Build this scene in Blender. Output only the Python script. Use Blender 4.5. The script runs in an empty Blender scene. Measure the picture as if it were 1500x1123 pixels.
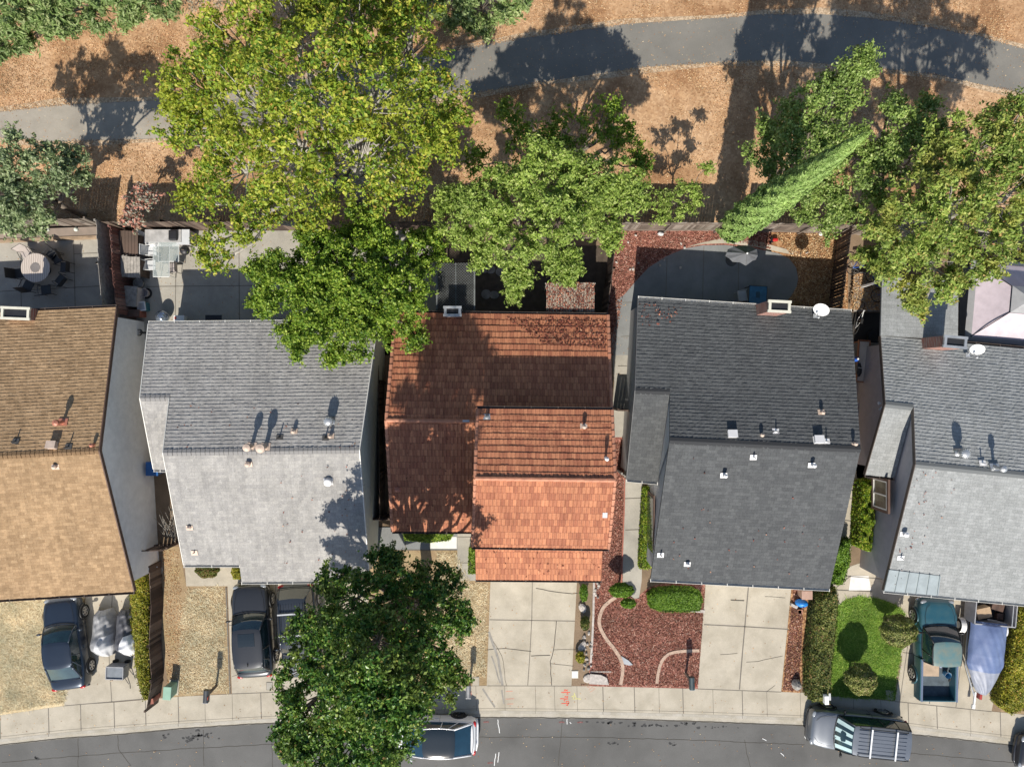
import bpy, math, random
import numpy as np
from mathutils import Vector, Matrix
R = math.radians
# ---------------------------------------------------------------- camera, sky, sun, exposure
scn = bpy.context.scene
PZ = -.45                                  # the park lies a little lower than the yards
H = 34.5                                   # drone height, metres; 1000 px focal length at 1500 px width
cd = bpy.data.cameras.new('camera'); cam = bpy.data.objects.new('camera', cd)
scn.collection.objects.link(cam); scn.camera = cam
cd.sensor_width = 36; cd.lens = 24; cd.clip_end = 2000
cam.location = (0, 0, H); cam.rotation_euler = (0, 0, 0)
EL, AZ = R(41), R(8)
w = bpy.data.worlds.new('World'); scn.world = w; w.use_nodes = True
nt = w.node_tree; nt.nodes.clear()
sky = nt.nodes.new('ShaderNodeTexSky'); sky.sky_type = 'NISHITA'; sky.sun_disc = False
sky.sun_elevation = EL; sky.sun_rotation = R(188); sky.air_density = 1.0; sky.dust_density = .8; sky.ozone_density = 1.6
bg = nt.nodes.new('ShaderNodeBackground'); bg.inputs[1].default_value = 0.10
wo = nt.nodes.new('ShaderNodeOutputWorld')
nt.links.new(sky.outputs[0], bg.inputs[0]); nt.links.new(bg.outputs[0], wo.inputs[0])
sd = bpy.data.lights.new('sun', 'SUN'); sd.energy = 4.8; sd.angle = R(0.5); sd.color = (1, .94, .85)
so = bpy.data.objects.new('sun', sd); scn.collection.objects.link(so)
dv = Vector((math.sin(AZ)*math.cos(EL), math.cos(AZ)*math.cos(EL), -math.sin(EL)))
so.rotation_euler = dv.to_track_quat('-Z', 'Y').to_euler(); so.location = (0, -20, 40)
vs = scn.view_settings; vs.view_transform = 'Standard'; vs.look = 'None'; vs.gamma = 1; vs.exposure = 0.4
try: vs.use_curve_mapping = False
except Exception: pass
scn.render.engine = 'CYCLES'; scn.render.resolution_x = 1024; scn.render.resolution_y = 766
COL = scn.collection

def G(px, py, z=0.0):                      # measured photo position -> world position at height z
    k = (H - z)/1000.0
    return Vector(((px-750)*k, -(py-561.5)*k, z))
def S(c):                                  # sRGB 0-255 to linear
    return tuple(((x/255)/12.92 if x/255 <= .04045 else ((x/255+.055)/1.055)**2.4) for x in c)

# ---------------------------------------------------------------- materials
def nodes(name):
    m = bpy.data.materials.new(name); m.use_nodes = True
    return m, m.node_tree, m.node_tree.nodes['Principled BSDF']
def ramp(nt, src, stops, interp='LINEAR'):
    r = nt.nodes.new('ShaderNodeValToRGB'); cr = r.color_ramp; cr.interpolation = interp
    while len(cr.elements) < len(stops): cr.elements.new(0.5)
    for e, (p, c) in zip(cr.elements, stops): e.position = p; e.color = (*c[:3], 1)
    nt.links.new(src, r.inputs[0]); return r.outputs[0]
def noise(nt, vec, scale, detail=4, rough=.6, dist=0):
    n = nt.nodes.new('ShaderNodeTexNoise'); n.inputs['Scale'].default_value = scale
    n.inputs['Detail'].default_value = detail; n.inputs['Roughness'].default_value = rough
    n.inputs['Distortion'].default_value = dist
    if vec is not None: nt.links.new(vec, n.inputs['Vector'])
    return n.outputs[0]
def mix(nt, a, b, fac, mode='MIX'):
    m = nt.nodes.new('ShaderNodeMix'); m.data_type = 'RGBA'; m.blend_type = mode
    for sock, v in ((m.inputs[0], fac), (m.inputs[6], a), (m.inputs[7], b)):
        if hasattr(v, 'is_output'): nt.links.new(v, sock)
        elif isinstance(v, (int, float)): sock.default_value = v
        else: sock.default_value = (*v[:3], 1)
    return m.outputs[2]
def objco(nt, scale=None):
    t = nt.nodes.new('ShaderNodeTexCoord')
    if scale is None: return t.outputs['Object']
    mp = nt.nodes.new('ShaderNodeMapping'); mp.inputs['Scale'].default_value = scale
    nt.links.new(t.outputs['Object'], mp.inputs[0]); return mp.outputs[0]
def geo(nt):
    return nt.nodes.new('ShaderNodeNewGeometry')
def bump(nt, h, bs, strength=.3, dist=.02):
    b = nt.nodes.new('ShaderNodeBump'); b.inputs['Strength'].default_value = strength
    b.inputs['Distance'].default_value = dist
    nt.links.new(h, b.inputs['Height']); nt.links.new(b.outputs[0], bs.inputs['Normal'])
def M(name, c, rough=.6, metal=0, var=.12, scale=3, spec=.5, bmp=0, coat=0, c2=None, fine=30):
    m, nt, bs = nodes(name)
    p = geo(nt).outputs['Position']
    n = noise(nt, p, scale)
    d = c2 if c2 else tuple(x*(1-2*var) for x in c)
    col = ramp(nt, n, [(.3, d), (.7, tuple(min(1, x*(1+var)) if not c2 else x for x in c))])
    f = noise(nt, p, fine, 3)
    col = mix(nt, col, ramp(nt, f, [(.3, (1-var,)*3), (.7, (1, 1, 1))]), 1.0, 'MULTIPLY')
    nt.links.new(col, bs.inputs['Base Color'])
    bs.inputs['Roughness'].default_value = rough; bs.inputs['Metallic'].default_value = metal
    bs.inputs['Specular IOR Level'].default_value = spec
    bs.inputs['Coat Weight'].default_value = coat; bs.inputs['Coat Roughness'].default_value = .05
    if bmp: bump(nt, f, bs, .4, bmp)
    return m
def ground_mat(name, stops, scale, fine_stops, fscale, big=None, bscale=.3, fac=.6, rough=.9, bd=.02, cell=False, bfac=.6):
    m, nt, bs = nodes(name); p = geo(nt).outputs['Position']
    a = ramp(nt, noise(nt, p, scale, 6, .65), stops)
    if cell:
        v = nt.nodes.new('ShaderNodeTexVoronoi'); v.inputs['Scale'].default_value = fscale
        v.inputs['Randomness'].default_value = 1
        nt.links.new(p, v.inputs['Vector'])
        sp = nt.nodes.new('ShaderNodeSeparateColor'); nt.links.new(v.outputs['Color'], sp.inputs[0])
        h = sp.outputs[0]; b = ramp(nt, h, fine_stops)
    else:
        h = noise(nt, p, fscale, 3, .7); b = ramp(nt, h, fine_stops)
    c = mix(nt, a, b, fac)
    if big: c = mix(nt, c, ramp(nt, noise(nt, p, bscale, 3, .55, .4), big), bfac, 'MULTIPLY')
    nt.links.new(c, bs.inputs['Base Color']); bs.inputs['Roughness'].default_value = rough
    bs.inputs['Specular IOR Level'].default_value = .2
    if bd: bump(nt, h, bs, .6, bd)
    return m
def roof_mat(name, c1, c2, bw, rh, mortar, mort=.004, off=.5, patch=.15, rough=.95, c3=None):
    m, nt, bs = nodes(name)
    uv = nt.nodes.new('ShaderNodeUVMap').outputs[0]
    b = nt.nodes.new('ShaderNodeTexBrick'); nt.links.new(uv, b.inputs['Vector'])
    b.inputs['Scale'].default_value = 1; b.inputs['Brick Width'].default_value = bw
    b.inputs['Row Height'].default_value = rh; b.inputs['Mortar Size'].default_value = mort
    b.inputs['Mortar Smooth'].default_value = .3; b.offset = off
    b.inputs['Color1'].default_value = (*c1, 1); b.inputs['Color2'].default_value = (*c2, 1)
    b.inputs['Mortar'].default_value = (*mortar, 1)
    n = noise(nt, uv, .55, 5, .65)
    col = mix(nt, b.outputs[0], ramp(nt, n, [(.3, (1-patch*1.6,)*3), (.7, (1, 1, 1))]), 1, 'MULTIPLY')
    st = nt.nodes.new('ShaderNodeMapping'); st.inputs['Scale'].default_value = (4, .5, 1)
    nt.links.new(uv, st.inputs[0])
    col = mix(nt, col, ramp(nt, noise(nt, st.outputs[0], 1, 4), [(.35, (1-patch,)*3), (.6, (1, 1, 1))]), 1, 'MULTIPLY')
    g = noise(nt, uv, 16, 4, .75)
    col = mix(nt, col, ramp(nt, g, [(.32, (.62,)*3), (.68, (1.0,)*3)]), .85, 'MULTIPLY')
    if c3:
        col = mix(nt, col, c3, ramp(nt, noise(nt, uv, 2.5, 5, .75), [(.62, (0, 0, 0)), (.72, (.6,)*3)]))
    nt.links.new(col, bs.inputs['Base Color']); bs.inputs['Roughness'].default_value = rough
    bs.inputs['Specular IOR Level'].default_value = .15
    bump(nt, g, bs, .4, .01)
    return m
def leaf_mat(name, stops, trans=.3, rough=.55, patch=None, pscale=.5):
    m, nt, bs = nodes(name)
    g = geo(nt)
    col = ramp(nt, g.outputs['Random Per Island'], stops)
    if patch: col = mix(nt, col, patch, ramp(nt, noise(nt, g.outputs['Position'], pscale, 3), [(.5, (0, 0, 0)), (.65, (.75,)*3)]))
    col = mix(nt, col, ramp(nt, noise(nt, g.outputs['Position'], .8, 3), [(.3, (.65, .7, .7)), (.7, (1.1, 1.1, 1.1))]), 1, 'MULTIPLY')
    nt.links.new(col, bs.inputs['Base Color']); bs.inputs['Roughness'].default_value = rough
    bs.inputs['Specular IOR Level'].default_value = .35
    t = nt.nodes.new('ShaderNodeBsdfTranslucent'); nt.links.new(col, t.inputs[0])
    ms = nt.nodes.new('ShaderNodeMixShader'); ms.inputs[0].default_value = trans
    out = nt.nodes['Material Output']
    nt.links.new(bs.outputs[0], ms.inputs[1]); nt.links.new(t.outputs[0], ms.inputs[2])
    nt.links.new(ms.outputs[0], out.inputs[0]); return m
# ---------------------------------------------------------------- mesh helpers
class MB:
    def __init__(s): s.v = []; s.f = []; s.M = None
    def add(s, vs, fs):
        o = len(s.v)
        s.v += [tuple(s.M @ Vector(v)) if s.M else tuple(v) for v in vs]
        s.f += [tuple(i+o for i in f) for f in fs]; return s
    def box(s, c, d, rz=0, rx=0, ry=0):
        m = Matrix.Translation(c) @ Matrix.Rotation(rz, 4, 'Z') @ Matrix.Rotation(ry, 4, 'Y') @ Matrix.Rotation(rx, 4, 'X')
        vs = [m @ Vector((x*d[0]/2, y*d[1]/2, z*d[2]/2)) for x in (-1, 1) for y in (-1, 1) for z in (-1, 1)]
        return s.add(vs, [(0, 1, 3, 2), (4, 6, 7, 5), (0, 4, 5, 1), (2, 3, 7, 6), (0, 2, 6, 4), (1, 5, 7, 3)])
    def prism(s, pts, z0, z1):
        n = len(pts)
        a = sum(pts[i][0]*pts[(i+1) % n][1]-pts[(i+1) % n][0]*pts[i][1] for i in range(n))
        if a < 0: pts = pts[::-1]
        f0 = z0 if callable(z0) else (lambda i: z0)
        vs = [(p[0], p[1], z0) for p in pts] + [(p[0], p[1], z1) for p in pts]
        return s.add(vs, [tuple(range(n-1, -1, -1)), tuple(range(n, 2*n))] + [(i, (i+1) % n, n+(i+1) % n, n+i) for i in range(n)])
    def hexa(s, b, t):                      # 4 bottom + 4 top points
        return s.add(list(b)+list(t), [(3, 2, 1, 0), (4, 5, 6, 7)]+[(i, (i+1) % 4, 4+(i+1) % 4, 4+i) for i in range(4)])
    def tube(s, pts, rad, n=8, cap=True):
        pts = [Vector(p) for p in pts]
        if not hasattr(rad, '__len__'): rad = [rad]*len(pts)
        vs = []
        for i, p in enumerate(pts):
            d = (pts[min(i+1, len(pts)-1)]-pts[max(i-1, 0)])
            if d.length < 1e-6: d = Vector((0, 0, 1))
            d.normalize(); a = d.orthogonal().normalized() if i == 0 else (a - d*a.dot(d)).normalized()
            b = d.cross(a)
            vs += [p+(a*math.cos(2*math.pi*k/n)+b*math.sin(2*math.pi*k/n))*rad[i] for k in range(n)]
        fs = [(i*n+k, i*n+(k+1) % n, (i+1)*n+(k+1) % n, (i+1)*n+k) for i in range(len(pts)-1) for k in range(n)]
        if cap: fs += [tuple(range(n-1, -1, -1)), tuple(range((len(pts)-1)*n, len(pts)*n))]
        return s.add(vs, fs)
    def lathe(s, c, prof, n=20, sx=1, sy=1):
        vs = [(c[0]+r*sx*math.cos(2*math.pi*k/n), c[1]+r*sy*math.sin(2*math.pi*k/n), c[2]+z) for r, z in prof for k in range(n)]
        m = len(prof)
        fs = [(i*n+k, i*n+(k+1) % n, (i+1)*n+(k+1) % n, (i+1)*n+k) for i in range(m-1) for k in range(n)]
        fs += [tuple(range(n-1, -1, -1)), tuple(range((m-1)*n, m*n))]
        return s.add(vs, fs)
    def ball(s, c, r, n=14, m=9, jit=0, rnd=random):
        if not hasattr(r, '__len__'): r = (r, r, r)
        vs = []
        for i in range(m+1):
            t = math.pi*i/m
            for k in range(n):
                q = 1+rnd.uniform(-jit, jit); a = 2*math.pi*k/n
                rr = max(math.sin(t), .02)
                vs.append((c[0]+r[0]*q*rr*math.cos(a), c[1]+r[1]*q*rr*math.sin(a), c[2]-r[2]*q*math.cos(t)))
        fs = [(i*n+k, i*n+(k+1) % n, (i+1)*n+(k+1) % n, (i+1)*n+k) for i in range(m) for k in range(n)]
        return s.add(vs, fs)
    def grid(s, fn, nu, nv):
        vs = [fn(i/nu, j/nv) for j in range(nv+1) for i in range(nu+1)]
        return s.add(vs, [(j*(nu+1)+i, j*(nu+1)+i+1, (j+1)*(nu+1)+i+1, (j+1)*(nu+1)+i) for j in range(nv) for i in range(nu)])
    def build(s, name, mat, parent=None, smooth=False, bevel=0, sub=0, solid=0, label=None):
        off = rootloc(parent)
        me = bpy.data.meshes.new(name)
        me.from_pydata([(v[0]-off[0], v[1]-off[1], v[2]-off[2]) for v in s.v], [], s.f); me.update()
        if smooth: me.polygons.foreach_set('use_smooth', [True]*len(me.polygons))
        o = bpy.data.objects.new(name, me); COL.objects.link(o); me.materials.append(mat)
        if parent: o.parent = parent
        if solid: q = o.modifiers.new('s', 'SOLIDIFY'); q.thickness = solid; q.offset = 0
        if bevel: q = o.modifiers.new('b', 'BEVEL'); q.width = bevel; q.segments = 2; q.limit_method = 'ANGLE'
        if sub: q = o.modifiers.new('u', 'SUBSURF'); q.levels = sub; q.render_levels = sub
        if label: o['label'] = label
        return o
def rootloc(p):
    if p is None: return (0, 0, 0)
    while p.parent: p = p.parent
    return tuple(p.location)
def tag(o, label, cat, group=None):
    o['label'] = label; o['category'] = cat
    if group: o['group'] = group
    return o
def thing(name, label, cat, loc=(0, 0, 0), group=None):
    o = bpy.data.objects.new(name, None); COL.objects.link(o); o.location = loc; o.empty_display_size = .3
    return tag(o, label, cat, group)
def struct(o): o['kind'] = 'structure'; return o
def stuff(o): o['kind'] = 'stuff'; return o
def copy_tree(o, parent=None):
    c = o.copy(); COL.objects.link(c); c.parent = parent
    for ch in [x for x in o.children]: copy_tree(ch, c)
    return c
def bulk(name, verts, quads, mat, parent=None, smooth=False, uv=None):
    """numpy mesh: verts (n,3), quads (m,4)"""
    off = np.array(rootloc(parent)); verts = (np.asarray(verts)-off).astype(np.float32); quads = np.asarray(quads, np.int32)
    me = bpy.data.meshes.new(name); me.vertices.add(len(verts)); me.vertices.foreach_set('co', verts.ravel())
    k = quads.shape[1]
    me.loops.add(quads.size); me.loops.foreach_set('vertex_index', quads.ravel())
    me.polygons.add(len(quads)); me.polygons.foreach_set('loop_start', np.arange(0, quads.size, k, dtype=np.int32))
    me.polygons.foreach_set('loop_total', np.full(len(quads), k, np.int32))
    me.polygons.foreach_set('use_smooth', np.full(len(quads), bool(smooth)))
    me.update(calc_edges=True)
    if uv is not None:
        l = me.uv_layers.new(name='UVMap'); l.data.foreach_set('uv', np.asarray(uv, np.float32)[quads.ravel()].ravel())
    me.materials.append(mat); o = bpy.data.objects.new(name, me); COL.objects.link(o)
    if parent: o.parent = parent
    return o
def inpoly(P, poly):
    x, y = P[:, 0], P[:, 1]; r = np.zeros(len(P), bool); n = len(poly)
    for i in range(n):
        x0, y0 = poly[i][:2]; x1, y1 = poly[(i+1) % n][:2]
        if y0 == y1: continue
        c = ((y0 > y) != (y1 > y)) & (x < (x1-x0)*(y-y0)/(y1-y0)+x0); r ^= c
    return r
def orient_quads(C, N, s, rng, asp=1.0):
    """diamond leaves at centres C with normals N"""
    n = len(C); N = N/np.maximum(np.linalg.norm(N, axis=1, keepdims=True), 1e-6)
    t = rng.normal(size=(n, 3)); t -= N*(t*N).sum(1, keepdims=True); t /= np.maximum(np.linalg.norm(t, axis=1, keepdims=True), 1e-6)
    b = np.cross(N, t); s = s[:, None]
    V = np.stack([C-t*s*asp, C-b*s*.6+N*s*.12, C+t*s*asp, C+b*s*.6+N*s*.12], 1).reshape(-1, 3)
    return V, np.arange(4*n).reshape(-1, 4)
def scatter(name, poly, n, size, mat, z=.01, tilt=.5, seed=1, asp=1.0, up=0, dens=None, avoid=()):
    rng = np.random.default_rng(seed); a = np.array([p[:2] for p in poly]); lo, hi = a.min(0), a.max(0)
    P = rng.uniform(lo, hi, (n*3, 2)); P = P[inpoly(P, a)]
    for q in avoid: P = P[~inpoly(P, [x[:2] for x in q])]
    if dens: P = P[rng.random(len(P)) < dens(P)]
    P = P[:n]; m = len(P)
    C = np.column_stack([P, np.full(m, z)+rng.uniform(0, up+.01, m)])
    N = rng.normal(size=(m, 3))*tilt; N[:, 2] += 1
    s = size*rng.uniform(.5, 1.3, m)/2
    V, F = orient_quads(C, N, s, rng, asp)
    return bulk(name, V, F, mat)
def sheet(name, px, mat, lay=1, z=0, label=None, world=False):
    pts = [G(x, y, z) for x, y in px] if not world else [Vector((*p, 0)) for p in px]
    mb = MB(); top = z+.004*lay
    mb.prism([(p.x, p.y) for p in pts], top-.003, top)
    return struct(mb.build(name, mat))
def ribbon(mb, pts, wd, z=.02):
    """flat line along world points"""
    pts = [Vector((p[0], p[1], z)) for p in pts]; L = []; Rr = []
    for i, p in enumerate(pts):
        d = pts[min(i+1, len(pts)-1)]-pts[max(i-1, 0)]; d.normalize(); q = Vector((-d.y, d.x, 0))*wd/2
        L.append(p+q); Rr.append(p-q)
    n = len(pts)
    mb.add(L+Rr, [(i+1, i, n+i, n+i+1) for i in range(n-1)])
def ppts(*px): return [G(x, y, 0) for x, y in px]
def jag(pts, amp, step, rnd):
    out = [pts[0]]
    for a, b in zip(pts, pts[1:]):
        n = max(1, int((b-a).length/step))
        for i in range(1, n+1):
            p = a.lerp(b, i/n)
            if i < n: p = p+Vector((rnd.uniform(-amp, amp), rnd.uniform(-amp, amp), 0))
            out.append(p)
    return out
# ---------------------------------------------------------------- shared materials
m_conc = ground_mat('concrete', [(.3, (.40, .36, .285)), (.7, (.52, .465, .365))], 1.3, [(.3, (.38, .34, .275)), (.7, (.55, .49, .39))], 26, [(.3, (.66, .65, .62)), (.6, (1, 1, 1))], .9, .45, bd=.004)
m_conc2 = ground_mat('concrete_old', [(.3, (.33, .305, .25)), (.7, (.45, .41, .335))], 1.3, [(.3, (.32, .31, .28)), (.7, (.48, .46, .41))], 26, [(.3, (.66, .66, .66)), (.62, (1, 1, 1))], .9, .45, bd=.004)
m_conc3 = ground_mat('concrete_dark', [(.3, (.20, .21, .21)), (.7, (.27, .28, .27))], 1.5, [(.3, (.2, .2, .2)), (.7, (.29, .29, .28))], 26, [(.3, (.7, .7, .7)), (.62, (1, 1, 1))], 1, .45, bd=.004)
m_white_conc = M('concrete_fresh', (.75, .73, .68), .85, var=.06)
m_asph = ground_mat('asphalt', [(.3, (.105, .102, .095)), (.7, (.15, .146, .137))], .7, [(.25, (.085, .085, .082)), (.75, (.19, .185, .175))], 45, [(.3, (.68, .68, .68)), (.6, (1.05, 1.05, 1.05))], .35, .5, bd=.006)
m_trail = ground_mat('trail_asphalt', [(.3, (.165, .158, .138)), (.6, (.215, .203, .178)), (.8, (.30, .26, .20))], .6, [(.25, (.15, .145, .13)), (.75, (.26, .245, .215))], 40, [(.3, (.8, .8, .8)), (.6, (1.05, 1.03, 1))], .4, .4, bd=.005)
m_park = ground_mat('park_dirt', [(.3, (.33, .195, .105)), (.7, (.54, .345, .195))], .8, [(.2, (.31, .175, .09)), (.5, (.46, .275, .145)), (.85, (.63, .42, .24))], 9, [(.35, (.7, .62, .56)), (.5, (1, .98, .95)), (.62, (1.12, 1.16, 1.2))], .35, .38, bd=.015, cell=True, bfac=1)
m_dirt = ground_mat('dirt', [(.3, (.16, .11, .07)), (.7, (.30, .21, .135))], 1, [(.25, (.14, .1, .065)), (.75, (.36, .27, .18))], 22, [(.3, (.7, .7, .7)), (.6, (1, 1, 1))], .7, .5, bd=.02)
m_mulch = ground_mat('red_mulch', [(.3, (.25, .10, .065)), (.7, (.37, .155, .105))], 1.4, [(.1, (.13, .045, .035)), (.5, (.34, .13, .10)), (.9, (.55, .28, .22))], 14, [(.3, (.6, .6, .6)), (.6, (1.05, 1.05, 1.05))], .6, .65, bd=.05, cell=True)
m_mulch2 = ground_mat('brown_mulch', [(.3, (.22, .11, .055)), (.7, (.42, .23, .11))], 1.4, [(.1, (.12, .05, .025)), (.5, (.36, .18, .08)), (.9, (.6, .38, .2))], 13, [(.3, (.65, .65, .65)), (.6, (1, 1, 1))], .8, .65, bd=.05, cell=True)
m_dry = ground_mat('dry_lawn', [(.25, (.42, .30, .17)), (.5, (.68, .54, .33)), (.75, (.78, .67, .44))], 1.1, [(.25, (.4, .31, .19)), (.75, (.75, .66, .44))], 18, [(.3, (.78, .7, .58)), (.55, (1, 1, 1))], .9, .5, bd=.03)
m_dry2 = ground_mat('dry_lawn_brown', [(.25, (.25, .165, .095)), (.5, (.38, .27, .16)), (.78, (.56, .46, .26))], 1.3, [(.25, (.18, .12, .07)), (.75, (.46, .35, .2))], 18, [(.3, (.75, .75, .6)), (.6, (1, 1, 1))], .9, .5, bd=.03)
m_grass = ground_mat('green_lawn', [(.25, (.13, .27, .025)), (.75, (.30, .43, .06))], 1.6, [(.25, (.04, .09, .015)), (.75, (.17, .27, .05))], 20, [(.3, (.7, .8, .6)), (.6, (1, 1, 1))], 1.2, .5, bd=.03)
m_line = M('joint_dark', (.19, .17, .14), .95, var=.1)
m_crack = M('crack_dark', (.07, .062, .05), .95)
m_red = M('red_paint', (.75, .1, .05), .8, var=.15, scale=20)
m_redf = M('faded_red_paint', (.62, .27, .19), .8, var=.15, scale=20)
m_yel = M('yellow_paint', (.72, .68, .2), .8, var=.15, scale=20)
m_wpaint = M('white_paint', (.8, .8, .78), .6, var=.04)
m_kerb = ground_mat('kerb_concrete', [(.3, (.35, .32, .26)), (.7, (.5, .47, .4))], 1.5, [(.3, (.33, .3, .25)), (.7, (.52, .48, .42))], 22, [(.35, (.7, .68, .6)), (.6, (1, 1, 1))], 1.1, .5, bd=.004)
# ---------------------------------------------------------------- the ground, street, kerb, sidewalk
XS = [-500, 0, 93, 168, 263, 371, 500, 720, 880, 1010, 1180, 1325, 1400, 1500, 2000]
TOP = [1145, 1047, 1033, 1028, 1019.5, 1014.5, 1009, 1003.5, 1004.5, 1008, 1014, 1028, 1036, 1046, 1110]
KB = [1185, 1082, 1072, 1066, 1059, 1053, 1047, 1040, 1042, 1045, 1051, 1061, 1071, 1083, 1150]
ST = [1200, 1093, 1083, 1078, 1069, 1062, 1057, 1052.5, 1054, 1058, 1064.6, 1076, 1084, 1095, 1162]
def itp(arr, x): return float(np.interp(x, XS, arr))
XX = list(range(-500, 2001, 25))
kerbline = [G(x, itp(KB, x)) for x in XX]; topline = [G(x, itp(TOP, x)) for x in XX]
gut = [G(x, itp(ST, x)) for x in XX]
struct(MB().box((0, 0, -.66), (900, 900, .1)).build('ground', m_dirt))
# yards north of the kerb
yp = [(p.x, p.y) for p in kerbline]
struct(MB().prism([(-120, yp[0][1])]+yp+[(120, yp[-1][1]), (120, 7.62), (-120, 7.62)], -.6, 0).build('yard_ground', m_dirt))
struct(MB().prism([(-120, gut[0].y)]+[(p.x, p.y+.05) for p in gut]+[(120, gut[-1].y), (120, -60), (-120, -60)], -.6, -.13).build('street', m_asph))
def strip(name, A, B, z0, z1, mat):
    mb = MB(); n = len(A)
    vs = [(p.x, p.y, z1) for p in A]+[(p.x, p.y, z1) for p in B]+[(p.x, p.y, z0) for p in A]+[(p.x, p.y, z0) for p in B]
    fs = []
    for i in range(n-1):
        fs += [(i, n+i, n+i+1, i+1), (2*n+i, 2*n+i+1, 3*n+i+1, 3*n+i), (i, i+1, 2*n+i+1, 2*n+i), (n+i+1, n+i, 3*n+i, 3*n+i+1)]
    mb.add(vs, fs); return struct(mb.build(name, mat))
strip('sidewalk', topline, kerbline, -.18, .008, m_conc)
kb2 = [p+Vector((0, -.15, 0)) for p in kerbline]
strip('kerb', kerbline, kb2, -.2, .012, m_kerb)
strip('gutter', kb2, gut, -.22, -.118, m_kerb)
rnd = random.Random(5)
mb = MB()
for x in (0, 71, 118, 167, 213, 261, 300, 340, 382, 430, 480, 530, 600, 650, 697, 739, 784, 812, 845, 883, 929, 965, 1000, 1044, 1087, 1123, 1172, 1215, 1250, 1290, 1330, 1372, 1421, 1465):
    ribbon(mb, [G(x, itp(TOP, x)), G(x+1, itp(KB, x)-.5)], .022 if rnd.random() < .6 else .045, .0095)
ribbon(mb, [p+Vector((0, .12, 0)) for p in kerbline], .02, .0095)
struct(mb.build('sidewalk_joints', m_line))
mb = MB()
for x in (71, 167, 261, 430, 640, 784, 883, 1000, 1087, 1180, 1290, 1421): ribbon(mb, [G(x, itp(KB, x)), G(x+.5, itp(KB, x)+4)], .025, .0135)
ribbon(mb, [p+Vector((0, -.16, 0)) for p in kerbline], .03, -.116)
struct(mb.build('kerb_joints', m_line))
mb = MB(); ribbon(mb, jag([p+Vector((0, .03, 0)) for p in gut], .012, .2, rnd), .05, -.112); struct(mb.build('gutter_edge', m_crack))
mb = MB()
for pl in ([(0, 1118), (120, 1108), (270, 1098), (420, 1090), (600, 1086)], [(700, 1081), (860, 1081), (1010, 1085), (1180, 1092)], [(1320, 1103), (1420, 1112), (1520, 1122)],
           [(824, 1055), (822, 1080), (818, 1123)], [(398, 1062), (397, 1090), (398, 1125)], [(1092, 1085), (1095, 1105), (1102, 1130)], [(112, 1082), (112, 1125)], [(170, 1078), (172, 1100), (190, 1123)], [(296, 1070), (297, 1123)]):
    ribbon(mb, jag([G(*p) for p in pl], .02, .25, rnd), .025, -.126)
struct(mb.build('street_cracks', m_crack))
mb = MB()
for pl in ([(729, 1055), (730, 1064), (732, 1075)], [(726, 1105), (724, 1123)], [(731, 1103), (729, 1118)], [(831, 1054), (831, 1062)], [(835, 1059), (837, 1061)], [(1180, 1080), (1182, 1083)], [(1118, 1083), (1124, 1086)], [(1145, 1104), (1150, 1109)]):
    ribbon(mb, jag([G(*p) for p in pl], .015, .08, rnd), .03, -.125)
struct(mb.build('street_paint_marks', m_wpaint))
m_oil = M('oil_stain', (.045, .045, .045), .8, var=.3, scale=4)
mb = MB()
for (x, y, w_, h_) in ((290, 1078, 34, 10), (275, 1083, 16, 8), (240, 1079, 8, 5), (905, 1060, 60, 3), (960, 1064, 70, 3), (1010, 1061, 40, 2), (900, 1091, 12, 3), (985, 1092, 16, 4), (52, 1112, 8, 4), (1060, 1066, 50, 2)):
    for k in range(int(w_*h_/14)+3):
        px, py = x+rnd.gauss(0, w_/3), y+rnd.gauss(0, h_/3)
        p = G(px, py); r = rnd.uniform(.02, .09); n = 7
        mb.add([(p.x+r*rnd.uniform(.5, 1.6)*math.cos(6.283*i/n), p.y+r*rnd.uniform(.4, 1)*math.sin(6.283*i/n), -.124) for i in range(n)], [tuple(range(n))])
struct(mb.build('street_stains', m_oil))
# utility paint marks on the sidewalk
def paint(name, label, lines, mat, wd=.03, z=.0115):
    mb = MB()
    for pl in lines: ribbon(mb, jag([G(*p) for p in pl], .008, .1, rnd), wd, z)
    return tag(mb.build(name, mat), label, 'paint mark')
Rl = [[(822, 1013.3), (835, 1013.3)], [(820.5, 1022.5), (832, 1023)], [(822.5, 1029.5), (833.5, 1029.5)],
      [(826.5, 1011.8), (827, 1009.5), (828.5, 1009.5), (828.5, 1011.8)], [(829.5, 1009.5), (831, 1011.8), (831, 1009.3)], [(830, 1016.5), (831.3, 1014.6), (832, 1016.8)],
      [(827.5, 1021), (827.5, 1019.2), (829, 1019.2), (829, 1021)], [(830, 1019), (832, 1019), (830, 1021.2), (832.2, 1021.2)], [(826.5, 1026.5), (826.3, 1024.5), (828, 1024.4)],
      [(829.5, 1028.3), (829.5, 1026.3), (832.5, 1026.3), (833.5, 1028.3), (831, 1032)], [(829, 1031.5), (832, 1032.5)]]
paint('utility_paint_mark', 'bright red survey letters and dashes sprayed on the sidewalk before the cracked driveway', Rl, m_red, .042)
for q_, (x_, y_, w_) in (('top', (741, 1012, 10)), ('middle', (741, 1023, 12)), ('bottom', (743, 1030.5, 9))):
    paint('utility_paint_mark', q_+' one of three faded red dashes sprayed left of the bright red letters', [[(x_, y_), (x_+w_, y_-.5)]], m_redf)
paint('utility_paint_mark', 'yellow survey squiggle sprayed on the sidewalk right of the red letters', [[(837, 1020), (842, 1017), (844, 1023), (839, 1023), (841, 1019)], [(844, 1022.5), (851, 1023)], [(841, 1014), (842, 1017)]], m_yel)
paint('utility_paint_mark', 'faint red scribble sprayed on the sidewalk edge below the two pale stones', [[(860, 1005), (866, 1008), (862, 1010)], [(866, 1006), (872, 1008), (864, 1013)]], m_redf, .02)
mb = MB()
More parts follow.
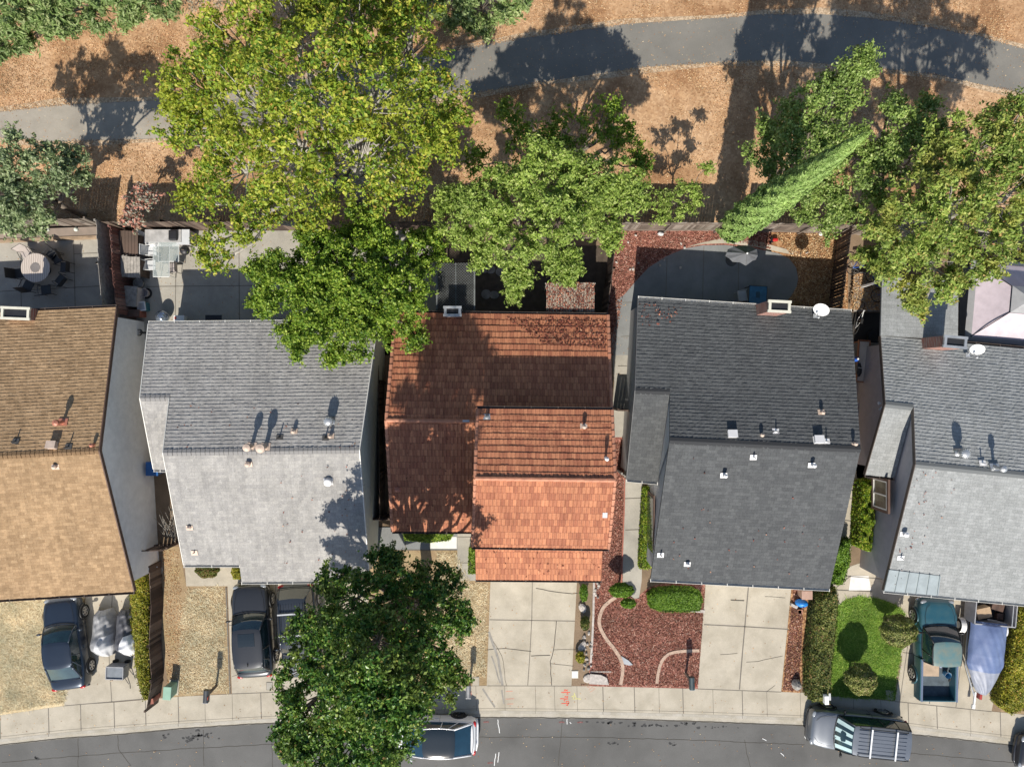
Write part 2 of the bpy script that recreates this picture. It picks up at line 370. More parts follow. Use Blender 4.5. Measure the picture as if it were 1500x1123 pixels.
for x, y in ((712, 1059), (823, 1059), (850, 1059), (718, 1119)):
    ribbon(mb, jag([G(x-4, y), G(x+4, y-.5)], .02, .05, rnd), .07, -.1235)
struct(mb.build('faded_street_paint', M('faded_red_asphalt', (.26, .12, .11), .9, var=.3, scale=15)))
# ---------------------------------------------------------------- park and yard surfaces
park = [(-1500, 346), (3000, 346), (3000, -1500), (-1500, -1500)]
sheet('park_ground', park, m_park, 1, PZ)
up = [(-400, 195), (-50, 167), (0, 164), (84, 154), (237, 147), (430, 118), (646, 77), (760, 57), (913, 36), (1050, 26.5), (1121, 21), (1200, 21), (1278, 27), (1371, 41), (1435, 53), (1500, 72), (1800, 190)]
lo = [(-400, 240), (-50, 205), (0, 202), (84, 208), (237, 203), (430, 178), (664, 142), (792, 121), (863, 110), (953, 98), (1050, 92.5), (1157, 89), (1278, 100), (1371, 110), (1488, 135), (1520, 145), (1800, 270)]
sheet('trail', up+lo[::-1], m_trail, 3, PZ)
m_dust = ground_mat('trail_dust', [(.3, (.27, .245, .205)), (.7, (.40, .36, .295))], 1.2, [(.25, (.24, .215, .18)), (.75, (.44, .39, .31))], 30, [(.3, (.7, .7, .7)), (.6, (1, 1, 1))], .7, .5, bd=.01)
m_edge = ground_mat('trail_edge_gravel', [(.3, (.34, .24, .15)), (.7, (.5, .38, .25))], 2, [(.2, (.25, .17, .1)), (.8, (.62, .48, .33))], 16, None, 1, .6, bd=.02, cell=True)
sheet('trail_shoulder', [(x, y-7-3*math.sin(x/60)) for x, y in up]+[(x, y+7+3*math.sin(x/45)) for x, y in lo[::-1]], m_edge, 2, PZ)
sheet('dusty_trail', [(x, y+.5) for x, y in up[:6]]+[(330, 150), (290, 170), (320, 185)]+[(x, y-.5) for x, y in lo[5::-1]], m_dust, 4, PZ)
trailpoly = [G(x, y+2, PZ) for x, y in up]+[G(x, y-2, PZ) for x, y in lo[::-1]]
m_litter = leaf_mat('fallen_leaf', [(0, (.28, .135, .06)), (.3, (.46, .24, .11)), (.6, (.6, .345, .165)), (.85, (.76, .52, .28)), (1, (.85, .68, .45))], .1, .9)
m_litterd = leaf_mat('fallen_leaf_dark', [(0, (.08, .03, .02)), (.4, (.22, .06, .04)), (.8, (.36, .13, .08)), (1, (.62, .33, .2))], .1, .9)
pk = [G(-40, 342), G(1560, 342), G(1560, -40), G(-40, -40)]
def fb(P, k): return np.sin(P[:, 0]*k+1.3*np.sin(P[:, 1]*k*.7))*np.cos(P[:, 1]*k*1.1+1.7*np.sin(P[:, 0]*k*.45))
dl = lambda P: np.clip(.45+.4*fb(P, .5)+.35*fb(P, 1.7)+.15*fb(P, 5), .05, 1)*np.where((P[:, 0] > 6) & (P[:, 1] < 15), .45, 1)
stuff(scatter('leaf_litter', pk, 150000, .06, m_litter, PZ+.012, .5, 3, 1, .02, dl, [trailpoly]))
stuff(scatter('trail_leaves', trailpoly, 3200, .06, m_litter, PZ+.016, .3, 4))
tr2 = trailpoly
dt = lambda P: np.exp(-((P[:, 0]+14.5)/3.2)**2)*np.clip(.5+.5*fb(P, 2.3), 0, 1)+.35*np.exp(-((P[:, 0]-21)/4)**2)*np.clip(fb(P, 1.9), 0, 1)
stuff(scatter('trail_leaves', tr2, 4200, .07, m_litter, PZ+.018, .3, 5, dens=dt))
LAWN = [(1205, 1018), (1208, 960), (1213, 915), (1221, 893), (1236, 879), (1256, 873.5), (1290, 877), (1312, 885), (1325, 899), (1325, 925), (1319, 960), (1313, 990), (1310, 1024)]
sheet('lawn', LAWN, m_grass, 3)
sheet('dry_lawn', [(-200, 905), (0, 881), (125, 872), (112, 915), (97, 1000), (94, 1033), (0, 1047), (-200, 1075)], m_dry, 1)
sheet('dry_lawn', [(238, 800), (262, 800), (273, 858), (331, 857), (337, 1015), (300, 1017), (250, 1021), (238, 950)], m_dry2, 1)
sheet('dry_lawn', [(548, 806), (670, 806), (670, 850), (718, 850), (713, 1003), (500, 1009), (500, 850)], m_dry2, 1)
sheet('dry_lawn', [(1470, 900), (1700, 900), (1700, 1066), (1466, 1042)], m_dry2, 1)
# drives and paths
D = [('driveway', [(94, 1033), (97, 1000), (122, 905), (130, 840), (240, 830), (222, 900), (216, 1022.5)], m_conc),
     ('driveway', [(340, 1016), (333, 845), (545, 845), (520, 1008)], m_conc),
     ('driveway', [(713, 1003.5), (719, 835), (846, 835), (837, 1003.8)], m_conc),
     ('driveway', [(1022, 1008), (1035, 835), (1161, 840), (1144, 1012.5)], m_conc),
     ('driveway', [(1311, 1026), (1338, 855), (1490, 870), (1452, 1041)], m_conc)]
for n, p, m_ in D: sheet(n, p, m_, 4)
sheet('front_path', [(270, 815), (352, 815), (352, 858), (273, 858)], m_conc, 3)
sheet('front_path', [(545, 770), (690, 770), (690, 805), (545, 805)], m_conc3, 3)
sheet('front_path', [(670, 760), (692, 760), (692, 835), (735, 835), (735, 850), (670, 850)], m_conc2, 4)
sheet('fresh_concrete', [(630, 786), (669, 786), (669, 803), (630, 803)], m_white_conc, 5)
sheet('side_path', [(893, 640), (900, 560), (895, 500), (912, 436), (932, 436), (932, 640)], m_conc2, 3)
sheet('side_path', [(915, 640), (942, 640), (940, 850), (936, 876), (929, 876), (910, 862), (913, 750)], m_conc2, 3)
sheet('back_patio', [(-200, 340), (166, 345), (172, 520), (-200, 520)], m_conc2, 3)
sheet('back_patio', [(200, 338), (640, 338), (640, 520), (200, 520)], m_conc2, 3)
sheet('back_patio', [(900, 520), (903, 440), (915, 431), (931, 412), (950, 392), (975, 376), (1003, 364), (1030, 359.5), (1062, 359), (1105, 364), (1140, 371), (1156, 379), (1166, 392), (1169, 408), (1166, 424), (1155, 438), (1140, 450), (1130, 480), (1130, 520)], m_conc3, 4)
sheet('patio_border', [(1005, 362), (1030, 357.5), (1062, 356.5), (1105, 361), (1145, 370), (1175, 376), (1175, 371), (1140, 362), (1105, 352), (1062, 348), (1030, 355)], m_conc, 5)
sheet('red_mulch_bed', [(893, 338), (1130, 338), (1130, 480), (905, 480), (896, 520), (885, 520), (888, 400)], m_mulch, 2)
sheet('brown_mulch_bed', [(1122, 338), (1242, 338), (1242, 480), (1122, 480)], m_mulch2, 2)
sheet('red_mulch_bed', [(870, 640), (916, 640), (913, 750), (909, 858), (929, 878), (950, 860), (1034, 835), (1022, 1008), (838, 1003.8), (847, 835), (870, 835)], m_mulch, 2)
sheet('planting_strip', [(846.5, 835), (871, 835), (869, 900), (865, 955), (863, 970), (863, 1003.8), (837.5, 1003.8)], m_dirt, 3)
sheet('planting_strip', [(1161.5, 840), (1190, 840), (1182, 940), (1172, 1014), (1144.5, 1012.5)], m_mulch2, 3)
sheet('side_path', [(1216, 905), (1204, 1018), (1185, 1016), (1205, 860), (1230, 760), (1255, 680), (1262, 640), (1290, 640), (1250, 760), (1243, 830), (1300, 810), (1345, 845), (1345, 960), (1318, 960), (1325, 925), (1325, 899), (1312, 885), (1290, 877), (1256, 873.5), (1236, 879), (1221, 893)], m_conc, 2)
sheet('fresh_concrete', [(1246, 843), (1272, 843), (1276, 864), (1243, 864)], m_white_conc, 5)
sheet('side_path', [(1240, 500), (1295, 500), (1295, 700), (1255, 700)], m_conc2, 2)
sheet('side_yard', [(540, 480), (580, 480), (580, 772), (545, 772)], m_dirt, 3)
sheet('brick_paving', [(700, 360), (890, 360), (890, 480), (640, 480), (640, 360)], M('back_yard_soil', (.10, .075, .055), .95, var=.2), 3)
mb = MB()
def L_(*pl, w=.035, z=.021, a=.0): ribbon(mb, jag(ppts(*pl), a, .3, rnd) if a else ppts(*pl), w, z)
# joints
L_((164, 1028), (160, 960), (163, 905), (166, 850)); L_((94, 1033), (216, 1022.5)); L_((110, 945), (160, 942)); L_((160, 943), (222, 940))
L_((407, 1012), (404, 850)); L_((340, 965), (505, 964)); L_((335, 915), (510, 914)); L_((331, 860), (337, 1015), w=.06); L_((340, 1015.5), (520, 1008.5))
L_((780, 836), (779, 905), (776, 960), (773, 1003), w=.04); L_((717, 907), (842, 909), w=.04); L_((714, 1003.7), (837, 1004), w=.03)
L_((1098, 838), (1091, 915), (1087, 960), (1083, 1009), w=.06); L_((1031, 914), (1090, 917), (1155, 921), w=.05); L_((1022, 1008.2), (1144, 1012.8), w=.035)
L_((1361, 1030), (1376, 940), (1392, 860), w=.04); L_((1322, 955), (1345, 957)); L_((1311, 1026.5), (1452, 1041.5)); L_((1400, 1035), (1408, 960), (1412, 900))
L_((108, 348), (111, 470)); L_((0, 427), (165, 418)); L_((30, 360), (32, 470)); L_((108, 372), (160, 370))
L_((258, 340), (257, 475)); L_((205, 420), (400, 418)); L_((350, 340), (351, 475))
L_((977, 378), (974, 470)); L_((1031, 361), (1028, 470)); L_((1082, 362), (1081, 470))
L_((912, 443), (926, 443)); L_((905, 536), (930, 536)); L_((916, 776), (940, 775), w=.04); L_((914, 730), (941, 729)); L_((909, 493), (928, 492))
L_((1212, 841), (1300, 848)); L_((1210, 863), (1278, 866)); L_((1240, 729), (1252, 731)); L_((1233, 761), (1247, 763)); L_((1246, 787), (1226, 787)); L_((1246, 843), (1225, 860)); L_((1221, 893), (1215, 1016))
L_((1330, 940), (1318, 1026)); L_((594, 786), (594, 805)); L_((592, 805), (670, 805)); L_((670, 824), (692, 824)); L_((670, 786), (691, 786)); L_((630, 786), (630, 806))
struct(mb.build('paving_joints', m_line))
mb = MB()
L_((785, 861), (812, 866), (838, 869), (846, 868), w=.035, a=.02); L_((815, 909), (813, 930), (811, 950), (806, 968), (808, 1003), w=.035, a=.02)
L_((714, 951), (740, 949), (778, 953), w=.03, a=.02); L_((778, 960), (806, 959), w=.035, a=.02); L_((811, 951), (845, 951), w=.02, a=.02); L_((806, 971), (840, 975), w=.02, a=.02)
L_((718, 930), (735, 960), (742, 1003), w=.02, a=.03); L_((1070, 878), (1090, 879), w=.05, a=.02); L_((1120, 873), (1150, 875), w=.02, a=.02); L_((1093, 969), (1110, 968), (1146, 960), w=.02, a=.03)
L_((1055, 958), (1080, 956), w=.02, a=.02); L_((1123, 1012), (1135, 1003), w=.02, a=.02); L_((340, 990), (380, 980), w=.015, a=.02)
struct(mb.build('paving_cracks', m_crack))
m_tyre_mark = M('tyre_mark', (.30, .28, .245), .9, var=.12)
mb = MB(); L_((716, 925), (730, 965), (736, 1003), w=.12, a=.02, z=.0215); L_((720, 960), (733, 1000), w=.07, a=.02, z=.0215); L_((707, 1008), (716, 1022), (725, 1035), w=.09, z=.0105, a=.02); L_((735, 1010), (738, 1030), w=.08, z=.0105, a=.02)
struct(mb.build('tyre_marks', m_tyre_mark))
# mulch chips, grass tufts
m_chip = leaf_mat('mulch_chip', [(0, (.14, .045, .035)), (.5, (.31, .125, .08)), (.85, (.46, .225, .155)), (1, (.68, .46, .36))], 0, .9)
fy = ppts((916, 860), (1034, 858), (1022, 1006), (866, 1002), (868, 860), (890, 760), (912, 650), (893, 650), (885, 700), (880, 850))
fy = ppts((848, 1002), (866, 1000), (868, 860), (890, 700), (888, 648), (914, 648), (912, 858), (930, 880), (952, 862), (1033, 860), (1022, 1006))
stuff(scatter('mulch_chips', fy, 30000, .06, m_chip, .014, .6, 8, 1.4, .02))
stuff(scatter('mulch_chips', ppts((897, 340), (1128, 340), (1128, 365), (1060, 350), (1000, 360), (950, 390), (912, 434), (898, 520), (888, 520)), 9000, .075, m_chip, .014, .6, 9, 1.4, .02))
stuff(scatter('mulch_chips', ppts((1135, 342), (1240, 342), (1240, 450), (1150, 450), (1172, 410), (1160, 376)), 9000, .08, m_litter, .014, .6, 10, 1.3, .02))
stuff(scatter('mulch_chips', ppts((1162, 862), (1178, 862), (1170, 1012), (1146, 1010)), 3500, .07, m_chip, .016, .6, 11, 1.3, .02))
def tufts(name, poly, n, h, mat, seed, lean_=1.2, dens=None):
    rng = np.random.default_rng(seed); a = np.array([p[:2] for p in poly]); P = rng.uniform(a.min(0), a.max(0), (n*3, 2)); P = P[inpoly(P, a)]
    if dens: P = P[rng.random(len(P)) < dens(P)]
    P = P[:n]; m = len(P)
    b = rng.uniform(0, 6.283, m); hh = h*rng.uniform(.4, 1.2, m); lx = rng.normal(0, lean_, (m, 2))*hh[:, None]
    dx = np.column_stack([np.cos(b), np.sin(b)])*.012
    z0 = np.full(m, .01); 
    V = np.stack([np.column_stack([P-dx, z0]), np.column_stack([P+dx, z0]), np.column_stack([P+lx+dx*.5, hh]), np.column_stack([P+lx-dx*.5, hh])], 1).reshape(-1, 3)
    return stuff(bulk(name, V, np.arange(4*m).reshape(-1, 4), mat))
m_blade = leaf_mat('grass_blade', [(0, (.13, .28, .03)), (.6, (.30, .48, .06)), (1, (.55, .65, .15))], .3, .6)
m_blade2 = leaf_mat('dry_blade', [(0, (.5, .37, .21)), (.5, (.8, .66, .42)), (1, (.9, .82, .58))], .2, .8)
tufts('grass_tufts', ppts(*LAWN), 60000, .07, m_blade, 21, 1.2, lambda P: np.clip(.6+.5*fb(P, 2.6), .12, 1))
tufts('dry_grass_tufts', ppts((-10, 884), (122, 876), (95, 1028), (-10, 1044)), 40000, .06, m_blade2, 22, 2.2)
tufts('dry_grass_tufts', ppts((276, 862), (328, 860), (333, 1012), (262, 1015), (265, 900)), 9000, .05, m_blade2, 23, 2.2)
tufts('dry_grass_tufts', ppts((640, 810), (668, 810), (690, 855), (714, 855), (710, 990), (640, 1000)), 9000, .05, m_blade2, 24, 2.2)
stuff(scatter('fallen_leaves', ppts((238, 805), (262, 805), (275, 1014), (246, 1016)), 1500, .07, m_litter, .01, .4, 25))
stuff(scatter('fallen_leaves', ppts((1246, 402), (1284, 402), (1286, 455), (1240, 455)), 1600, .08, m_litter, .32, .3, 26, 1, .03))
# ---------------------------------------------------------------- roofs
def slope_mesh(A, B, C, D, kind, course, seed):
    """A,B eave left/right, C,D ridge right/left -> verts, quads, uv"""
    rng = np.random.default_rng(seed)
    A, B, C, D = [np.array(p) for p in (A, B, C, D)]
    Lu = max(np.linalg.norm(B-A), np.linalg.norm(C-D)); Lv = (np.linalg.norm(D-A)+np.linalg.norm(C-B))/2
    nrm = np.cross(B-A, D-A); nrm /= np.linalg.norm(nrm)
    if nrm[2] < 0: nrm = -nrm
    nc = max(2, int(round(Lv/course))); lift = 1.0
    if kind == 'tile': nu = max(4, int(round(Lu/.17))*5)
    else: nu = max(4, int(Lu/.1))
    u = np.linspace(0, 1, nu+1)
    sag = np.interp(u, np.linspace(0, 1, 9), rng.normal(0, .006, 9))
    rows = []; vt = []
    if kind == 'tile':
        hump = .022*np.abs(np.sin(np.pi*u*round(Lu/.17)))**.7
    for i in range(nc):
        t0, t1 = i/nc, (i+1)/nc
        if kind == 'tile':
            tile = rng.normal(0, .004, int(Lu/.34)+2)[(u*Lu/.34).astype(int)]
            d0, d1 = .034+hump+tile, .004+hump
        elif kind == 'flat':
            d0 = np.full(nu+1, .01); d1 = np.full(nu+1, .006)
        else:
            d0 = rng.choice([.008, .018, .02, .024], nu+1)*lift+rng.uniform(0, .004, nu+1); d1 = np.full(nu+1, .0)
        jt = rng.normal(0, .003, nu+1)/Lv*2
        for t, d in ((t0, d0), (t1, d1)):
            tt = t+(sag/Lv if 0 < i else 0)+(jt if t == t0 and i else 0)
            P = ((1-u)*(1-tt))[:, None]*A+(u*(1-tt))[:, None]*B+(u*tt)[:, None]*C+((1-u)*tt)[:, None]*D+d[:, None]*nrm
            rows.append(P); vt.append(np.full(nu+1, t)*Lv)
    V = np.concatenate(rows); nr = len(rows)
    U = np.column_stack([np.tile(u*Lu, nr), np.concatenate(vt)])
    # close underside
    j = np.arange(nu)
    Q = [np.column_stack([r*(nu+1)+j, r*(nu+1)+j+1, (r+1)*(nu+1)+j+1, (r+1)*(nu+1)+j]) for r in range(nr-1)]
    Q = np.concatenate(Q)
    k = len(V)
    und = np.array([p-nrm*.1 for p in (A, B, C, D)])
    V = np.concatenate([V, und]); U = np.concatenate([U, np.zeros((4, 2))])
    Q = np.concatenate([Q, [[k+3, k+2, k+1, k], [0, k, k+1, nu], [(nr-1)*(nu+1)+nu, k+2, k+3, (nr-1)*(nu+1)], [0, (nr-1)*(nu+1), k+3, k], [nu, k+1, k+2, (nr-1)*(nu+1)+nu]]])
    if nrm @ np.cross(B-A, D-A) < 0: Q = Q[:, ::-1]
    return V, Q, U
def roof(parent, slopes, mat, kind='shingle', course=.165, seed=1, label=None):
    Vs, Qs, Us, o = [], [], [], 0
    for k, s in enumerate(slopes):
        V, Q, U = slope_mesh(*s, kind, course, seed+k); Vs.append(V); Qs.append(Q+o); Us.append(U+k*7.3); o += len(V)
    r = bulk('roof', np.concatenate(Vs), np.concatenate(Qs), mat, parent, uv=np.concatenate(Us))
    if label: r['label'] = label
    return r
def ridge_cap(rf, a, b, mat, w=.15, step=.2, h=.035, tile=False, seed=1):
    a, b = Vector(a), Vector(b); L = (b-a).length; n = int(L/step); d = (b-a)/n; q = Vector((-d.y, d.x, 0)).normalized(); rr = random.Random(seed)
    mb = MB(); up = Vector((0, 0, 1))
    for i in range(n):
        p = a+d*i; e = p+d*1.03; k = rr.uniform(-.006, .006)
        if tile: mb.tube([p+up*(.035+k), e+up*(.02+k)], [.105, .09], 8)
        else:
            z0, z1 = up*(h+.012+k), up*(h*.55+k); dn = up*w*.36
            mb.hexa([p-q*w+z0-dn-up*.012, e-q*w+z1-dn-up*.012, e+q*w+z1-dn-up*.012, p+q*w+z0-dn-up*.012], [p-q*w+z0-dn, e-q*w+z1-dn, e+q*w+z1-dn, p+q*w+z0-dn]) if False else None
            mb.add([p-q*w+z0-dn, p+z0, p+q*w+z0-dn, e-q*w+z1-dn, e+z1, e+q*w+z1-dn, p-q*w-dn, p, p+q*w-dn], [(0, 1, 4, 3), (1, 2, 5, 4), (0, 6, 7, 1), (1, 7, 8, 2)])
    return mb.build('ridge_cap', mat, rf)
def gutter_(rf, a, b, mat, out, r=.06):
    a, b = Vector(a), Vector(b); out = Vector(out)
    mb = MB(); o = out*.07; u = Vector((0, 0, 1))
    # open trough: back, floor, front
    for p0, p1, t in ((o*0, o*0, 0),):
        mb.hexa([a-u*.11, b-u*.11, b+out*.12-u*.11, a+out*.12-u*.11], [a-u*.095, b-u*.095, b+out*.12-u*.095, a+out*.12-u*.095])
        mb.hexa([a+out*.105-u*.11, b+out*.105-u*.11, b+out*.12-u*.11, a+out*.12-u*.11], [a+out*.105-u*.0, b+out*.105-u*.0, b+out*.12-u*.0, a+out*.12-u*.0])
    L = (b-a).length; n = max(2, int(L/1.1))
    for i in range(n+1):
        p = a.lerp(b, i/n); mb.box(p+out*.055-u*.005, (.03, .16, .012), rz=math.atan2(out.y, out.x)-math.pi/2)
    return mb.build('gutter', mat, rf)
def body(parent, mat, corners, inset=.06, front_in=.45, zb=-.02, name='wall', lift=.13):
    """corners: rear eave L,R ; ridge L,R ; front eave L,R (roof positions) -> gabled solid"""
    rl, rr, gl, gr, fl, fr = [Vector(c) for c in corners]
    ax = (rr-rl); ax.z = 0; ax.normalize()
    def pull(p, q, d):      # move eave towards ridge along slope
        t = d/max(.1, (Vector((q.x-p.x, q.y-p.y))).length); return p.lerp(q, t)
    L = [pull(rl, gl, front_in)+ax*inset, gl+ax*inset, pull(fl, gl, front_in)+ax*inset]
    Rr = [pull(rr, gr, front_in)-ax*inset, gr-ax*inset, pull(fr, gr, front_in)-ax*inset]
    dz = Vector((0, 0, lift)); mb = MB()
    L = [p-dz for p in L]; Rr = [p-dz for p in Rr]
    b = lambda p: Vector((p.x, p.y, zb))
    vs = [b(L[0]), L[0], L[1], L[2], b(L[2]), b(Rr[0]), Rr[0], Rr[1], Rr[2], b(Rr[2])]
    mb.add(vs, [(0, 1, 2, 3, 4), (9, 8, 7, 6, 5), (0, 5, 6, 1), (1, 6, 7, 2), (2, 7, 8, 3), (3, 8, 9, 4), (4, 9, 5, 0)])
    return mb.build(name, mat, parent)
def bargeboard(rf, pts, mat, side, w=.05, h=.16):
    mb = MB(); sv = Vector(side)*w; u = Vector((0, 0, 1))
    for a, b in zip(pts, pts[1:]):
        a, b = Vector(a), Vector(b)
        mb.hexa([a-u*h, b-u*h, b+sv-u*h, a+sv-u*h], [a+u*.03, b+u*.03, b+sv+u*.03, a+sv+u*.03])
    return mb.build('bargeboard', mat, rf)
m_galv = M('galvanised', (.55, .56, .56), .4, .6, var=.1)
m_pipe_tan = M('vent_paint_tan', (.62, .48, .38), .6, var=.08)
m_pipe_red = M('vent_paint_copper', (.55, .22, .14), .5, .2, var=.15)
m_black = M('black_plastic', (.02, .02, .022), .5)
m_vent_w = M('vent_white', (.8, .78, .76), .5, var=.05)
m_blackpipe = M('cast_pipe', (.09, .085, .08), .6)
def plane_z(sl, x, y):
    A, B, C, D = [Vector(p) for p in sl]; n = (B-A).cross(D-A); return A.z-(n.x*(x-A.x)+n.y*(y-A.y))/n.z
def hit(sl, px, py, dz=0):
    """where the photo ray of a pixel meets a roof plane raised by dz"""
    A, B, C, D = [Vector(p) for p in sl]; n = (B-A).cross(D-A); o = Vector((0, 0, H)); d = G(px, py, 0)-o
    t = n.dot(A+Vector((0, 0, dz))-o)/n.dot(d); return o+d*t
def vent(rf, sl, px, py, kind, h=.35, r=.05, mat=None, flash=None):
    """kinds: pipe, cap (pipe with conical cap), box, turbine, tube, hood"""
    p = hit(sl, px, py, h*.8); p.z = plane_z(sl, p.x, p.y)
    A, B, C, D = [Vector(q) for q in sl]; n = (B-A).cross(D-A).normalized(); n = n if n.z > 0 else -n
    rot = Vector((0, 0, 1)).rotation_difference(n).to_matrix().to_4x4()
    mb = MB(); mb.M = Matrix.Translation(p) @ rot
    fl = .42 if kind in ('cap', 'turbine', 'box', 'tube') else .3
    if flash is not False: mb.box((0, 0, .04), (fl, fl*.8, .012))
    if kind == 'box': mb.box((0, 0, .13), (.38, .3, .2)); mb.box((0, 0, .235), (.42, .34, .02))
    if kind == 'tube': mb.lathe((0, 0, 0), [(.2, 0), (.18, .14), (.19, .16), (.17, .2), (.1, .23), (.01, .24)], 20)
    mb.M = Matrix.Translation(p)
    if kind == 'pipe': mb.lathe((0, 0, -.05), [(r*1.8, 0), (r*1.5, .1), (r, .16), (r, h+.05), (r*.75, h+.05), (r*.7, h-.05)], 12)
    if kind == 'cap': mb.lathe((0, 0, -.05), [(r*2, 0), (r*1.3, .12), (r, .16), (r, h-.02), (r*1.9, h-.02), (r*2.1, h+.03), (r*1.9, h+.12), (r*.3, h+.17), (.01, h+.17)], 16)
    if kind == 'hood': mb.lathe((0, 0, -.05), [(r*1.8, 0), (r, .14), (r, h*.6), (r*1.7, h*.7), (r*1.7, h), (r*.4, h+.06), (.005, h+.06)], 14)
    if kind == 'turbine':
        mb.lathe((0, 0, -.05), [(.13, 0), (.11, .1), (.11, h*.5)], 16)
        mb.lathe((0, 0, h*.5-.02), [(.12, 0), (.2, .06), (.22, .15), (.19, .23), (.1, .28), (.01, .29)], 18)
        for k in range(14):
            a = k*.4488; mb.box((.19*math.cos(a), .19*math.sin(a), h*.5+.13), (.07, .012, .2), rz=a+.6)
    return mb.build('roof_vent', mat or m_galv, rf, smooth=kind in ('turbine', 'tube'))
def chimney(rf, px, py, z0, z1, sx, sy, mat, capmat, rz=0, pots=1):
    b = G(px, py, z1); mb = MB(); hz = z1-z0
    mb.box((b.x, b.y, z0+hz/2), (sx, sy, hz), rz=rz); c = mb.build('chimney', mat, rf)
    mb = MB(); w = .07
    for dx, dy, ex, ey in ((0, sy/2-.03, sx+.12, w*1.6), (0, -sy/2+.03, sx+.12, w*1.6), (sx/2-.03, 0, w*1.6, sy-.17), (-sx/2+.03, 0, w*1.6, sy-.17)):
        m = Matrix.Rotation(rz, 4, 'Z') @ Vector((dx, dy, 0)); mb.box((b.x+m.x, b.y+m.y, z1+.05), (ex, ey, .1), rz=rz)
    mb.build('chimney_cap', capmat, rf)
    mb = MB(); mb.box((b.x, b.y, z1+.012), (sx-.14, sy-.14, .02), rz=rz); mb.build('flue', m_black, rf)
    return c
def brick_mat(name, c1, c2, mortar):
    m, nt, bs = nodes(name); g = geo(nt).outputs['Position']
    b = nt.nodes.new('ShaderNodeTexBrick'); mp = nt.nodes.new('ShaderNodeMapping'); mp.inputs['Rotation'].default_value = (R(90), 0, R(45))
    nt.links.new(g, mp.inputs[0]); nt.links.new(mp.outputs[0], b.inputs['Vector'])
    b.inputs['Scale'].default_value = 1; b.inputs['Brick Width'].default_value = .22; b.inputs['Row Height'].default_value = .08; b.inputs['Mortar Size'].default_value = .008
    b.inputs['Color1'].default_value = (*c1, 1); b.inputs['Color2'].default_value = (*c2, 1); b.inputs['Mortar'].default_value = (*mortar, 1)
    nt.links.new(b.outputs[0], bs.inputs['Base Color']); bs.inputs['Roughness'].default_value = .9; return m
m_brick = brick_mat('brick', (.33, .13, .09), (.22, .09, .07), (.4, .36, .32))
m_stuc_w = M('white_stucco', (.82, .82, .82), .9, var=.05, bmp=.01)
m_stuc_c = M('cream_stucco', (.62, .60, .50), .9, var=.05, bmp=.01)
m_stuc_g = M('grey_stucco', (.47, .43, .43), .9, var=.05, bmp=.01)
m_stuc_l = M('light_grey_stucco', (.55, .56, .56), .9, var=.05, bmp=.01)
m_wood = M('fence_wood', (.20, .155, .12), .9, var=.25, scale=6, fine=40)
m_wood_d = M('dark_fence_wood', (.09, .06, .045), .9, var=.25, scale=6, fine=40)
m_wood_l = M('weathered_wood', (.36, .33, .29), .9, var=.2, scale=6, fine=40)
m_trim_br = M('brown_trim', (.12, .07, .05), .7)
m_glass_w = M('window_glass', (.05, .06, .06), .08, var=.05, spec=.8)
m_r1f = roof_mat('tan_shingles', (.57, .385, .22), (.41, .27, .15), .30, .165, (.28, .18, .10), c3=(.62, .47, .3))
m_r2 = roof_mat('light_grey_shingles', (.52, .50, .465), (.42, .405, .385), .26, .165, (.34, .33, .32), c3=(.62, .6, .56))
m_r4 = roof_mat('charcoal_shingles', (.145, .15, .15), (.108, .112, .114), .26, .165, (.06, .062, .065), patch=.08)
m_r5 = roof_mat('pale_grey_shingles', (.43, .44, .43), (.35, .36, .35), .26, .165, (.2, .21, .21), patch=.1)
m_tile = roof_mat('clay_tiles', (.72, .31, .165), (.46, .175, .10), .17, .31, (.16, .055, .035), mort=.007, off=.5, patch=.14, rough=.7)
m_cap3 = M('ridge_tile_clay', (.55, .24, .14), .7, var=.15)
m_gut_w = M('gutter_white', (.72, .7, .64), .5, var=.06); m_gut_b = M('gutter_brown', (.10, .075, .06), .6)
def hit0(sl, px, py):
    return hit(sl, px, py)
def house(label, p):
    return thing('house', label, 'house', (p.x, p.y, 0))
up3 = Vector((0, 0, 1))
# ---- house with the tan roof, far left
h1 = house('house with tan and brown shingle roof and long white side wall', G(60, 660))
ZE, ZR = 2.5, 4.6
a = dict(rl=G(-350, 474, ZE), rr=G(170, 450, ZE), gl=G(-350, 686, ZR), gr=G(144.5, 660, ZR), fl=G(-350, 899, ZE), fr=G(196, 866, ZE))
body(h1, m_stuc_w, [a[k] for k in ('rl', 'rr', 'gl', 'gr', 'fl', 'fr')])
R1 = (a['rr'], a['rl'], a['gl'], a['gr']); F1 = (a['fl'], a['fr'], a['gr'], a['gl'])
rf = roof(h1, [R1, F1], m_r1f, seed=11)
ridge_cap(rf, a['gr'], a['gl'], m_r1f); bargeboard(rf, [a['rr'], a['gr'], a['fr']], m_trim_br, (1, 0, 0))
gutter_(rf, a['rl'], a['rr'], m_gut_b, (0, 1, 0)); gutter_(rf, a['fl'], a['fr'], m_gut_b, (0, -1, 0))
vent(rf, R1, 84, 619, 'cap', .5, .07, m_pipe_red); vent(rf, R1, 18, 647, 'pipe', .3, .03, m_blackpipe); vent(rf, R1, 75, 653, 'box', .2, .1, m_pipe_tan)
vent(rf, R1, 95, 655, 'pipe', .35, .03, m_blackpipe); vent(rf, R1, 133, 652, 'hood', .28, .05, m_pipe_red, False); vent(rf, F1, 78, 684, 'hood', .25, .06, m_pipe_tan)
chimney(rf, 24, 459, 0, 3.0, 1.25, .55, m_brick, m_stuc_c, rz=-.04)
def panel(parent, name, mat, p, d, **k):
    return MB().box(p, d).build(name, mat, parent, **k)
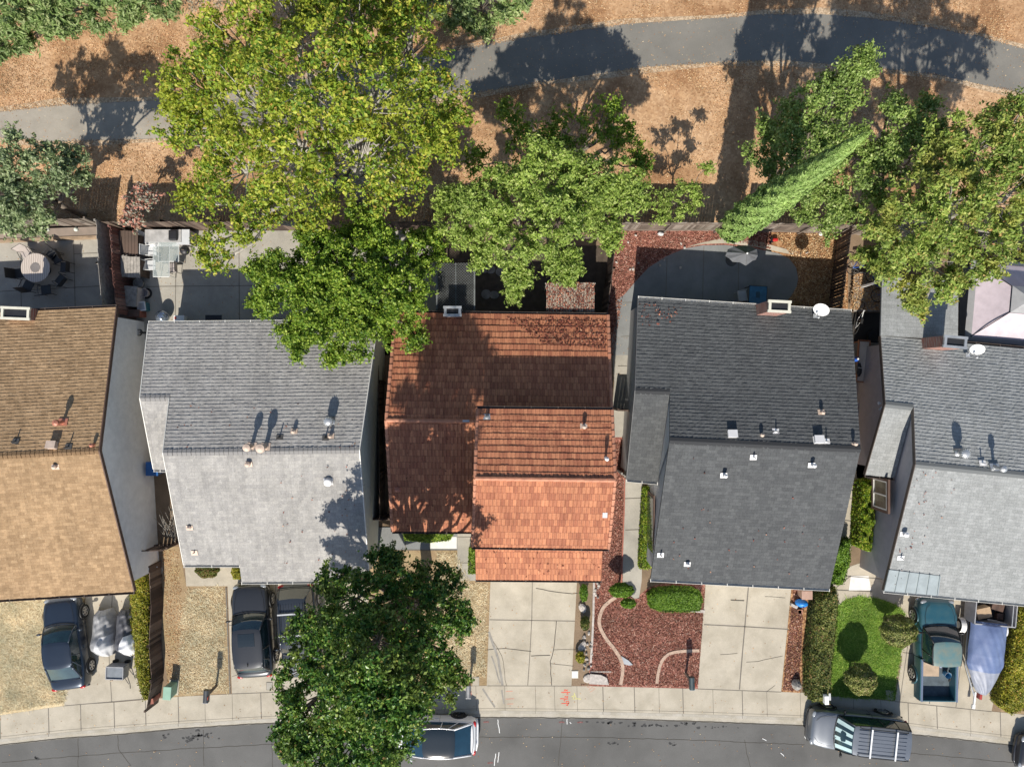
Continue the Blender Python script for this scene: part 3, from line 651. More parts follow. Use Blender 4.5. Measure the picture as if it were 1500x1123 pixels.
panel(h1, 'meter_box', m_galv, (-18.27, -8.55, 1.25), (.14, .34, .5)); panel(h1, 'meter_panel', M('meter_panel_grey', (.28, .28, .28), .7), (-18.32, -8.5, 1.25), (.06, 1.0, 1.1))
MB().tube([(-18.24, -8.9, .9), (-18.1, -9.1, .5), (-17.7, -9.15, .4)], .03).build('conduit', m_galv, h1)
# ---- house with the light grey roof
h2 = house('house with light grey shingle roof behind the two parked dark cars', G(390, 660))
rl, rr = G(218, 474, ZE), G(553, 471, ZE)
wl, wm = G(205.5, 583, 3.68), G(249, 583, 3.68)
gl, gr = G(239, 663, 4.55), G(526, 659, 4.55)
el, em = G(225.5, 687, 2.55), G(243.5, 688, 2.55)
fl, fm, fm2, fr = G(269.5, 827, 2.55), G(349, 827, 2.55), G(354, 852, 2.25), G(541, 850, 2.25)
body(h2, m_stuc_c, [rl.lerp(wl, .01)+Vector((1.75, 0, 0)), rr, gl, gr, fl, G(540, 827, 2.55)])
body(h2, m_stuc_c, [rl, G(262, 474, ZE), wl, wm, el, em], front_in=.3)
body(h2, m_stuc_c, [G(352, 700, 3.9)+Vector((.06, 0, 0)), G(533, 700, 3.9), G(352.6, 760, 3.3)+Vector((.06, 0, 0)), G(536, 760, 3.3), fm2+Vector((.06, 0, 0)), fr], front_in=.4, lift=.2)
mid = lambda a_, b_, t: a_.lerp(b_, t)
gm = gl.lerp(gr, (fm.x-gl.x+.25)/(gr.x-gl.x)); _F = (fl, fm, gr, gl); _ip = lambda px, py: hit0((fl, fm, gm, gl), px, py); fm2 = _ip(354, 852); fr = _ip(541, 850); fm = gm.lerp(fm2, (gm.y-fm.y)/(gm.y-fm2.y))
tt = (wl-rl).y/(gl-rl).y
rm_ = rr.lerp(gr, tt)                       # rear plane between eave and the wing ridge, full width
wm = wl.lerp(rm_, (wm-wl).length/(rm_-wl).length); RA = (rr, rl, wl, rm_); RB = (rm_, wm, gl, gr)
F2a = (fl, fm, gm, gl)
F2b = (fm2, fr, gr, gm); W2 = (el, em, wm, wl)
rf = roof(h2, [RA, RB, F2a, F2b, W2], m_r2, seed=21); rf2 = rf
ridge_cap(rf, gr, gl, m_r2); ridge_cap(rf, wm, wl, m_r2)
bargeboard(rf, [rl, wl, el], m_gut_w, (-1, 0, 0), .04); bargeboard(rf, [rr, gr, fr], m_gut_w, (1, 0, 0), .04); bargeboard(rf, [wm+up3*.02, gl], m_gut_w, (-1, 0, 0), .03); bargeboard(rf, [gl, fl], m_gut_w, (-1, 0, 0), .03)
gutter_(rf, rl, rr, m_gut_w, (0, 1, 0)); gutter_(rf, fl, fm, m_gut_w, (0, -1, 0)); gutter_(rf, fm2, fr, m_gut_w, (0, -1, 0)); gutter_(rf, el, em, m_gut_w, (0, -1, 0))
tri = MB(); tri.add([wm-up3*.12+Vector((.05, 0, 0)), gl-up3*.12+Vector((.05, 0, 0)), Vector((em.x, em.y, 2.4)), Vector((wm.x, wm.y, 2.4)), ], [(0, 1, 2, 3)]); tri.build('wall', m_stuc_c, h2)
vent(rf, RB, 363, 655, 'cap', .6, .085, m_pipe_tan); vent(rf, RB, 383, 656, 'cap', .65, .1, m_pipe_tan); vent(rf, RB, 407, 641, 'pipe', .33, .03, m_blackpipe); vent(rf, RB, 429, 632, 'hood', .26, .055, m_pipe_tan)
vent(rf, RB, 481, 617, 'turbine', .42, .1, m_galv); vent(rf, RB, 475, 642, 'pipe', .3, .035, m_blackpipe); vent(rf, RB, 483, 639, 'hood', .25, .05, m_pipe_tan)
vent(rf, F2b, 362, 680, 'hood', .3, .07, m_pipe_tan); vent(rf, F2b, 480, 705, 'tube', .2, .1, m_vent_w); vent(rf, F2a, 276, 773, 'hood', .18, .06, m_pipe_tan); vent(rf, F2a, 283, 810, 'pipe', .2, .025, m_pipe_tan)
RB2 = RB
# ---- house with the clay tile roof
h3 = house('house with orange clay tile roof and raised upper storey', G(730, 660))
rl, rr = G(580, 458, ZE), G(890.5, 462, ZE); gl, gr = G(566, 615, 4.25), G(896, 619, 4.25); fl, fr = G(575, 777.5, ZE), G(694, 778, ZE)
gmid = gl.lerp(gr, (G(705, 617, 4.25).x-gl.x)/(gr.x-gl.x))
R3 = (rr, rl, gl, gr); F3 = (fl, fr+Vector((.25, 0, 0)), gmid, gl)
body(h3, m_stuc_c, [rl, rr, gl, gr, fl, G(880, 779, ZE)], lift=.2)
rf = roof(h3, [R3, F3], m_tile, 'tile', .31, 31, label='weathered lower roof of clay tiles'); rf3 = rf
ridge_cap(rf, gl, gmid, m_cap3, tile=True, step=.32)
for (x, y) in ((568, 597), (686, 617)): pass
for a_, b_ in ((rl, gl), (gl, fl), (rr, gr)):
    mb = MB(); n = int((b_-a_).length/.31)
    for i in range(n): mb.tube([a_.lerp(b_, i/n)+up3*.05, a_.lerp(b_, (i+1.02)/n)+up3*.03], [.09, .075], 8)
    mb.build('verge_tiles', m_cap3, rf)
gutter_(rf, rl, rr, m_gut_b, (0, 1, 0)); gutter_(rf, fl, fr, m_gut_b, (0, -1, 0))
vent(rf, F3, 582, 717, 'hood', .22, .07, m_pipe_red)
mb = MB(); q = hit(R3, 683, 616); mb.box((q.x, q.y, q.z+.17), (.3, .09, .02)); mb.build('flashing', m_galv, rf)
chimney(rf, 663, 456, 0, 3.1, .72, .42, m_stuc_l, m_galv)
ul, ur = G(699.5, 598.5, 5.2), G(896.5, 600.5, 5.2); ugl, ugr = G(696, 700, 6.15), G(901, 703, 6.15); ufl, ufr = G(692, 800, 5.1), G(891.5, 803, 5.1)
body(h3, m_stuc_c, [ul, ur, ugl, ugr, ufl, ufr], inset=.2, front_in=.25, zb=2.0, lift=.2)
R3u = (ur, ul, ugl, ugr); F3u = (ufl, ufr, ugr, ugl)
rf = roof(h3, [R3u, F3u], m_tile, 'tile', .285, 35, label='brighter upper roof of orange clay tiles')
ridge_cap(rf, ugl, ugr, m_cap3, tile=True, step=.32)
for a_, b_ in ((ul, ugl), (ugl, ufl), (ur, ugr), (ugr, ufr)):
    mb = MB(); n = int((b_-a_).length/.285)
    for i in range(n): mb.tube([a_.lerp(b_, i/n)+up3*.05, a_.lerp(b_, (i+1.02)/n)+up3*.03], [.08, .065], 8)
    mb.build('verge_tiles', m_cap3, rf)
gutter_(rf, ul, ur, m_gut_b, (0, 1, 0)); gutter_(rf, ufl, ufr, m_gut_b, (0, -1, 0))
vent(rf, R3u, 713, 611, 'hood', .25, .05, m_galv); vent(rf, R3u, 856, 625, 'hood', .36, .055, m_pipe_tan, True); vent(rf, R3u, 889, 672, 'hood', .55, .05, m_vent_w, False)
q = hit(F3u, 886, 754); MB().box((q.x, q.y, q.z+.045), (.2, .24, .02), rx=.3).build('flashing', m_stuc_l, rf)
gl_, gr_ = G(695.5, 778, 3.4), G(884, 780, 3.4); gfl, gfr = G(697, 848, 2.45), G(880.5, 849.5, 2.45)
F3g = (gfl, gfr, gr_, gl_)
rf = roof(h3, [F3g], m_tile, 'tile', .31, 38, label='low garage roof of orange clay tiles')
mb = MB(); a0, b0 = Vector(gfl), Vector(gfr)
mb.hexa([(a0.x+.1, a0.y+.4, 0), (b0.x-.1, b0.y+.4, 0), (gr_.x-.1, gr_.y, 0), (gl_.x+.1, gl_.y, 0)], [(a0.x+.1, a0.y+.4, 2.4), (b0.x-.1, b0.y+.4, 2.4), (gr_.x-.1, gr_.y, 3.2), (gl_.x+.1, gl_.y, 3.2)]); mb.build('wall', m_stuc_c, h3)
gutter_(rf, gfl, gfr, m_gut_b, (0, -1, 0))
MB().box((1.2, gfl.y+.38, 1.1), (4.4, .06, 2.2)).build('garage_door', m_wpaint, h3)
# ---- house with the charcoal roof
h4 = house('house with charcoal shingle roof beside the tiled house and red mulch yard', G(1090, 650))
rl, rr = G(935, 437.5, ZE), G(1247, 457, ZE); gl, gr = G(981, 645, 4.6), G(1260.5, 658, 4.6); fl, fr = G(953, 848, ZE), G(1215, 862, ZE)
wl, wm = G(930.5, 572, 3.75), G(981, 575, 3.75); el, em = G(918, 702, ZE), G(963, 706, ZE)
tt = (wl-rl).y/(G(925, 643, 4.6)-rl).y
rm_ = rr.lerp(gr, .645)
wm = wl.lerp(rm_, (wm-wl).length/(rm_-wl).length); RA = (rr, rl, wl, rm_); RB = (rm_, wm, gl, gr); F4 = (fl, fr, gr, gl); W4 = (el, em, wm, wl)
body(h4, m_stuc_l, [rl+Vector((1.3, 0, 0)), rr, gl, gr, fl, fr], inset=.12, lift=.26); body(h4, m_stuc_l, [rl, G(985, 441, ZE), wl, wm, el, em], front_in=.3, inset=.1, lift=.24)
rf = roof(h4, [RA, RB, F4, W4], m_r4, seed=41)
ridge_cap(rf, gr, gl, m_r4); ridge_cap(rf, wm, wl, m_r4)
tri = MB(); tri.add([wm-up3*.12+Vector((.05, 0, 0)), gl-up3*.12+Vector((.05, 0, 0)), Vector((em.x, em.y, 2.4)), Vector((wm.x, wm.y, 2.4))], [(0, 1, 2, 3)]); tri.build('wall', m_stuc_l, h4)
gutter_(rf, rl, rr, m_gut_w, (.05, 1, 0)); gutter_(rf, fl, fr, m_gut_w, (.05, -1, 0)); gutter_(rf, el, em, m_gut_w, (.05, -1, 0))
bargeboard(rf, [rl, wl, el], M('charcoal_trim', (.14, .14, .14), .7), (-1, 0, 0), .03)
for x, y in ((1073, 637), (1200, 645)): vent(rf, RB, x, y, 'box', .2, .1, m_vent_w)
vent(rf, RB, 1117, 637, 'hood', .3, .05, m_pipe_tan); vent(rf, RB, 1139, 632, 'pipe', .3, .03, m_vent_w); vent(rf, RB, 1206, 604, 'hood', .3, .05, m_pipe_tan)
vent(rf, RB, 1214, 647, 'pipe', .34, .03, m_vent_w); vent(rf, RB, 1254, 650, 'hood', .34, .05, m_pipe_tan, False)
vent(rf, F4, 1106, 670, 'pipe', .3, .035, m_vent_w); vent(rf, F4, 1063, 697, 'hood', .4, .055, m_vent_w); vent(rf, F4, 1193, 682, 'hood', .42, .055, m_vent_w)
vent(rf, F4, 969, 814, 'pipe', .3, .035, m_vent_w); vent(rf, F4, 1008, 827, 'hood', .25, .055, m_vent_w)
chimney(rf, 1141, 449, 0, 4.1, .92, .5, m_brick, m_stuc_c, rz=-.05)
w4 = MB().box((6.72, -6.9, 1.5), (.06, 3.2, 1.5)).build('window', m_trim_br, h4); MB().box((6.7, -6.9, 1.5), (.04, 2.9, 1.25)).build('pane', m_glass_w, w4)
MB().box((9.4+1.5, -9.05, 1.1), (4.6, .06, 2.2), rz=-.05).build('garage_door', m_wpaint, h4)
F4x = F4; RA4 = RA
# ---- house with the pale grey roof, far right
h5 = house('house with pale grey shingle roof and mauve grey side wall behind the teal pickup', G(1400, 690))
rl, rr = G(1290, 492, ZE), G(1850, 543, ZE); gl, gr = G(1341, 680, 4.65), G(1850, 731, 4.65); fl, fr = G(1295, 864.5, ZE), G(1850, 918, ZE)
wl, wm = G(1297, 592, 3.8), G(1337.5, 598, 3.8); el, em = G(1267.5, 695, ZE), G(1310, 699.5, ZE)
rm_ = rr.lerp(gr, (wl-rl).length/(wl-rl).length*.6)
rm_ = rr.lerp(gr, .61)
wm = wl.lerp(rm_, (wm-wl).length/(rm_-wl).length); RA = (rr, rl, wl, rm_); RB = (rm_, wm, gl, gr); F5 = (fl, fr, gr, gl); W5 = (el, em, wm, wl)
body(h5, m_stuc_g, [rl+Vector((1.2, 0, 0)), rr, gl, gr, fl, fr], inset=.1); body(h5, m_stuc_g, [rl, G(1335, 496, ZE), wl, wm, el, em], front_in=.35, inset=.42)
rf = roof(h5, [RA, RB, F5, W5], m_r5, seed=51)
ridge_cap(rf, gr, gl, m_r5); ridge_cap(rf, wm, wl, m_r5)
bargeboard(rf, [rl, wl, el], m_gut_b, (-1, 0, 0), .03); bargeboard(rf, [wm+up3*.02, gl, fl], m_gut_b, (-1, 0, 0), .03)
tri = MB(); tri.add([wm-up3*.02+Vector((.1, 0, 0)), gl-up3*.02+Vector((.1, 0, 0)), Vector((em.x+.1, em.y, 2.4)), Vector((wm.x+.1, wm.y, 2.4))], [(0, 1, 2, 3)]); tri.build('wall', m_stuc_g, h5)
gutter_(rf, rl, rr, m_gut_b, (.09, 1, 0)); gutter_(rf, fl, fr, m_gut_w, (-.09, -1, 0)); gutter_(rf, el, em, m_gut_b, (0, -1, 0))
vent(rf, RB, 1415, 664, 'turbine', .6, .1, m_galv); vent(rf, RB, 1444, 679, 'pipe', .3, .03, m_vent_w); vent(rf, RB, 1467, 686, 'cap', .55, .07, m_galv)
vent(rf, F5, 1328, 783, 'hood', .35, .07, m_vent_w); vent(rf, F5, 1323, 818, 'pipe', .3, .035, m_vent_w)
chimney(rf, 1398, 501, 0, 4.2, .95, .5, m_brick, m_galv, rz=-.09)
# standing seam corner of the front eave
a0 = hit(F5, 1302, 834, .05); b0 = hit(F5, 1376, 843, .05); c0 = hit(F5, 1372, 872, .05); d0 = hit(F5, 1294.5, 865, .05)
mb = MB(); mb.hexa([p-up3*.02 for p in (d0, c0, b0, a0)], [p for p in (d0, c0, b0, a0)])
for k in range(6):
    t = k/5; p, q = d0.lerp(c0, t), a0.lerp(b0, t); mb.hexa([p, p+Vector((.04, 0, 0)), q+Vector((.04, 0, 0)), q], [p+up3*.05, p+Vector((.04, 0, .05)), q+Vector((.04, 0, .05)), q+up3*.05])
mb.build('metal_roof_panel', M('seam_metal', (.27, .31, .32), .5, .2, var=.08), rf)
wx = 17.53
wn = MB()
for (cy, cz, sy, sz) in ((-5.25, 2.78, 1.6, .12), (-5.25, 1.42, 1.6, .12), (-4.5, 2.1, .12, 1.24), (-6.0, 2.1, .12, 1.24)): wn.box((wx-.04, cy, cz), (.1, sy, sz))
wn = wn.build('window', m_trim_br, h5)
sash = MB()
for (cy, cz, sy, sz) in ((-5.25, 2.68, 1.36, .06), (-5.25, 1.52, 1.36, .06), (-4.6, 2.1, .06, 1.1), (-5.9, 2.1, .06, 1.1), (-5.25, 2.1, .06, 1.1)): sash.box((wx-.06, cy, cz), (.05, sy, sz))
sash.build('sash', m_gut_w, wn); MB().box((wx-.03, -5.25, 2.1), (.03, 1.36, 1.2)).build('pane', M('curtained_glass', (.16, .17, .13), .12, var=.3, scale=2, spec=.8), wn)
# patio cover, joined to the house
pc = MB(); q = [G(1292, 405, 2.35), G(1404, 411, 2.35), G(1403, 498, 2.6), G(1290, 491, 2.6)]
pcv = roof(h5, [(q[1], q[0], q[3], q[2])], m_r5, 'flat', .5, 55, label='nearly flat pale patio roof')
for x, y in ((1294, 408), (1345, 409), (1400, 413)): MB().box((G(x, y, 2.3).x, G(x, y, 2.3).y-.1, 1.12), (.1, .1, 2.24)).build('post', m_wpaint, h5)
MB().tube([G(1289, 590, 2.9), G(1287, 592, 2.95), G(1286, 590, 3.0)], .03).box(G(1290, 598, 3.1), (.2, .06, .05), rz=.7).box(G(1288, 590, 3.1), (.14, .06, .05), rz=-.5).build('security_lamp', m_wpaint, h5)
# dishes
def dish(label, px, py, z, r, shadow_z=0, yaw=0, lean=35):
    p = G(px, py, z); t = thing('satellite_dish', label, 'satellite dish', (p.x, p.y, z-.6))
    mb = MB(); mb.M = Matrix.Translation(p) @ Matrix.Rotation(yaw, 4, 'Z') @ Matrix.Rotation(R(lean), 4, 'X')
    prof = [(.01, 0)]+[(r*k/6, .16*r*(k/6)**2) for k in range(1, 7)]+[(r*1.01, .16*r+.01), (r*.98, .16*r-.012)]+[(r*k/6, .16*r*(k/6)**2-.02) for k in range(5, 0, -1)]
    mb.lathe((0, 0, 0), prof, 28, 1, .8); mb.build('reflector', m_wpaint, t, smooth=True)
    a = mb.M @ Vector((0, -r*.75, .05)); b = mb.M @ Vector((0, -r*.7, r*1.15)); c = mb.M @ Vector((0, 0, -.03))
    MB().tube([a, b], .015, 6).tube([mb.M @ Vector((r*.5, -.1, .06)), b], .008, 5).tube([mb.M @ Vector((-r*.5, -.1, .06)), b], .008, 5).build('feed_arm', m_galv, t)
    MB().ball(b, (.05, .05, .07)).build('feed_horn', m_stuc_l, t)
    MB().tube([c, c-up3*.3, c+Vector((0, -.25, -.6))], .025, 8).box(c+Vector((0, -.25, -.6)), (.2, .2, .02)).build('mast', m_galv, t); return t
dish('white satellite dish on the rear eave of the charcoal roof', 1203, 453, 3.35, .36, yaw=-.5)
dish('pale satellite dish right of the brick chimney on the pale grey roof', 1431, 511, 3.5, .33, yaw=-.3)
# ---------------------------------------------------------------- fences
def board_fence(label, px, h, mat, seed=1, rail_side=1, lean=0, bw=.14, gap=.006, world=None, cap=False, rails=(.35, 1.5), postmat=None, cat='fence', name='fence'):
    pts = world or ppts(*px); rr = random.Random(seed); c = pts[0].lerp(pts[-1], .5); t = thing(name, label, cat, (c.x, c.y, 0))
    mb = MB(); rl = MB(); posts = []
    for a, b in zip(pts, pts[1:]):
        L = (b-a).length; n = max(1, int(L/(bw+gap))); d = (b-a)/n; u = d.normalized(); q = Vector((-u.y, u.x, 0))
        for i in range(n):
            p = a+d*(i+.5); hh = h+rr.uniform(-.02, .02); l = lean+rr.uniform(-.01, .01); o = q*rr.uniform(-.004, .004)
            wv = u*max(.02, d.length/2-gap/2); th = q*.01; tp = q*l*hh+Vector((0, 0, hh))
            mb.hexa([p+o-wv-th, p+o+wv-th, p+o+wv+th, p+o-wv+th], [p+o-wv-th+tp, p+o+wv-th+tp, p+o+wv+th+tp, p+o-wv+th+tp])
        for z in rails:
            o = q*(.035*rail_side+lean*z); m = (a+b)/2+o; MB().box((m.x, m.y, z), (L, .04, .09), rz=math.atan2(u.y, u.x)).build('rail', mat, t)
        if cap: m = (a+b)/2+q*lean*h; rl.box((m.x, m.y, h+.03), (L, .14, .035), rz=math.atan2(u.y, u.x))
        np_ = max(1, int(round(L/2.4)))
        for i in range(np_+1):
            p = a+(b-a)*(i/np_)+q*.06*rail_side; tp = q*lean*(h+.04)
            m2 = MB(); k = .045
            m2.hexa([p+Vector(v) for v in ((-k, -k, 0), (k, -k, 0), (k, k, 0), (-k, k, 0))], [p+tp+Vector(v)+Vector((0, 0, h+.04)) for v in ((-k, -k, 0), (k, -k, 0), (k, k, 0), (-k, k, 0))])
            m2.build('post', postmat or mat, t)
    mb.build('board_panel', mat, t); return t
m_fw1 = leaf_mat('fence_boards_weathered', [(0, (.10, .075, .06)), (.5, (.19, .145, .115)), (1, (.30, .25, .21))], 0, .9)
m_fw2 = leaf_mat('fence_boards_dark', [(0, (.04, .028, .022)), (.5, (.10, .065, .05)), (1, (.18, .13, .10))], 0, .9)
m_fw3 = leaf_mat('fence_boards_red', [(0, (.12, .05, .04)), (.6, (.22, .10, .08)), (1, (.3, .18, .15))], 0, .9)
board_fence('weathered board fence with lights behind the round table patio', [(-150, 345), (0, 340), (90, 334), (158, 334)], 1.9, m_fw1, 1, 1, cap=True)
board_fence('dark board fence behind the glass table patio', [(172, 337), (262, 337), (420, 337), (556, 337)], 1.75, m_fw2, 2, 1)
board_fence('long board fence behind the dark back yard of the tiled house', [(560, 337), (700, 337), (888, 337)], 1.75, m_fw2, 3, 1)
board_fence('sunlit board fence along the back of the red mulch yard', [(899, 338), (1046, 338)], 1.75, m_fw1, 4, -1)
board_fence('short board fence stretch right of the tall cypress', [(1096, 339), (1240, 342)], 1.8, m_fw1, 5, -1)
board_fence('fence hidden under the broad mottled tree at the right', [(1246, 342), (1420, 372), (1560, 380)], 1.8, m_fw1, 6, -1)
board_fence('tall grey fence between the round table patio and the cluttered patio', [(176, 336), (179, 395), (184, 455)], 2.0, m_wood_l, 7, -1, bw=.2, cap=True)
board_fence('reddish slatted screen beside the leaning planks', [(190, 342), (193, 400), (199, 462)], 1.7, m_fw3, 8, -1, gap=.03)
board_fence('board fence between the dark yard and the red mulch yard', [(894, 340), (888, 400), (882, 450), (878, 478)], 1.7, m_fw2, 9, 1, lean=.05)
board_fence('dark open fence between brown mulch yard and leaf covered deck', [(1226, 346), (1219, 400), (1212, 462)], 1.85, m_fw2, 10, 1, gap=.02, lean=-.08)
board_fence('narrow dark gate across the path beside the tiled house', [(899, 600), (918, 600)], 1.5, m_fw2, 11, 1, cat='gate', name='gate')
board_fence('grey side gate at the foot of the yellowish side path', [(904, 690), (927, 700)], 1.3, m_wood_l, 12, 1, cat='gate', name='gate')
board_fence('leaning dark board fence beside the yellow green hedge', [(236, 822), (239, 880), (236, 935), (240, 985), (232, 1028)], 1.0, m_fw2, 13, -1, lean=-.08, rails=(.3, .9))
board_fence('low dark lattice gate between white wall and light grey house', [(222, 797), (262, 796)], 1.2, m_fw2, 14, 1, gap=.04, cat='gate', name='gate')
board_fence('brown angled gate beside the rounded green lawn', [(1290, 818), (1300, 838), (1330, 852)], 1.3, m_trim_br, 15, 1, gap=.02, cat='gate', name='gate')
board_fence('black side gate between cream wall and tiled house', [(549, 752), (578, 752)], 1.6, m_fw2, 16, 1, cat='gate', name='gate')
board_fence('dark wood fence in the shaded gap left of the tiled house', [(560, 478), (562, 560), (564, 752)], 1.5, m_fw2, 17, 1)
# low retaining bench in the far left yard
t = thing('planter_bench', 'long low wooden planter wall below the weathered fence with lights', 'planter', (G(60, 352).x, G(60, 352).y, 0))
a, b = G(-150, 362), G(160, 350); n = (b-a).normalized(); q = Vector((-n.y, n.x, 0))
MB().hexa([a, b, b+q*.1, a+q*.1], [p+up3*.45 for p in (a, b, b+q*.1, a+q*.1)]).build('beam', M('pale_beam', (.36, .26, .17), .9, var=.2), t)
MB().hexa([a+q*.102, b+q*.102, b+q*.5, a+q*.5], [a+q*.102+up3*.4, b+q*.102+up3*.4, b+q*.5+up3*.6, a+q*.5+up3*.6]).build('shelf', m_fw1, t)
for i, (x, lab) in enumerate(((112, 'glass lamp on the weathered fence, left one of two near its right end'), (146, 'glass lamp on the weathered fence at its right end'), (70, 'small lamp on the weathered fence half hidden by grey green tree'))):
    p = G(x, 332, 1.6); t = thing('fence_lamp', lab, 'lamp', (p.x, p.y-.1, 1.5), 'lamps on the fence')
    MB().box((p.x, p.y-.05, 1.6), (.06, .1, .12)).build('bracket', m_blackpipe, t); MB().lathe((p.x, p.y-.14, 1.52), [(.04, 0), (.09, .05), (.1, .14), (.06, .19), (.01, .2)], 12).build('lamp_shade', M('frosted_glass', (.7, .72, .6), .3), t)
# ---------------------------------------------------------------- trees
def limb(mb, a, b, r0, r1, rr, bend=.12):
    n = 5; a, b = Vector(a), Vector(b); L = (b-a).length; pts = [a]
    for i in range(1, n): pts.append(a.lerp(b, i/n)+Vector((rr.uniform(-1, 1), rr.uniform(-1, 1), rr.uniform(-.3, .6)))*L*bend*.5)
    pts.append(b); mb.tube(pts, [r0+(r1-r0)*i/n for i in range(n+1)], 7); return pts
def tree(name, label, base, lobes, leafmat, barkmat, leaf=.15, puff=(.3, .6), dens=1.0, seed=1, trunk=.22, cat='tree', group=None, twigs=True, hollow=.45, asp=1.0, upb=.25, fork=.45, sc=.95, zk=1.0, kk=12):
    lobes = [(x, y, z*zk, r*(34.5-z*zk)/(34.5-z)) for x, y, z, r in lobes]
    rng = np.random.default_rng(seed); rr = random.Random(seed)
    B = G(*base, 0); t = thing(name, label, cat, (B.x, B.y, 0), group)
    Lb = [(G(x, y, z), r) for x, y, z, r in lobes]
    top = sum((p for p, r in Lb), Vector())/len(Lb)
    tb = MB(); forkp = Vector((B.x+(top.x-B.x)*fork*.5, B.y+(top.y-B.y)*fork*.5, max(.4, min(p.z for p, r in Lb)*fork)))
    limb(tb, B-up3*.6, forkp, trunk*1.15, trunk*.85, rr, .05)
    Cs, Ns, Sz = [], [], []
    tw = MB()
    for p, r in Lb:
        r = r*sc
        e = p-up3*r*.35
        pts = limb(tb, forkp, e, trunk*.55, trunk*.2, rr, .14)
        K = int(kk*r*r+6)
        # puff centres: through the lobe with a bias to its skin
        d = rng.normal(size=(K, 3)); d /= np.linalg.norm(d, axis=1, keepdims=True); d[:, 2] = np.where(d[:, 2] < -.2, -d[:, 2]*.5, d[:, 2])
        rad = r*(hollow+(1-hollow)*rng.random(K)**.7)*rng.uniform(.85, 1.12, K)
        pc = np.array(p)+d*rad[:, None]*np.array([1, 1, .8])
        if twigs:
            for c in pc[::2]:
                s = e.lerp(Vector(pts[-2]), rr.random()*.6); tw.tube([s, s.lerp(Vector(c), .55)+Vector((0, 0, rr.uniform(-.1, .15))), c], [trunk*.13, trunk*.08, .008], 4, False)
        for k in range(K):
            pr = rng.uniform(*puff); n = int(dens*95*(pr/.45)**2*(.15/leaf)**2)
            ms = rng.integers(6, 12); sp = rng.normal(size=(ms, 3)); sp /= np.linalg.norm(sp, axis=1, keepdims=True); sp[:, 2] = np.abs(sp[:, 2])*.8-.2; sl = rng.uniform(.6, 1.35, ms)
            j = rng.integers(0, ms, n); tt = rng.random(n)**.7
            q = sp[j]+rng.normal(size=(n, 3))*(.30*(1.15-tt))[:, None]
            C = pc[k]+q*(pr*sl[j]*tt*1.15)[:, None]*np.array([1, 1, .75])+rng.normal(size=(n, 3))*pr*.12; N = q+rng.normal(size=(n, 3))*.8+np.array([0, 0, upb+.1])
            Cs.append(C); Ns.append(N); Sz.append(leaf*rng.uniform(.45, .85, n))
    C = np.concatenate(Cs); N = np.concatenate(Ns); s = np.concatenate(Sz)
    ok = C[:, 2] > .12; C, N, s = C[ok], N[ok], s[ok]
    V, F = orient_quads(C, N, s, rng, asp); bulk('crown', V, F, leafmat, t)
    if twigs: tb.v += []; o = len(tb.v); tb.v += tw.v; tb.f += [tuple(i+o for i in f) for f in tw.f]
    tb.build('trunk', barkmat, t, smooth=True); return t
m_bark = M('bark', (.22, .18, .14), .9, var=.25, scale=8, bmp=.02)
m_bark_p = M('pale_bark', (.42, .39, .34), .85, var=.25, scale=5, bmp=.01)
m_lfA = leaf_mat('sycamore_leaves', [(0, (.11, .21, .025)), (.35, (.25, .38, .04)), (.7, (.48, .53, .06)), (.93, (.66, .60, .12)), (1, (.52, .30, .07))], .4, .5, patch=(.42, .46, .05), pscale=.5)
m_lfB = leaf_mat('ash_leaves', [(0, (.16, .25, .04)), (.4, (.32, .44, .08)), (.8, (.48, .58, .14)), (1, (.6, .66, .24))], .4, .5)
m_lfC = leaf_mat('camphor_leaves', [(0, (.08, .17, .02)), (.4, (.21, .34, .035)), (.8, (.36, .47, .06)), (1, (.48, .55, .1))], .35, .45)
m_lfG = leaf_mat('oak_leaves', [(0, (.12, .2, .035)), (.4, (.26, .37, .08)), (.8, (.38, .48, .13)), (1, (.5, .56, .22))], .3, .5)
m_lfH = leaf_mat('pistache_leaves', [(0, (.14, .23, .04)), (.4, (.32, .43, .08)), (.8, (.46, .55, .14)), (.96, (.58, .52, .17)), (1, (.58, .28, .12))], .38, .5, patch=(.46, .44, .10), pscale=.6)
m_lfI = leaf_mat('olive_leaves', [(0, (.12, .18, .07)), (.4, (.25, .32, .14)), (.8, (.38, .44, .22)), (1, (.52, .56, .34))], .25, .5)
m_lfM = leaf_mat('magnolia_leaves', [(0, (.03, .09, .02)), (.4, (.08, .19, .03)), (.8, (.19, .32, .05)), (.96, (.38, .46, .1)), (1, (.35, .16, .07))], .25, .35, patch=(.24, .3, .06), pscale=.6)
m_lfL = leaf_mat('pepper_leaves', [(0, (.16, .25, .07)), (.5, (.32, .43, .14)), (1, (.5, .54, .26))], .35, .5)
tree('sycamore_tree', 'tallest yellow green sycamore tree spreading from the trail to the back fences', (525, 292),
     [(290, 125, 8, 1.8), (270, 175, 7, 1.1), (350, 60, 9, 2), (430, 25, 10, 2.1), (520, 25, 10, 2.1), (600, 60, 9, 1.9), (640, 150, 8, 1.4), (305, 210, 7, 1.7), (370, 150, 10, 2.1), (455, 110, 11.5, 2.3), (545, 130, 11, 2.1), (600, 200, 8.5, 1.6), (350, 245, 8, 1.8), (430, 220, 10, 2.2), (520, 230, 9.5, 2), (590, 270, 7, 1.3), (305, 295, 6, 1.2), (375, 320, 6, 1.4), (313, 355, 5, .9), (320, 383, 4.6, .55), (450, 300, 7, 1.4), (650, 215, 7, .9), (262, 130, 7, .8), (668, 170, 7, .7), (330, 100, 8, .9), (285, 95, 7, .5), (480, -20, 10, 2), (570, -10, 9, 1.7)], m_lfA, m_bark_p, .115, (.26, .5), .6, 101, .32)
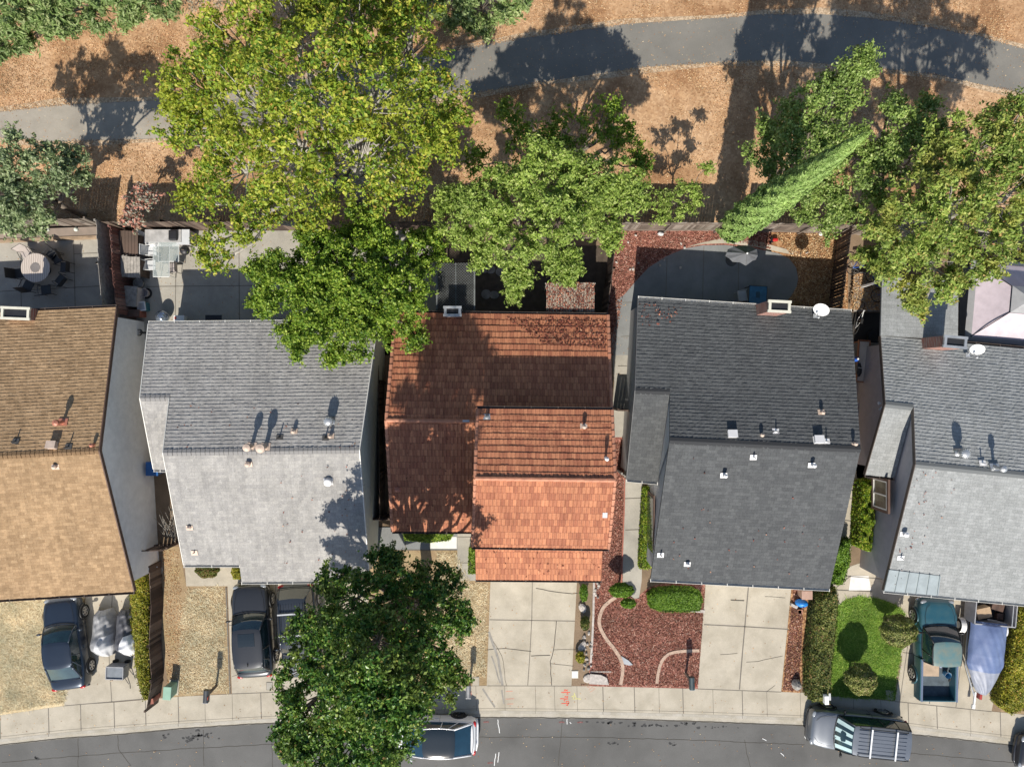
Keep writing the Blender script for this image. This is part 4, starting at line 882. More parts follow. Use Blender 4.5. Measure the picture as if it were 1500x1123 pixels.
tree('ash_tree', 'bright green feathery tree in the middle between sycamore and small sapling', (792, 350),
     [(720, 290, 6.5, 1.5), (790, 270, 7, 1.8), (855, 262, 6.5, 1.6), (910, 265, 5.5, 1.2), (680, 325, 5.5, 1.2), (745, 345, 6, 1.5), (820, 330, 6.5, 1.6), (878, 315, 5, 1.1), (755, 400, 4.6, .8), (748, 428, 4, .4), (820, 378, 5, .9), (838, 405, 4.4, .5), (925, 290, 5, .8), (660, 290, 5, .8), (700, 372, 4.6, .7), (890, 350, 4.4, .5)], m_lfB, m_bark, .09, (.25, .46), 1.0, 102, .2, asp=1.3, hollow=.35, zk=1.12, kk=15)
tree('young_tree', 'dark green bushy tree top just above the bright feathery tree', (848, 255),
     [(755, 185, 4, 1), (770, 215, 4.4, 1), (830, 190, 4.4, 1.2), (885, 185, 4.2, 1.1), (925, 205, 4, .9), (895, 150, 4, .45), (800, 215, 4.4, 1), (740, 160, 3.6, .4), (935, 240, 4, .7), (700, 240, 3.6, .8)], m_lfC, m_bark, .1, (.25, .45), .62, 103, .14)
tree('round_crown_tree', 'dense deep green round tree overhanging the light grey roof', (566, 452),
     [(420, 415, 6, 1.5), (500, 395, 6.5, 1.9), (580, 395, 6, 1.6), (455, 480, 6, 1.3), (530, 480, 6.2, 1.5), (592, 450, 5, 1.1), (388, 440, 5.5, .7), (495, 522, 5, .6), (625, 365, 5, 1), (465, 360, 6, 1.2), (540, 340, 6, 1.2), (606, 490, 4.6, .5), (378, 398, 5.4, .5), (440, 500, 5.4, .6), (545, 440, 6.8, 1.4), (460, 430, 6.8, 1.3)], m_lfC, m_bark, .095, (.28, .46), 1.5, 104, .22, hollow=.45, kk=19)
tree('sapling', 'small light green sapling just above the sunlit mulch yard fence', (982, 302),
     [(978, 292, 3, .6), (1005, 275, 3.1, .6), (1033, 247, 2.8, .3), (1000, 312, 2.5, .5), (968, 318, 2.4, .35), (1020, 290, 2.6, .4)], m_lfB, m_bark, .09, (.2, .34), .9, 105, .06)
tree('oak_tree', 'green oak tree with a pointed top left of the cypress tip', (1130, 288),
     [(1252, 100, 6.4, .6), (1262, 80, 6.4, .35), (1240, 135, 6, .9), (1185, 150, 6, 1.1), (1212, 120, 5.6, .5), (1150, 190, 5, 1.1), (1125, 235, 4.5, 1), (1190, 220, 6, 1.4), (1165, 285, 5, 1.1), (1230, 195, 6, 1.2), (1210, 295, 4.5, 1.1), (1245, 245, 5, 1.1), (1120, 190, 4.4, .5), (1175, 320, 3.6, .5), (1270, 105, 5.6, .4)], m_lfG, m_bark, .095, (.26, .5), .9, 106, .2, zk=1.08)
tree('oak_tree', 'darker shaded oak tree right of the cypress tip', (1270, 300),
     [(1310, 185, 5, 1.3), (1340, 220, 5, 1.2), (1290, 265, 4.5, 1.2), (1352, 165, 4.5, .8), (1240, 318, 3.5, .7), (1305, 150, 4.4, .5), (1280, 225, 4.6, 1), (1212, 335, 2.8, .4), (1380, 200, 5, 1)], m_lfG, m_bark, .095, (.26, .5), .85, 107, .18, zk=1.3)
tree('pistache_tree', 'broad mottled green and orange tree at the right edge over the grey roof', (1362, 330),
     [(1330, 330, 6, 1.7), (1400, 295, 7, 1.9), (1470, 285, 7, 1.9), (1370, 240, 6.5, 1.5), (1440, 215, 7, 1.7), (1300, 370, 5, 1.3), (1370, 385, 5.5, 1.5), (1440, 360, 6, 1.5), (1495, 345, 6, 1.3), (1335, 425, 4.5, .8), (1490, 190, 6, 1.5), (1285, 320, 5, 1), (1350, 455, 4, .3), (1540, 270, 6, 2), (1270, 380, 4.4, .6), (1400, 410, 4.8, .6)], m_lfH, m_bark_p, .09, (.26, .5), .85, 108, .24, asp=1.35, zk=1.2)
tree('olive_tree', 'grey green tree at the left edge over the weathered fence', (115, 312),
     [(25, 235, 5, 1.4), (75, 245, 5, 1.2), (45, 295, 4.5, 1.4), (110, 235, 4.5, .7), (5, 290, 5, 1.3), (60, 328, 4, .7), (125, 262, 4, .4), (-30, 250, 5, 1.4), (15, 330, 4, .6)], m_lfI, m_bark, .09, (.24, .45), .85, 109, .15, asp=1.4)
tree('flowering_shrub', 'sparse pink and grey shrub above the dark fence by the patio corner', (213, 300),
     [(205, 303, 2.6, .7), (188, 318, 2.3, .5), (224, 290, 2.6, .55), (210, 275, 2.4, .4), (200, 325, 2.2, .4)], leaf_mat('pink_grey_leaves', [(0, (.25, .28, .16)), (.35, (.5, .48, .4)), (.55, (.62, .26, .18)), (1, (.78, .42, .32))], .3, .7), m_bark_p, .1, (.18, .3), .8, 110, .05, 'shrub')
tree('willow_shrub', 'grassy green shrub mass filling the top left corner', (60, 20),
     [(20, 15, 2.6, 1.3), (75, 12, 2.6, 1.3), (130, 5, 2.6, 1.2), (185, 0, 2.4, 1.2), (10, 50, 2.2, .9), (235, 0, 2.2, 1), (-30, 10, 2.6, 1.4), (55, 42, 2.2, .8), (100, 35, 2.2, .8), (150, 28, 2.2, .7), (40, 65, 1.8, .4), (0, 75, 1.8, .5), (195, 20, 2, .7)], m_lfL, m_bark, .1, (.24, .45), .8, 111, .1, 'shrub', asp=2.2)
tree('dry_bush', 'pale leafless brush at the top edge left of the sycamore', (300, -5),
     [(285, 5, 1.6, .6), (330, 0, 1.6, .6), (310, -15, 1.8, .6)], leaf_mat('dry_twig_leaves', [(0, (.25, .2, .13)), (1, (.5, .42, .3))], .1, .9), m_bark_p, .08, (.2, .35), .25, 112, .06, 'shrub')
tree('pepper_tree', 'light green drooping tree at the top edge right of the sycamore', (710, 30),
     [(660, 8, 4, 1.1), (705, 8, 4.4, 1.2), (750, 0, 4, .9), (700, 40, 3.6, .7), (735, 22, 3.8, .6), (620, 0, 4, 1), (690, -30, 4.5, 1.4), (672, 35, 3.6, .6)], m_lfL, m_bark, .09, (.22, .42), .75, 113, .12, asp=1.8)
tree('magnolia_tree', 'large dark green street tree over the sidewalk beside the white car', (622, 858),
     [(492, 850, 5.5, .8), (555, 840, 5.8, 1.1), (628, 848, 5.6, 1.1), (515, 885, 7.2, 1.4), (590, 890, 7.5, 1.6), (655, 885, 6, 1), (452, 925, 6.5, 1), (672, 912, 6, .7), (480, 965, 8.4, 1.4), (548, 950, 10.4, 1.6), (622, 950, 9, 1.5), (652, 985, 9, .9), (440, 985, 7.4, .8), (500, 1030, 10, 1.4), (570, 1010, 11.6, 1.7), (600, 1010, 9, 1.0), (452, 1040, 8, 1), (520, 1090, 10, 1.3), (560, 1072, 10.4, 1.2), (472, 1100, 8.6, 1.1), (560, 1115, 9, .8), (572, 818, 5, .5), (505, 925, 9, 1.2), (425, 1020, 6.8, .45), (445, 1095, 7.5, .7), (420, 1060, 7.5, .6), (425, 1100, 7, .6), (540, 1000, 12, 1.3), (598, 1015, 12, .9)], m_lfM, m_bark, .105, (.26, .44), 1.25, 114, .28, hollow=.45, zk=1.06, kk=16)
# ---- cypress
def cypress():
    B = G(1066, 339); hgt = 13.6; t = thing('cypress_tree', 'tall slender light green cypress leaning across the oaks', 'tree', (B.x, B.y, 0))
    rng = np.random.default_rng(7); n = 52000; u = rng.random(n)**.8; z = .15+u*(hgt-.15)
    f = np.interp(z/hgt, [0, .03, .1, .25, .5, .75, .92, 1], [.45, .8, .98, 1, .82, .52, .22, .03])
    th = rng.uniform(0, 6.283, n); lump = 1+.10*np.sin(th*5+z*2.2)*np.sin(z*1.7+th)+.08*np.sin(th*9-z*4.3)+.06*np.sin(z*7+th*3)+.1*(rng.random(n)**8)
    r = .74*f*lump*(1-.22*rng.random(n)**2)
    C = np.column_stack([B.x+r*np.cos(th), B.y+r*np.sin(th), z]); N = np.column_stack([np.cos(th), np.sin(th), np.full(n, .25)])+rng.normal(size=(n, 3))*.3
    V, F = orient_quads(C, N, .06*rng.uniform(.6, 1.3, n), rng, 1.2)
    bulk('crown', V, F, leaf_mat('cypress_leaves', [(0, (.15, .25, .05)), (.5, (.27, .40, .10)), (1, (.40, .52, .17))], .15, .6), t)
    MB().tube([B, B+up3*6, B+up3*(hgt-1)], [.2, .13, .03], 8).build('trunk', m_bark, t)
cypress()
# ---- hedges and bushes
def blob_leaves(C0, R3, n, size, rng, sq=1.0, low=-.2):
    q = rng.normal(size=(n, 3)); q /= np.linalg.norm(q, axis=1, keepdims=True); q[:, 2] = np.where(q[:, 2] < low, -q[:, 2], q[:, 2])
    lump = 1+.05*np.sin(q[:, 0]*9+C0[0])+.05*np.sin(q[:, 1]*11+C0[1])
    C = np.array(C0)+q*np.array(R3)*(lump*rng.uniform(.88, 1.03, n))[:, None]
    return C, q+rng.normal(size=(n, 3))*.6
def bush(name, label, C0, R3, mat, n, size=.07, seed=1, group=None, cat='bush', stem=0):
    rng = np.random.default_rng(seed); t = thing(name, label, cat, (C0[0], C0[1], 0), group)
    C, N = blob_leaves(C0, R3, n, size, rng); ok = C[:, 2] > .02; C, N = C[ok], N[ok]
    V, F = orient_quads(C, N, size*rng.uniform(.5, 1.1, len(C)), rng); bulk('foliage', V, F, mat, t)
    m = MB(); m.ball(C0, [x*.85 for x in R3], 16, 10, .02); m.build('twigs', M('inner_twigs', (.05, .06, .02), .9), t)
    if stem: MB().tube([(C0[0], C0[1], 0), (C0[0]+.02, C0[1], stem*.5), (C0[0], C0[1], stem)], .05).build('stem', m_bark, t)
    return t
def hedge(label, poly, h, mat, n, size=.06, seed=1, h0=0, name='hedge', rough=.1):
    """clipped block hedge over a polygon of ground points"""
    rng = np.random.default_rng(seed); a = np.array([(p.x, p.y) for p in poly]); c = a.mean(0); t = thing(name, label, 'hedge', (c[0], c[1], 0))
    nt_ = int(n*.7); P = rng.uniform(a.min(0), a.max(0), (nt_*4, 2)); P = P[inpoly(P, a)][:nt_]
    def edge_d(P):
        d = np.full(len(P), 9.)
        for i in range(len(a)):
            p, q = a[i], a[(i+1) % len(a)]; e = q-p; tt = np.clip(((P-p)@e)/(e@e), 0, 1); d = np.minimum(d, np.linalg.norm(P-p-tt[:, None]*e, axis=1))
        return d
    d = edge_d(P); top = h*(1-.3*np.exp(-(d/.12)**1.5))
    z = top+rough*(np.sin(P[:, 0]*5+seed)*np.sin(P[:, 1]*4)*.6+np.sin(P[:, 0]*13)*np.sin(P[:, 1]*11)*.4)-rng.random(len(P))**2*.18
    C = [np.column_stack([P, z])]; N = [np.tile([0, 0, 1.], (len(P), 1))]
    per = [np.linalg.norm(a[(i+1) % len(a)]-a[i]) for i in range(len(a))]; tot = sum(per)
    orient = 1 if sum(a[i][0]*a[(i+1) % len(a)][1]-a[(i+1) % len(a)][0]*a[i][1] for i in range(len(a))) > 0 else -1
    for i in range(len(a)):
        m = int((n-nt_)*per[i]/tot); s = rng.random(m)[:, None]; p = a[i]+(a[(i+1) % len(a)]-a[i])*s; e = (a[(i+1) % len(a)]-a[i])/per[i]; o = np.array([e[1], -e[0]])*orient
        p = p+o*rng.uniform(-.08, .03, m)[:, None]; C.append(np.column_stack([p, h0+(h*.9-h0)*rng.random(m)])); N.append(np.tile([o[0], o[1], .3], (m, 1)))
    C = np.concatenate(C); N = np.concatenate(N)+rng.normal(size=(len(C), 3))*.55
    V, F = orient_quads(C, N, size*rng.uniform(.5, 1.1, len(C)), rng); bulk('foliage', V, F, mat, t)
    cc = Vector((c[0], c[1], 0)); MB().prism([(cc.x+(x-cc.x)*.93, cc.y+(y-cc.y)*.97) for x, y in a], .0, h*.78).build('twigs', M('hedge_core', (.05, .06, .02), .95), t)
    return t
m_hg = leaf_mat('hedge_green', [(0, (.06, .14, .01)), (.5, (.15, .28, .02)), (1, (.28, .42, .05))], .25, .5)
m_hy = leaf_mat('hedge_yellow', [(0, (.13, .15, .012)), (.4, (.32, .32, .025)), (.85, (.48, .44, .05)), (1, (.5, .28, .06))], .25, .5)
m_hd = leaf_mat('hedge_mixed', [(0, (.05, .08, .015)), (.5, (.15, .18, .035)), (.85, (.28, .29, .07)), (1, (.32, .16, .07))], .2, .55)
m_ht = leaf_mat('topiary_leaves', [(0, (.1, .13, .02)), (.5, (.24, .27, .06)), (.85, (.38, .38, .12)), (1, (.5, .36, .2))], .2, .55)
m_hb = leaf_mat('lime_leaves', [(0, (.06, .14, .01)), (.4, (.2, .33, .02)), (.8, (.4, .46, .04)), (1, (.5, .45, .1))], .3, .5)
hedge('long yellow green hedge between the covered motorcycles and the leaning fence', ppts((199, 838), (218, 830), (228, 850), (229, 920), (231, 1012), (222, 1016), (212, 985), (206, 920), (203, 880)), .95, m_hy, 15000, .055, 201)
hedge('oval clipped bright green hedge on the red mulch yard', ppts((947, 868), (955, 860), (985, 857), (1010, 858), (1022, 863), (1025, 875), (1021, 889), (1000, 891), (965, 890), (949, 884)), .7, m_hg, 16000, .045, 202, rough=.02)
hedge('tall mixed hedge between the driveway mulch and the rounded lawn', ppts((1186, 868), (1212, 852), (1216, 870), (1212, 920), (1207, 960), (1203, 1018), (1176, 1014), (1175, 960), (1181, 910)), 1.1, m_hd, 20000, .06, 203)
hedge('thick yellow green hedge right of the blue covered boat', ppts((1478, 884), (1510, 886), (1512, 930), (1492, 1000), (1482, 1030), (1466, 1036), (1449, 1024), (1456, 985), (1470, 930)), .9, m_hy, 18000, .06, 204)
hedge('narrow hedge between concrete path and charcoal roofed house wall', ppts((940, 712), (951, 710), (950, 770), (951, 828), (934, 828), (936, 780)), .75, m_hb, 9000, .055, 205)
hedge('leafy climbing hedge against the mauve grey side wall', ppts((1251, 702), (1266, 700), (1265, 745), (1260, 800), (1245, 795), (1247, 755)), 1.2, m_hb, 14000, .09, 206, rough=.3)
hedge('low green hedge beside the charcoal roof corner', ppts((1212, 792), (1238, 785), (1236, 820), (1226, 850), (1205, 850)), .8, m_hg, 6000, .06, 207)
hedge('small green bed framed by the brown angled gate', ppts((1270, 800), (1298, 806), (1292, 824), (1262, 820)), .4, m_hb, 3500, .06, 208)
hedge('dark shaded shrubs under the front eave of the tiled house', ppts((592, 774), (668, 774), (660, 788), (630, 792), (594, 788)), .5, m_lfC, 5000, .06, 209)
hedge('short green hedge beside the walk left of the garage of the tiled house', ppts((688, 800), (698, 800), (698, 836), (687, 836)), .6, m_lfC, 2500, .06, 210)
def ball_at(px, py, z, r): p = G(px, py, z); return (p.x, p.y, z), r
c, r = ball_at(1260, 993, 1.15, .68)
bush('topiary', 'round clipped topiary ball on the lawn beside the street', c, (.72, .72, .72), m_ht, 9000, .05, 221, 'topiary balls', 'topiary', .6)
c, r = ball_at(1314, 922, 1.25, .8)
bush('topiary', 'round clipped topiary ball beside the teal pickup', c, (.82, .78, .75), m_ht, 9500, .05, 222, 'topiary balls', 'topiary', .6)
c, r = ball_at(910, 864, .9, .5)
bush('bush', 'flat topped green bush at the end of the curved mulch border', c, (.58, .36, .3), m_hg, 4500, .05, 223, stem=.7)
c, r = ball_at(920, 883, .45, .4)
bush('bush', 'small low green bush just below the flat topped one', c, (.36, .24, .3), m_hg, 2500, .05, 224)
c, r = ball_at(305, 833, .5, .6)
bush('bush', 'half red half green round bush under the light grey eave', c, (.56, .42, .45), leaf_mat('red_green_leaves', [(0, (.08, .13, .02)), (.5, (.2, .24, .04)), (1, (.3, .12, .07))], .2, .5), 4500, .055, 225)
c, r = ball_at(349, 836, .4, .4)
bush('bush', 'smaller yellow green bush tucked beside the garage corner', c, (.3, .4, .38), m_hy, 2000, .055, 226)
c, r = ball_at(855, 868, .4, .4)
bush('desert_plant', 'light green leafy plant at the top of the stone strip', c, (.2, .42, .3), m_hg, 900, .07, 227, cat='plant')
c, r = ball_at(857, 912, .3, .4)
bush('desert_plant', 'scrubby plant midway down the stone strip', c, (.22, .35, .25), m_hd, 700, .07, 228, cat='plant')
c, r = ball_at(850, 962, .3, .4)
bush('desert_plant', 'yellow green tuft near the lower end of the stone strip', c, (.22, .26, .25), m_hy, 700, .07, 229, cat='plant')
# ---------------------------------------------------------------- vehicles
def paint_mat(name, c, rough=.28, metal=.35, coat=.8, var=.03):
    return M(name, c, rough, metal, var=var, spec=.5, coat=coat, scale=1.5, fine=60)
m_glass = M('car_glass', (.012, .018, .02), .06, var=.02, spec=.9, coat=.5)
m_glass_t = M('car_glass_tinted_teal', (.015, .04, .045), .06, var=.2, spec=.9, coat=.5)
m_tyre = M('tyre_rubber', (.018, .018, .018), .85)
m_rim = M('alloy_rim', (.5, .5, .5), .3, .7)
m_chrome = M('chrome', (.7, .7, .7), .15, .9, var=.03)
m_lamp = M('headlight_glass', (.28, .3, .32), .1, var=.03, spec=.8)
m_tail = M('taillight_red', (.45, .02, .02), .2, var=.05)
m_trimk = M('black_trim', (.025, .025, .025), .5)
def car(label, W, L, Ht, paint, px, py, head, belt=.98, hoodz=.92, boot=.98, ws=(.17, .02), rw=(-.40, -.30), wr=.36, glass=None, roofmat=None, cat='car', name='parked_car',
        rimmat=None, wheels=(.30, -.30), bed=False, rack=0, ribs=0, wz=.34, pillar_mat=None, roundn=1.0, zg=0., sunroof=False, grp='parked vehicles', glassroof=False, mirrors=True):
    """x forward; ws = (base x, roof x) of windscreen in L, rw the same for the rear window"""
    t = thing(name, label, cat, (0, 0, 0), grp); glass = glass or m_glass; pm = pillar_mat or paint; rm = roofmat or paint
    hw = W/2
    # ---- lower body: cross sections along x
    def sect(x, zt, wf):
        w_ = hw*wf; zl = .24
        half = [(0, zt+.035), (w_*.45, zt+.028), (w_*.78, zt), (w_*.92, zt-.05), (w_*.985, zt-.16), (w_*1.0, zt*.62), (w_*.985, zt*.42), (w_*.95, zl+.04), (w_*.85, zl-.02), (0, zl-.03)]
        pts = [(x, y, z) for y, z in half]+[(x, -y, z) for y, z in half[-2:0:-1]]
        return pts
    xb, xr = ws[0], rw[0]
    st = [(-.5, boot-.42, .70), (-.497, boot-.2, .80), (-.485, boot-.06, .87), (-.45, boot, .94), (xr if xr > -.44 else -.43, boot+.01, .985), ((xr+0)/2-.05, belt, 1), (0, belt, 1), (xb, belt-.01, 1), (xb+.08, hoodz+.01, .99), (.36, hoodz-.03, .975), (.43, hoodz-.08, .94), (.47, hoodz-.15, .86*roundn), (.49, hoodz-.24, .76*roundn), (.5, hoodz-.42, .62*roundn)]
    if bed: st = [(-.08, boot-.3, .97), (-.078, boot, .985), (-.06, boot, .985), (0, belt, 1)]+st[7:]
    st = sorted(st); mb = MB(); S_ = [sect(x*L, z, w_) for x, z, w_ in st]; n = len(S_[0])
    mb.add([p for s in S_ for p in s], [(i*n+k, i*n+(k+1) % n, (i+1)*n+(k+1) % n, (i+1)*n+k) for i in range(len(S_)-1) for k in range(n)]+[tuple(range(n-1, -1, -1)), tuple(range((len(S_)-1)*n, len(S_)*n))])
    bd = mb.build('body', paint, t, smooth=True, sub=2)
    # ---- greenhouse
    zb, zr = belt-.01, Ht; wb, wt = hw*.90, hw*wr*2
    bowf, bowr = .10, .06
    def base(u, v): pass
    def wsp(u, v):
        y = -1+2*u; xb_ = ws[0]*L+bowf*(1-y*y)*1.3; xt_ = ws[1]*L+bowf*.8*(1-y*y)
        z = zb-.02+(zr-.04-zb+.02)*v+.03*math.sin(math.pi*v)+.03*(1-y*y)*v; return (xb_+(xt_-xb_)*v+.02*math.sin(math.pi*v), y*(wb*.96+(wt*.97-wb*.96)*v), z)
    def rwp(u, v):
        y = 1-2*u; xb_ = rw[0]*L-bowr*(1-y*y); xt_ = rw[1]*L-bowr*(1-y*y)
        zz = boot if not bed else zb
        z = zz-.02+(zr-.06-zz+.02)*v+.03*(1-y*y)*v; return (xb_+(xt_-xb_)*v, y*(wb*.93+(wt*.95-wb*.93)*v), z)
    MB().grid(wsp, 10, 5).build('windscreen', glass, t, smooth=True); MB().grid(rwp, 10, 5).build('rear_window', glass, t, smooth=True)
    for s in (1, -1):
        def sd_(u, v):
            x0 = rw[0]*L+(rw[1]-rw[0])*L*v; x1 = ws[0]*L+(ws[1]-ws[0])*L*v; x = x0+(x1-x0)*u; bow = .05*math.sin(math.pi*u)
            return (x, s*(wb*.955+bow+(wt*.97-wb*.955)*v+.015*math.sin(math.pi*v)), zb-.03+(zr-.05-zb+.03)*v)
        g = MB().grid((lambda u, v: sd_(1-u, v)) if s > 0 else sd_, 10, 4); g.build('side_window', glass, t, smooth=True)
        pb = MB()
        for pts, r in (([wsp(0 if s < 0 else 1, v/4) for v in range(5)], .035), ([rwp(1 if s < 0 else 0, v/4) for v in range(5)], .05), ([sd_(u/8, 1) for u in range(9)], .03), ([sd_(u/8, .02) for u in range(9)], .022)):
            pb.tube(pts, r, 6)
        for q in (.45, .2) if not bed else (.35,): pb.tube([Vector(sd_(q, v/3)) for v in range(4)], .022, 6)
        pb.build('pillar', pm, t, smooth=True)
    def rfp(u, v):
        y = -1+2*u; x0 = rw[1]*L-bowr*(1-y*y)-.02; x1 = ws[1]*L+bowf*.8*(1-y*y)+.01; x = x0+(x1-x0)*v
        return (x, y*wt*1.0, zr-.04+.045*(1-y**4)+.018*math.sin(math.pi*v)-.02*(v < .01 or v > .99))
    r_ = MB().grid(rfp, 14, 12).build('roof', m_glass if glassroof else rm, t, smooth=True)
    x0, x1 = rw[1]*L, ws[1]*L
    if sunroof: MB().grid(lambda u, v: (x1-.75+.62*v, -.4+.8*u, zr+.022+.01*math.sin(math.pi*v)), 4, 4).build('sunroof', m_glass, r_); MB().box((x0+.12, 0, zr+.05), (.14, .03, .06)).build('aerial', m_trimk, r_)
    for k in range(ribs):
        y = (-.5+(k+.5)/ribs)*wt*1.75; MB().box(((x0+x1)/2, y, zr+.018), ((x1-x0)*.86, .02, .03)).build('roof_rib', rm, r_)
    for k in range(rack):
        xx = x0+(x1-x0)*((k+.6)/(rack+.2)); MB().box((xx, 0, zr+.13), (.07, wt*1.9, .035)).build('crossbar', m_wpaint if label.startswith('silver') else m_galv, r_)
    if rack:
        for s in (1, -1): MB().tube([(x0+.15, s*wt*.92, zr), (x0+.2, s*wt*.92, zr+.09), (x1-.3, s*wt*.92, zr+.09), (x1-.2, s*wt*.92, zr)], .022, 6).build('roof_rail', m_trimk, r_)
    # ---- hood shut line, wipers, lamps, bumpers
    xh = ws[0]*L+bowf*1.3
    hl = MB(); hl.tube([(xh+.03-.12*abs(y)**2, y*wb*.9, belt+.028-.01*abs(y)) for y in (-1, -.6, -.2, .2, .6, 1)], .022, 6); hl.build('cowl', m_trimk, t)
    for s in (1, -1):
        MB().tube([(xh+.02, s*wb*.86, belt+.025), ((xh+.43*L)/2, s*wb*.84, hoodz+.012), (.42*L, s*wb*.72, hoodz-.05), (.455*L, s*wb*.5, hoodz-.07)], .007, 5).build('bonnet_seam', m_trimk, t)
        MB().tube([(xh+.05, s*.1+.25, belt+.045), (xh-.22, s*.1-.12, belt+.10)], .009, 4).build('wiper', m_trimk, t)
        for q in (ws[0]-.02, (ws[0]+rw[0])/2): MB().tube([(q*L, s*(hw+.004), .4), (q*L, s*(hw+.002), belt-.2), (q*L, s*hw*.93, belt-.04)], .006, 4).build('door_seam', m_trimk, t)
        MB().box(((ws[0]+rw[0])/2*L+.15, s*(hw+.01), belt-.22), (.18, .03, .03)).build('door_handle', pm, t)
    if not bed:
        MB().tube([(rw[0]*L-bowr*(1-y*y)-.03, y*wb*.9, boot+.022) for y in (-1, -.5, 0, .5, 1)], .012, 6).build('boot_seam', m_trimk, t)
    for s in (1, -1):
        MB().ball((.468*L, s*hw*.70*min(1, roundn+.02), hoodz-.22), (.11, .17, .065), 12, 8).build('headlight', m_lamp, t, smooth=True)
        if not bed: MB().ball((-.478*L, s*hw*.74, boot-.14), (.09, .17, .07), 12, 8).build('taillight', m_tail, t, smooth=True)
        if mirrors:
            MB().ball((ws[0]*L-.25, s*(hw+.1), belt+.06), (.06, .12, .08), 10, 7).box((ws[0]*L-.25, s*(hw-.02), belt), (.05, .16, .04)).build('wing_mirror', pm if pm != m_chrome else m_trimk, t, smooth=True)
        for wx_ in wheels:
            w_ = MB(); cx, cy = wx_*L, s*(hw-.09); R_ = wz
            prof = [(R_*.62, -.1), (R_*.93, -.115), (R_, -.08), (R_, .08), (R_*.93, .115), (R_*.62, .1)]
            k = 28; vs = []
            for r, y in prof:
                vs += [(cx+r*math.cos(6.2832*i/k), cy+y*s, R_+r*math.sin(6.2832*i/k)) for i in range(k)]
            w_.add(vs, [(a*k+i, a*k+(i+1) % k, ((a+1) % 6)*k+(i+1) % k, ((a+1) % 6)*k+i) for a in range(6) for i in range(k)])
            wh = w_.build('wheel', m_tyre, t, smooth=False)
            rmb = MB(); kk = 24
            rmb.add([(cx+R_*.64*math.cos(6.2832*i/kk), cy+s*.06, R_+R_*.64*math.sin(6.2832*i/kk)) for i in range(kk)], [tuple(range(kk))]); rmb.build('brake_disc', m_trimk, wh)
            rb = MB()
            for i in range(6):
                a = i*1.0472; rb.box((cx+R_*.33*math.cos(a), cy+s*.1, R_+R_*.33*math.sin(a)), (R_*.6, .025, .06), ry=-a)
            ring = [(cx+R_*.62*math.cos(6.2832*i/kk), cy+s*.1, R_+R_*.62*math.sin(6.2832*i/kk)) for i in range(kk+1)]; rb.tube(ring, .02, 5)
            rb.build('rim', rimmat or m_rim, wh)
            ab = MB(); arch = [(cx+(R_+.06)*math.cos(math.pi*i/14), s*(hw-.005), R_+(R_+.06)*math.sin(math.pi*i/14)) for i in range(15)]
            ab.tube(arch, .035, 6); ab.build('wheel_arch', m_trimk if cat != 'pickup' else paint, t, smooth=True)
    MB().tube([(.5*L*q, y*hw, .42) for q, y in ((.93, -.9), (.99, -.6), (1.005, 0), (.99, .6), (.93, .9))], .06, 8).build('front_bumper', pm if cat == 'car' else m_chrome, t, smooth=True)
    xb2 = -.5*L-.02; MB().tube([(xb2+.05, -hw*.85, .45), (xb2-.02, -hw*.5, .45), (xb2-.02, hw*.5, .45), (xb2+.05, hw*.85, .45)], .06, 8).build('rear_bumper', pm if cat == 'car' else m_chrome, t, smooth=True)
    p = G(px, py, zg+.85); t.location = (p.x, p.y, zg); t.rotation_euler = (0, 0, R(head)); return t
# heading: degrees, 90 = nose towards the houses
car('dark navy sedan parked half on the dry lawn at far left', 1.84, 4.55, 1.48, paint_mat('navy_paint', (.028, .04, .06), .3, .5), 93, 943, 97, ws=(.20, .05), rw=(-.37, -.2), boot=1.0, glass=m_glass_t)
car('black sport utility vehicle nearest the bare yard in front of the grey house', 1.9, 4.6, 1.62, paint_mat('graphite_paint', (.045, .047, .05), .3, .5), 369, 924, 94, belt=1.02, hoodz=.98, boot=1.02, ws=(.19, .06), rw=(-.42, -.32), sunroof=True, glass=m_glass_t, wz=.36)
car('black wagon with roof rack half covered by the big street tree', 1.9, 4.7, 1.72, paint_mat('black_blue_paint', (.03, .036, .045), .32, .4), 438, 924, -86, belt=1.05, hoodz=1.0, boot=1.05, ws=(.21, .10), rw=(-.46, -.38), rack=2, ribs=9, wz=.37)
car('white car with black glass roof parked on the street under the tree', 1.86, 4.5, 1.45, paint_mat('white_car_paint', (.78, .78, .78), .25, .0), 631, 1080, 179, hoodz=.86, boot=.95, ws=(.26, .06), rw=(-.45, -.26), wr=.385, glassroof=True, zg=-.13, rimmat=m_trimk, glass=M('blue_reflecting_glass', (.012, .045, .075), .06, var=.1, spec=.9))
t = car('silver and black sport utility vehicle with striped sunshade on the street', 1.92, 4.7, 1.8, paint_mat('silver_grey_paint', (.20, .215, .235), .35, .5), 1256, 1072, 174, belt=1.1, hoodz=1.06, boot=1.1, ws=(.24, .13), rw=(-.48, -.44), rack=2, ribs=7, wz=.38, zg=-.13, glass=m_glass_t, pillar_mat=m_trimk, wr=.38)
ms_ = MB(); W_ = 1.92*.45
for k in range(4):
    y = -.72+k*.41; f0 = .24*4.7+.14; f1 = .13*4.7+.12
    ms_.add([(f0-.10*(y/.86)**2-.02, y, 1.125), (f0-.10*((y+.2)/.86)**2-.02, y+.2, 1.125), (f1-.06*((y+.2)/.86)**2, (y+.2)*.84, 1.79), (f1-.06*(y/.86)**2, y*.84, 1.79)], [(0, 1, 2, 3)])
s_ = ms_
o = None
mm_ = MB(); mm_.v = [(v[0], v[1], v[2]) for v in ms_.v]; mm_.f = ms_.f
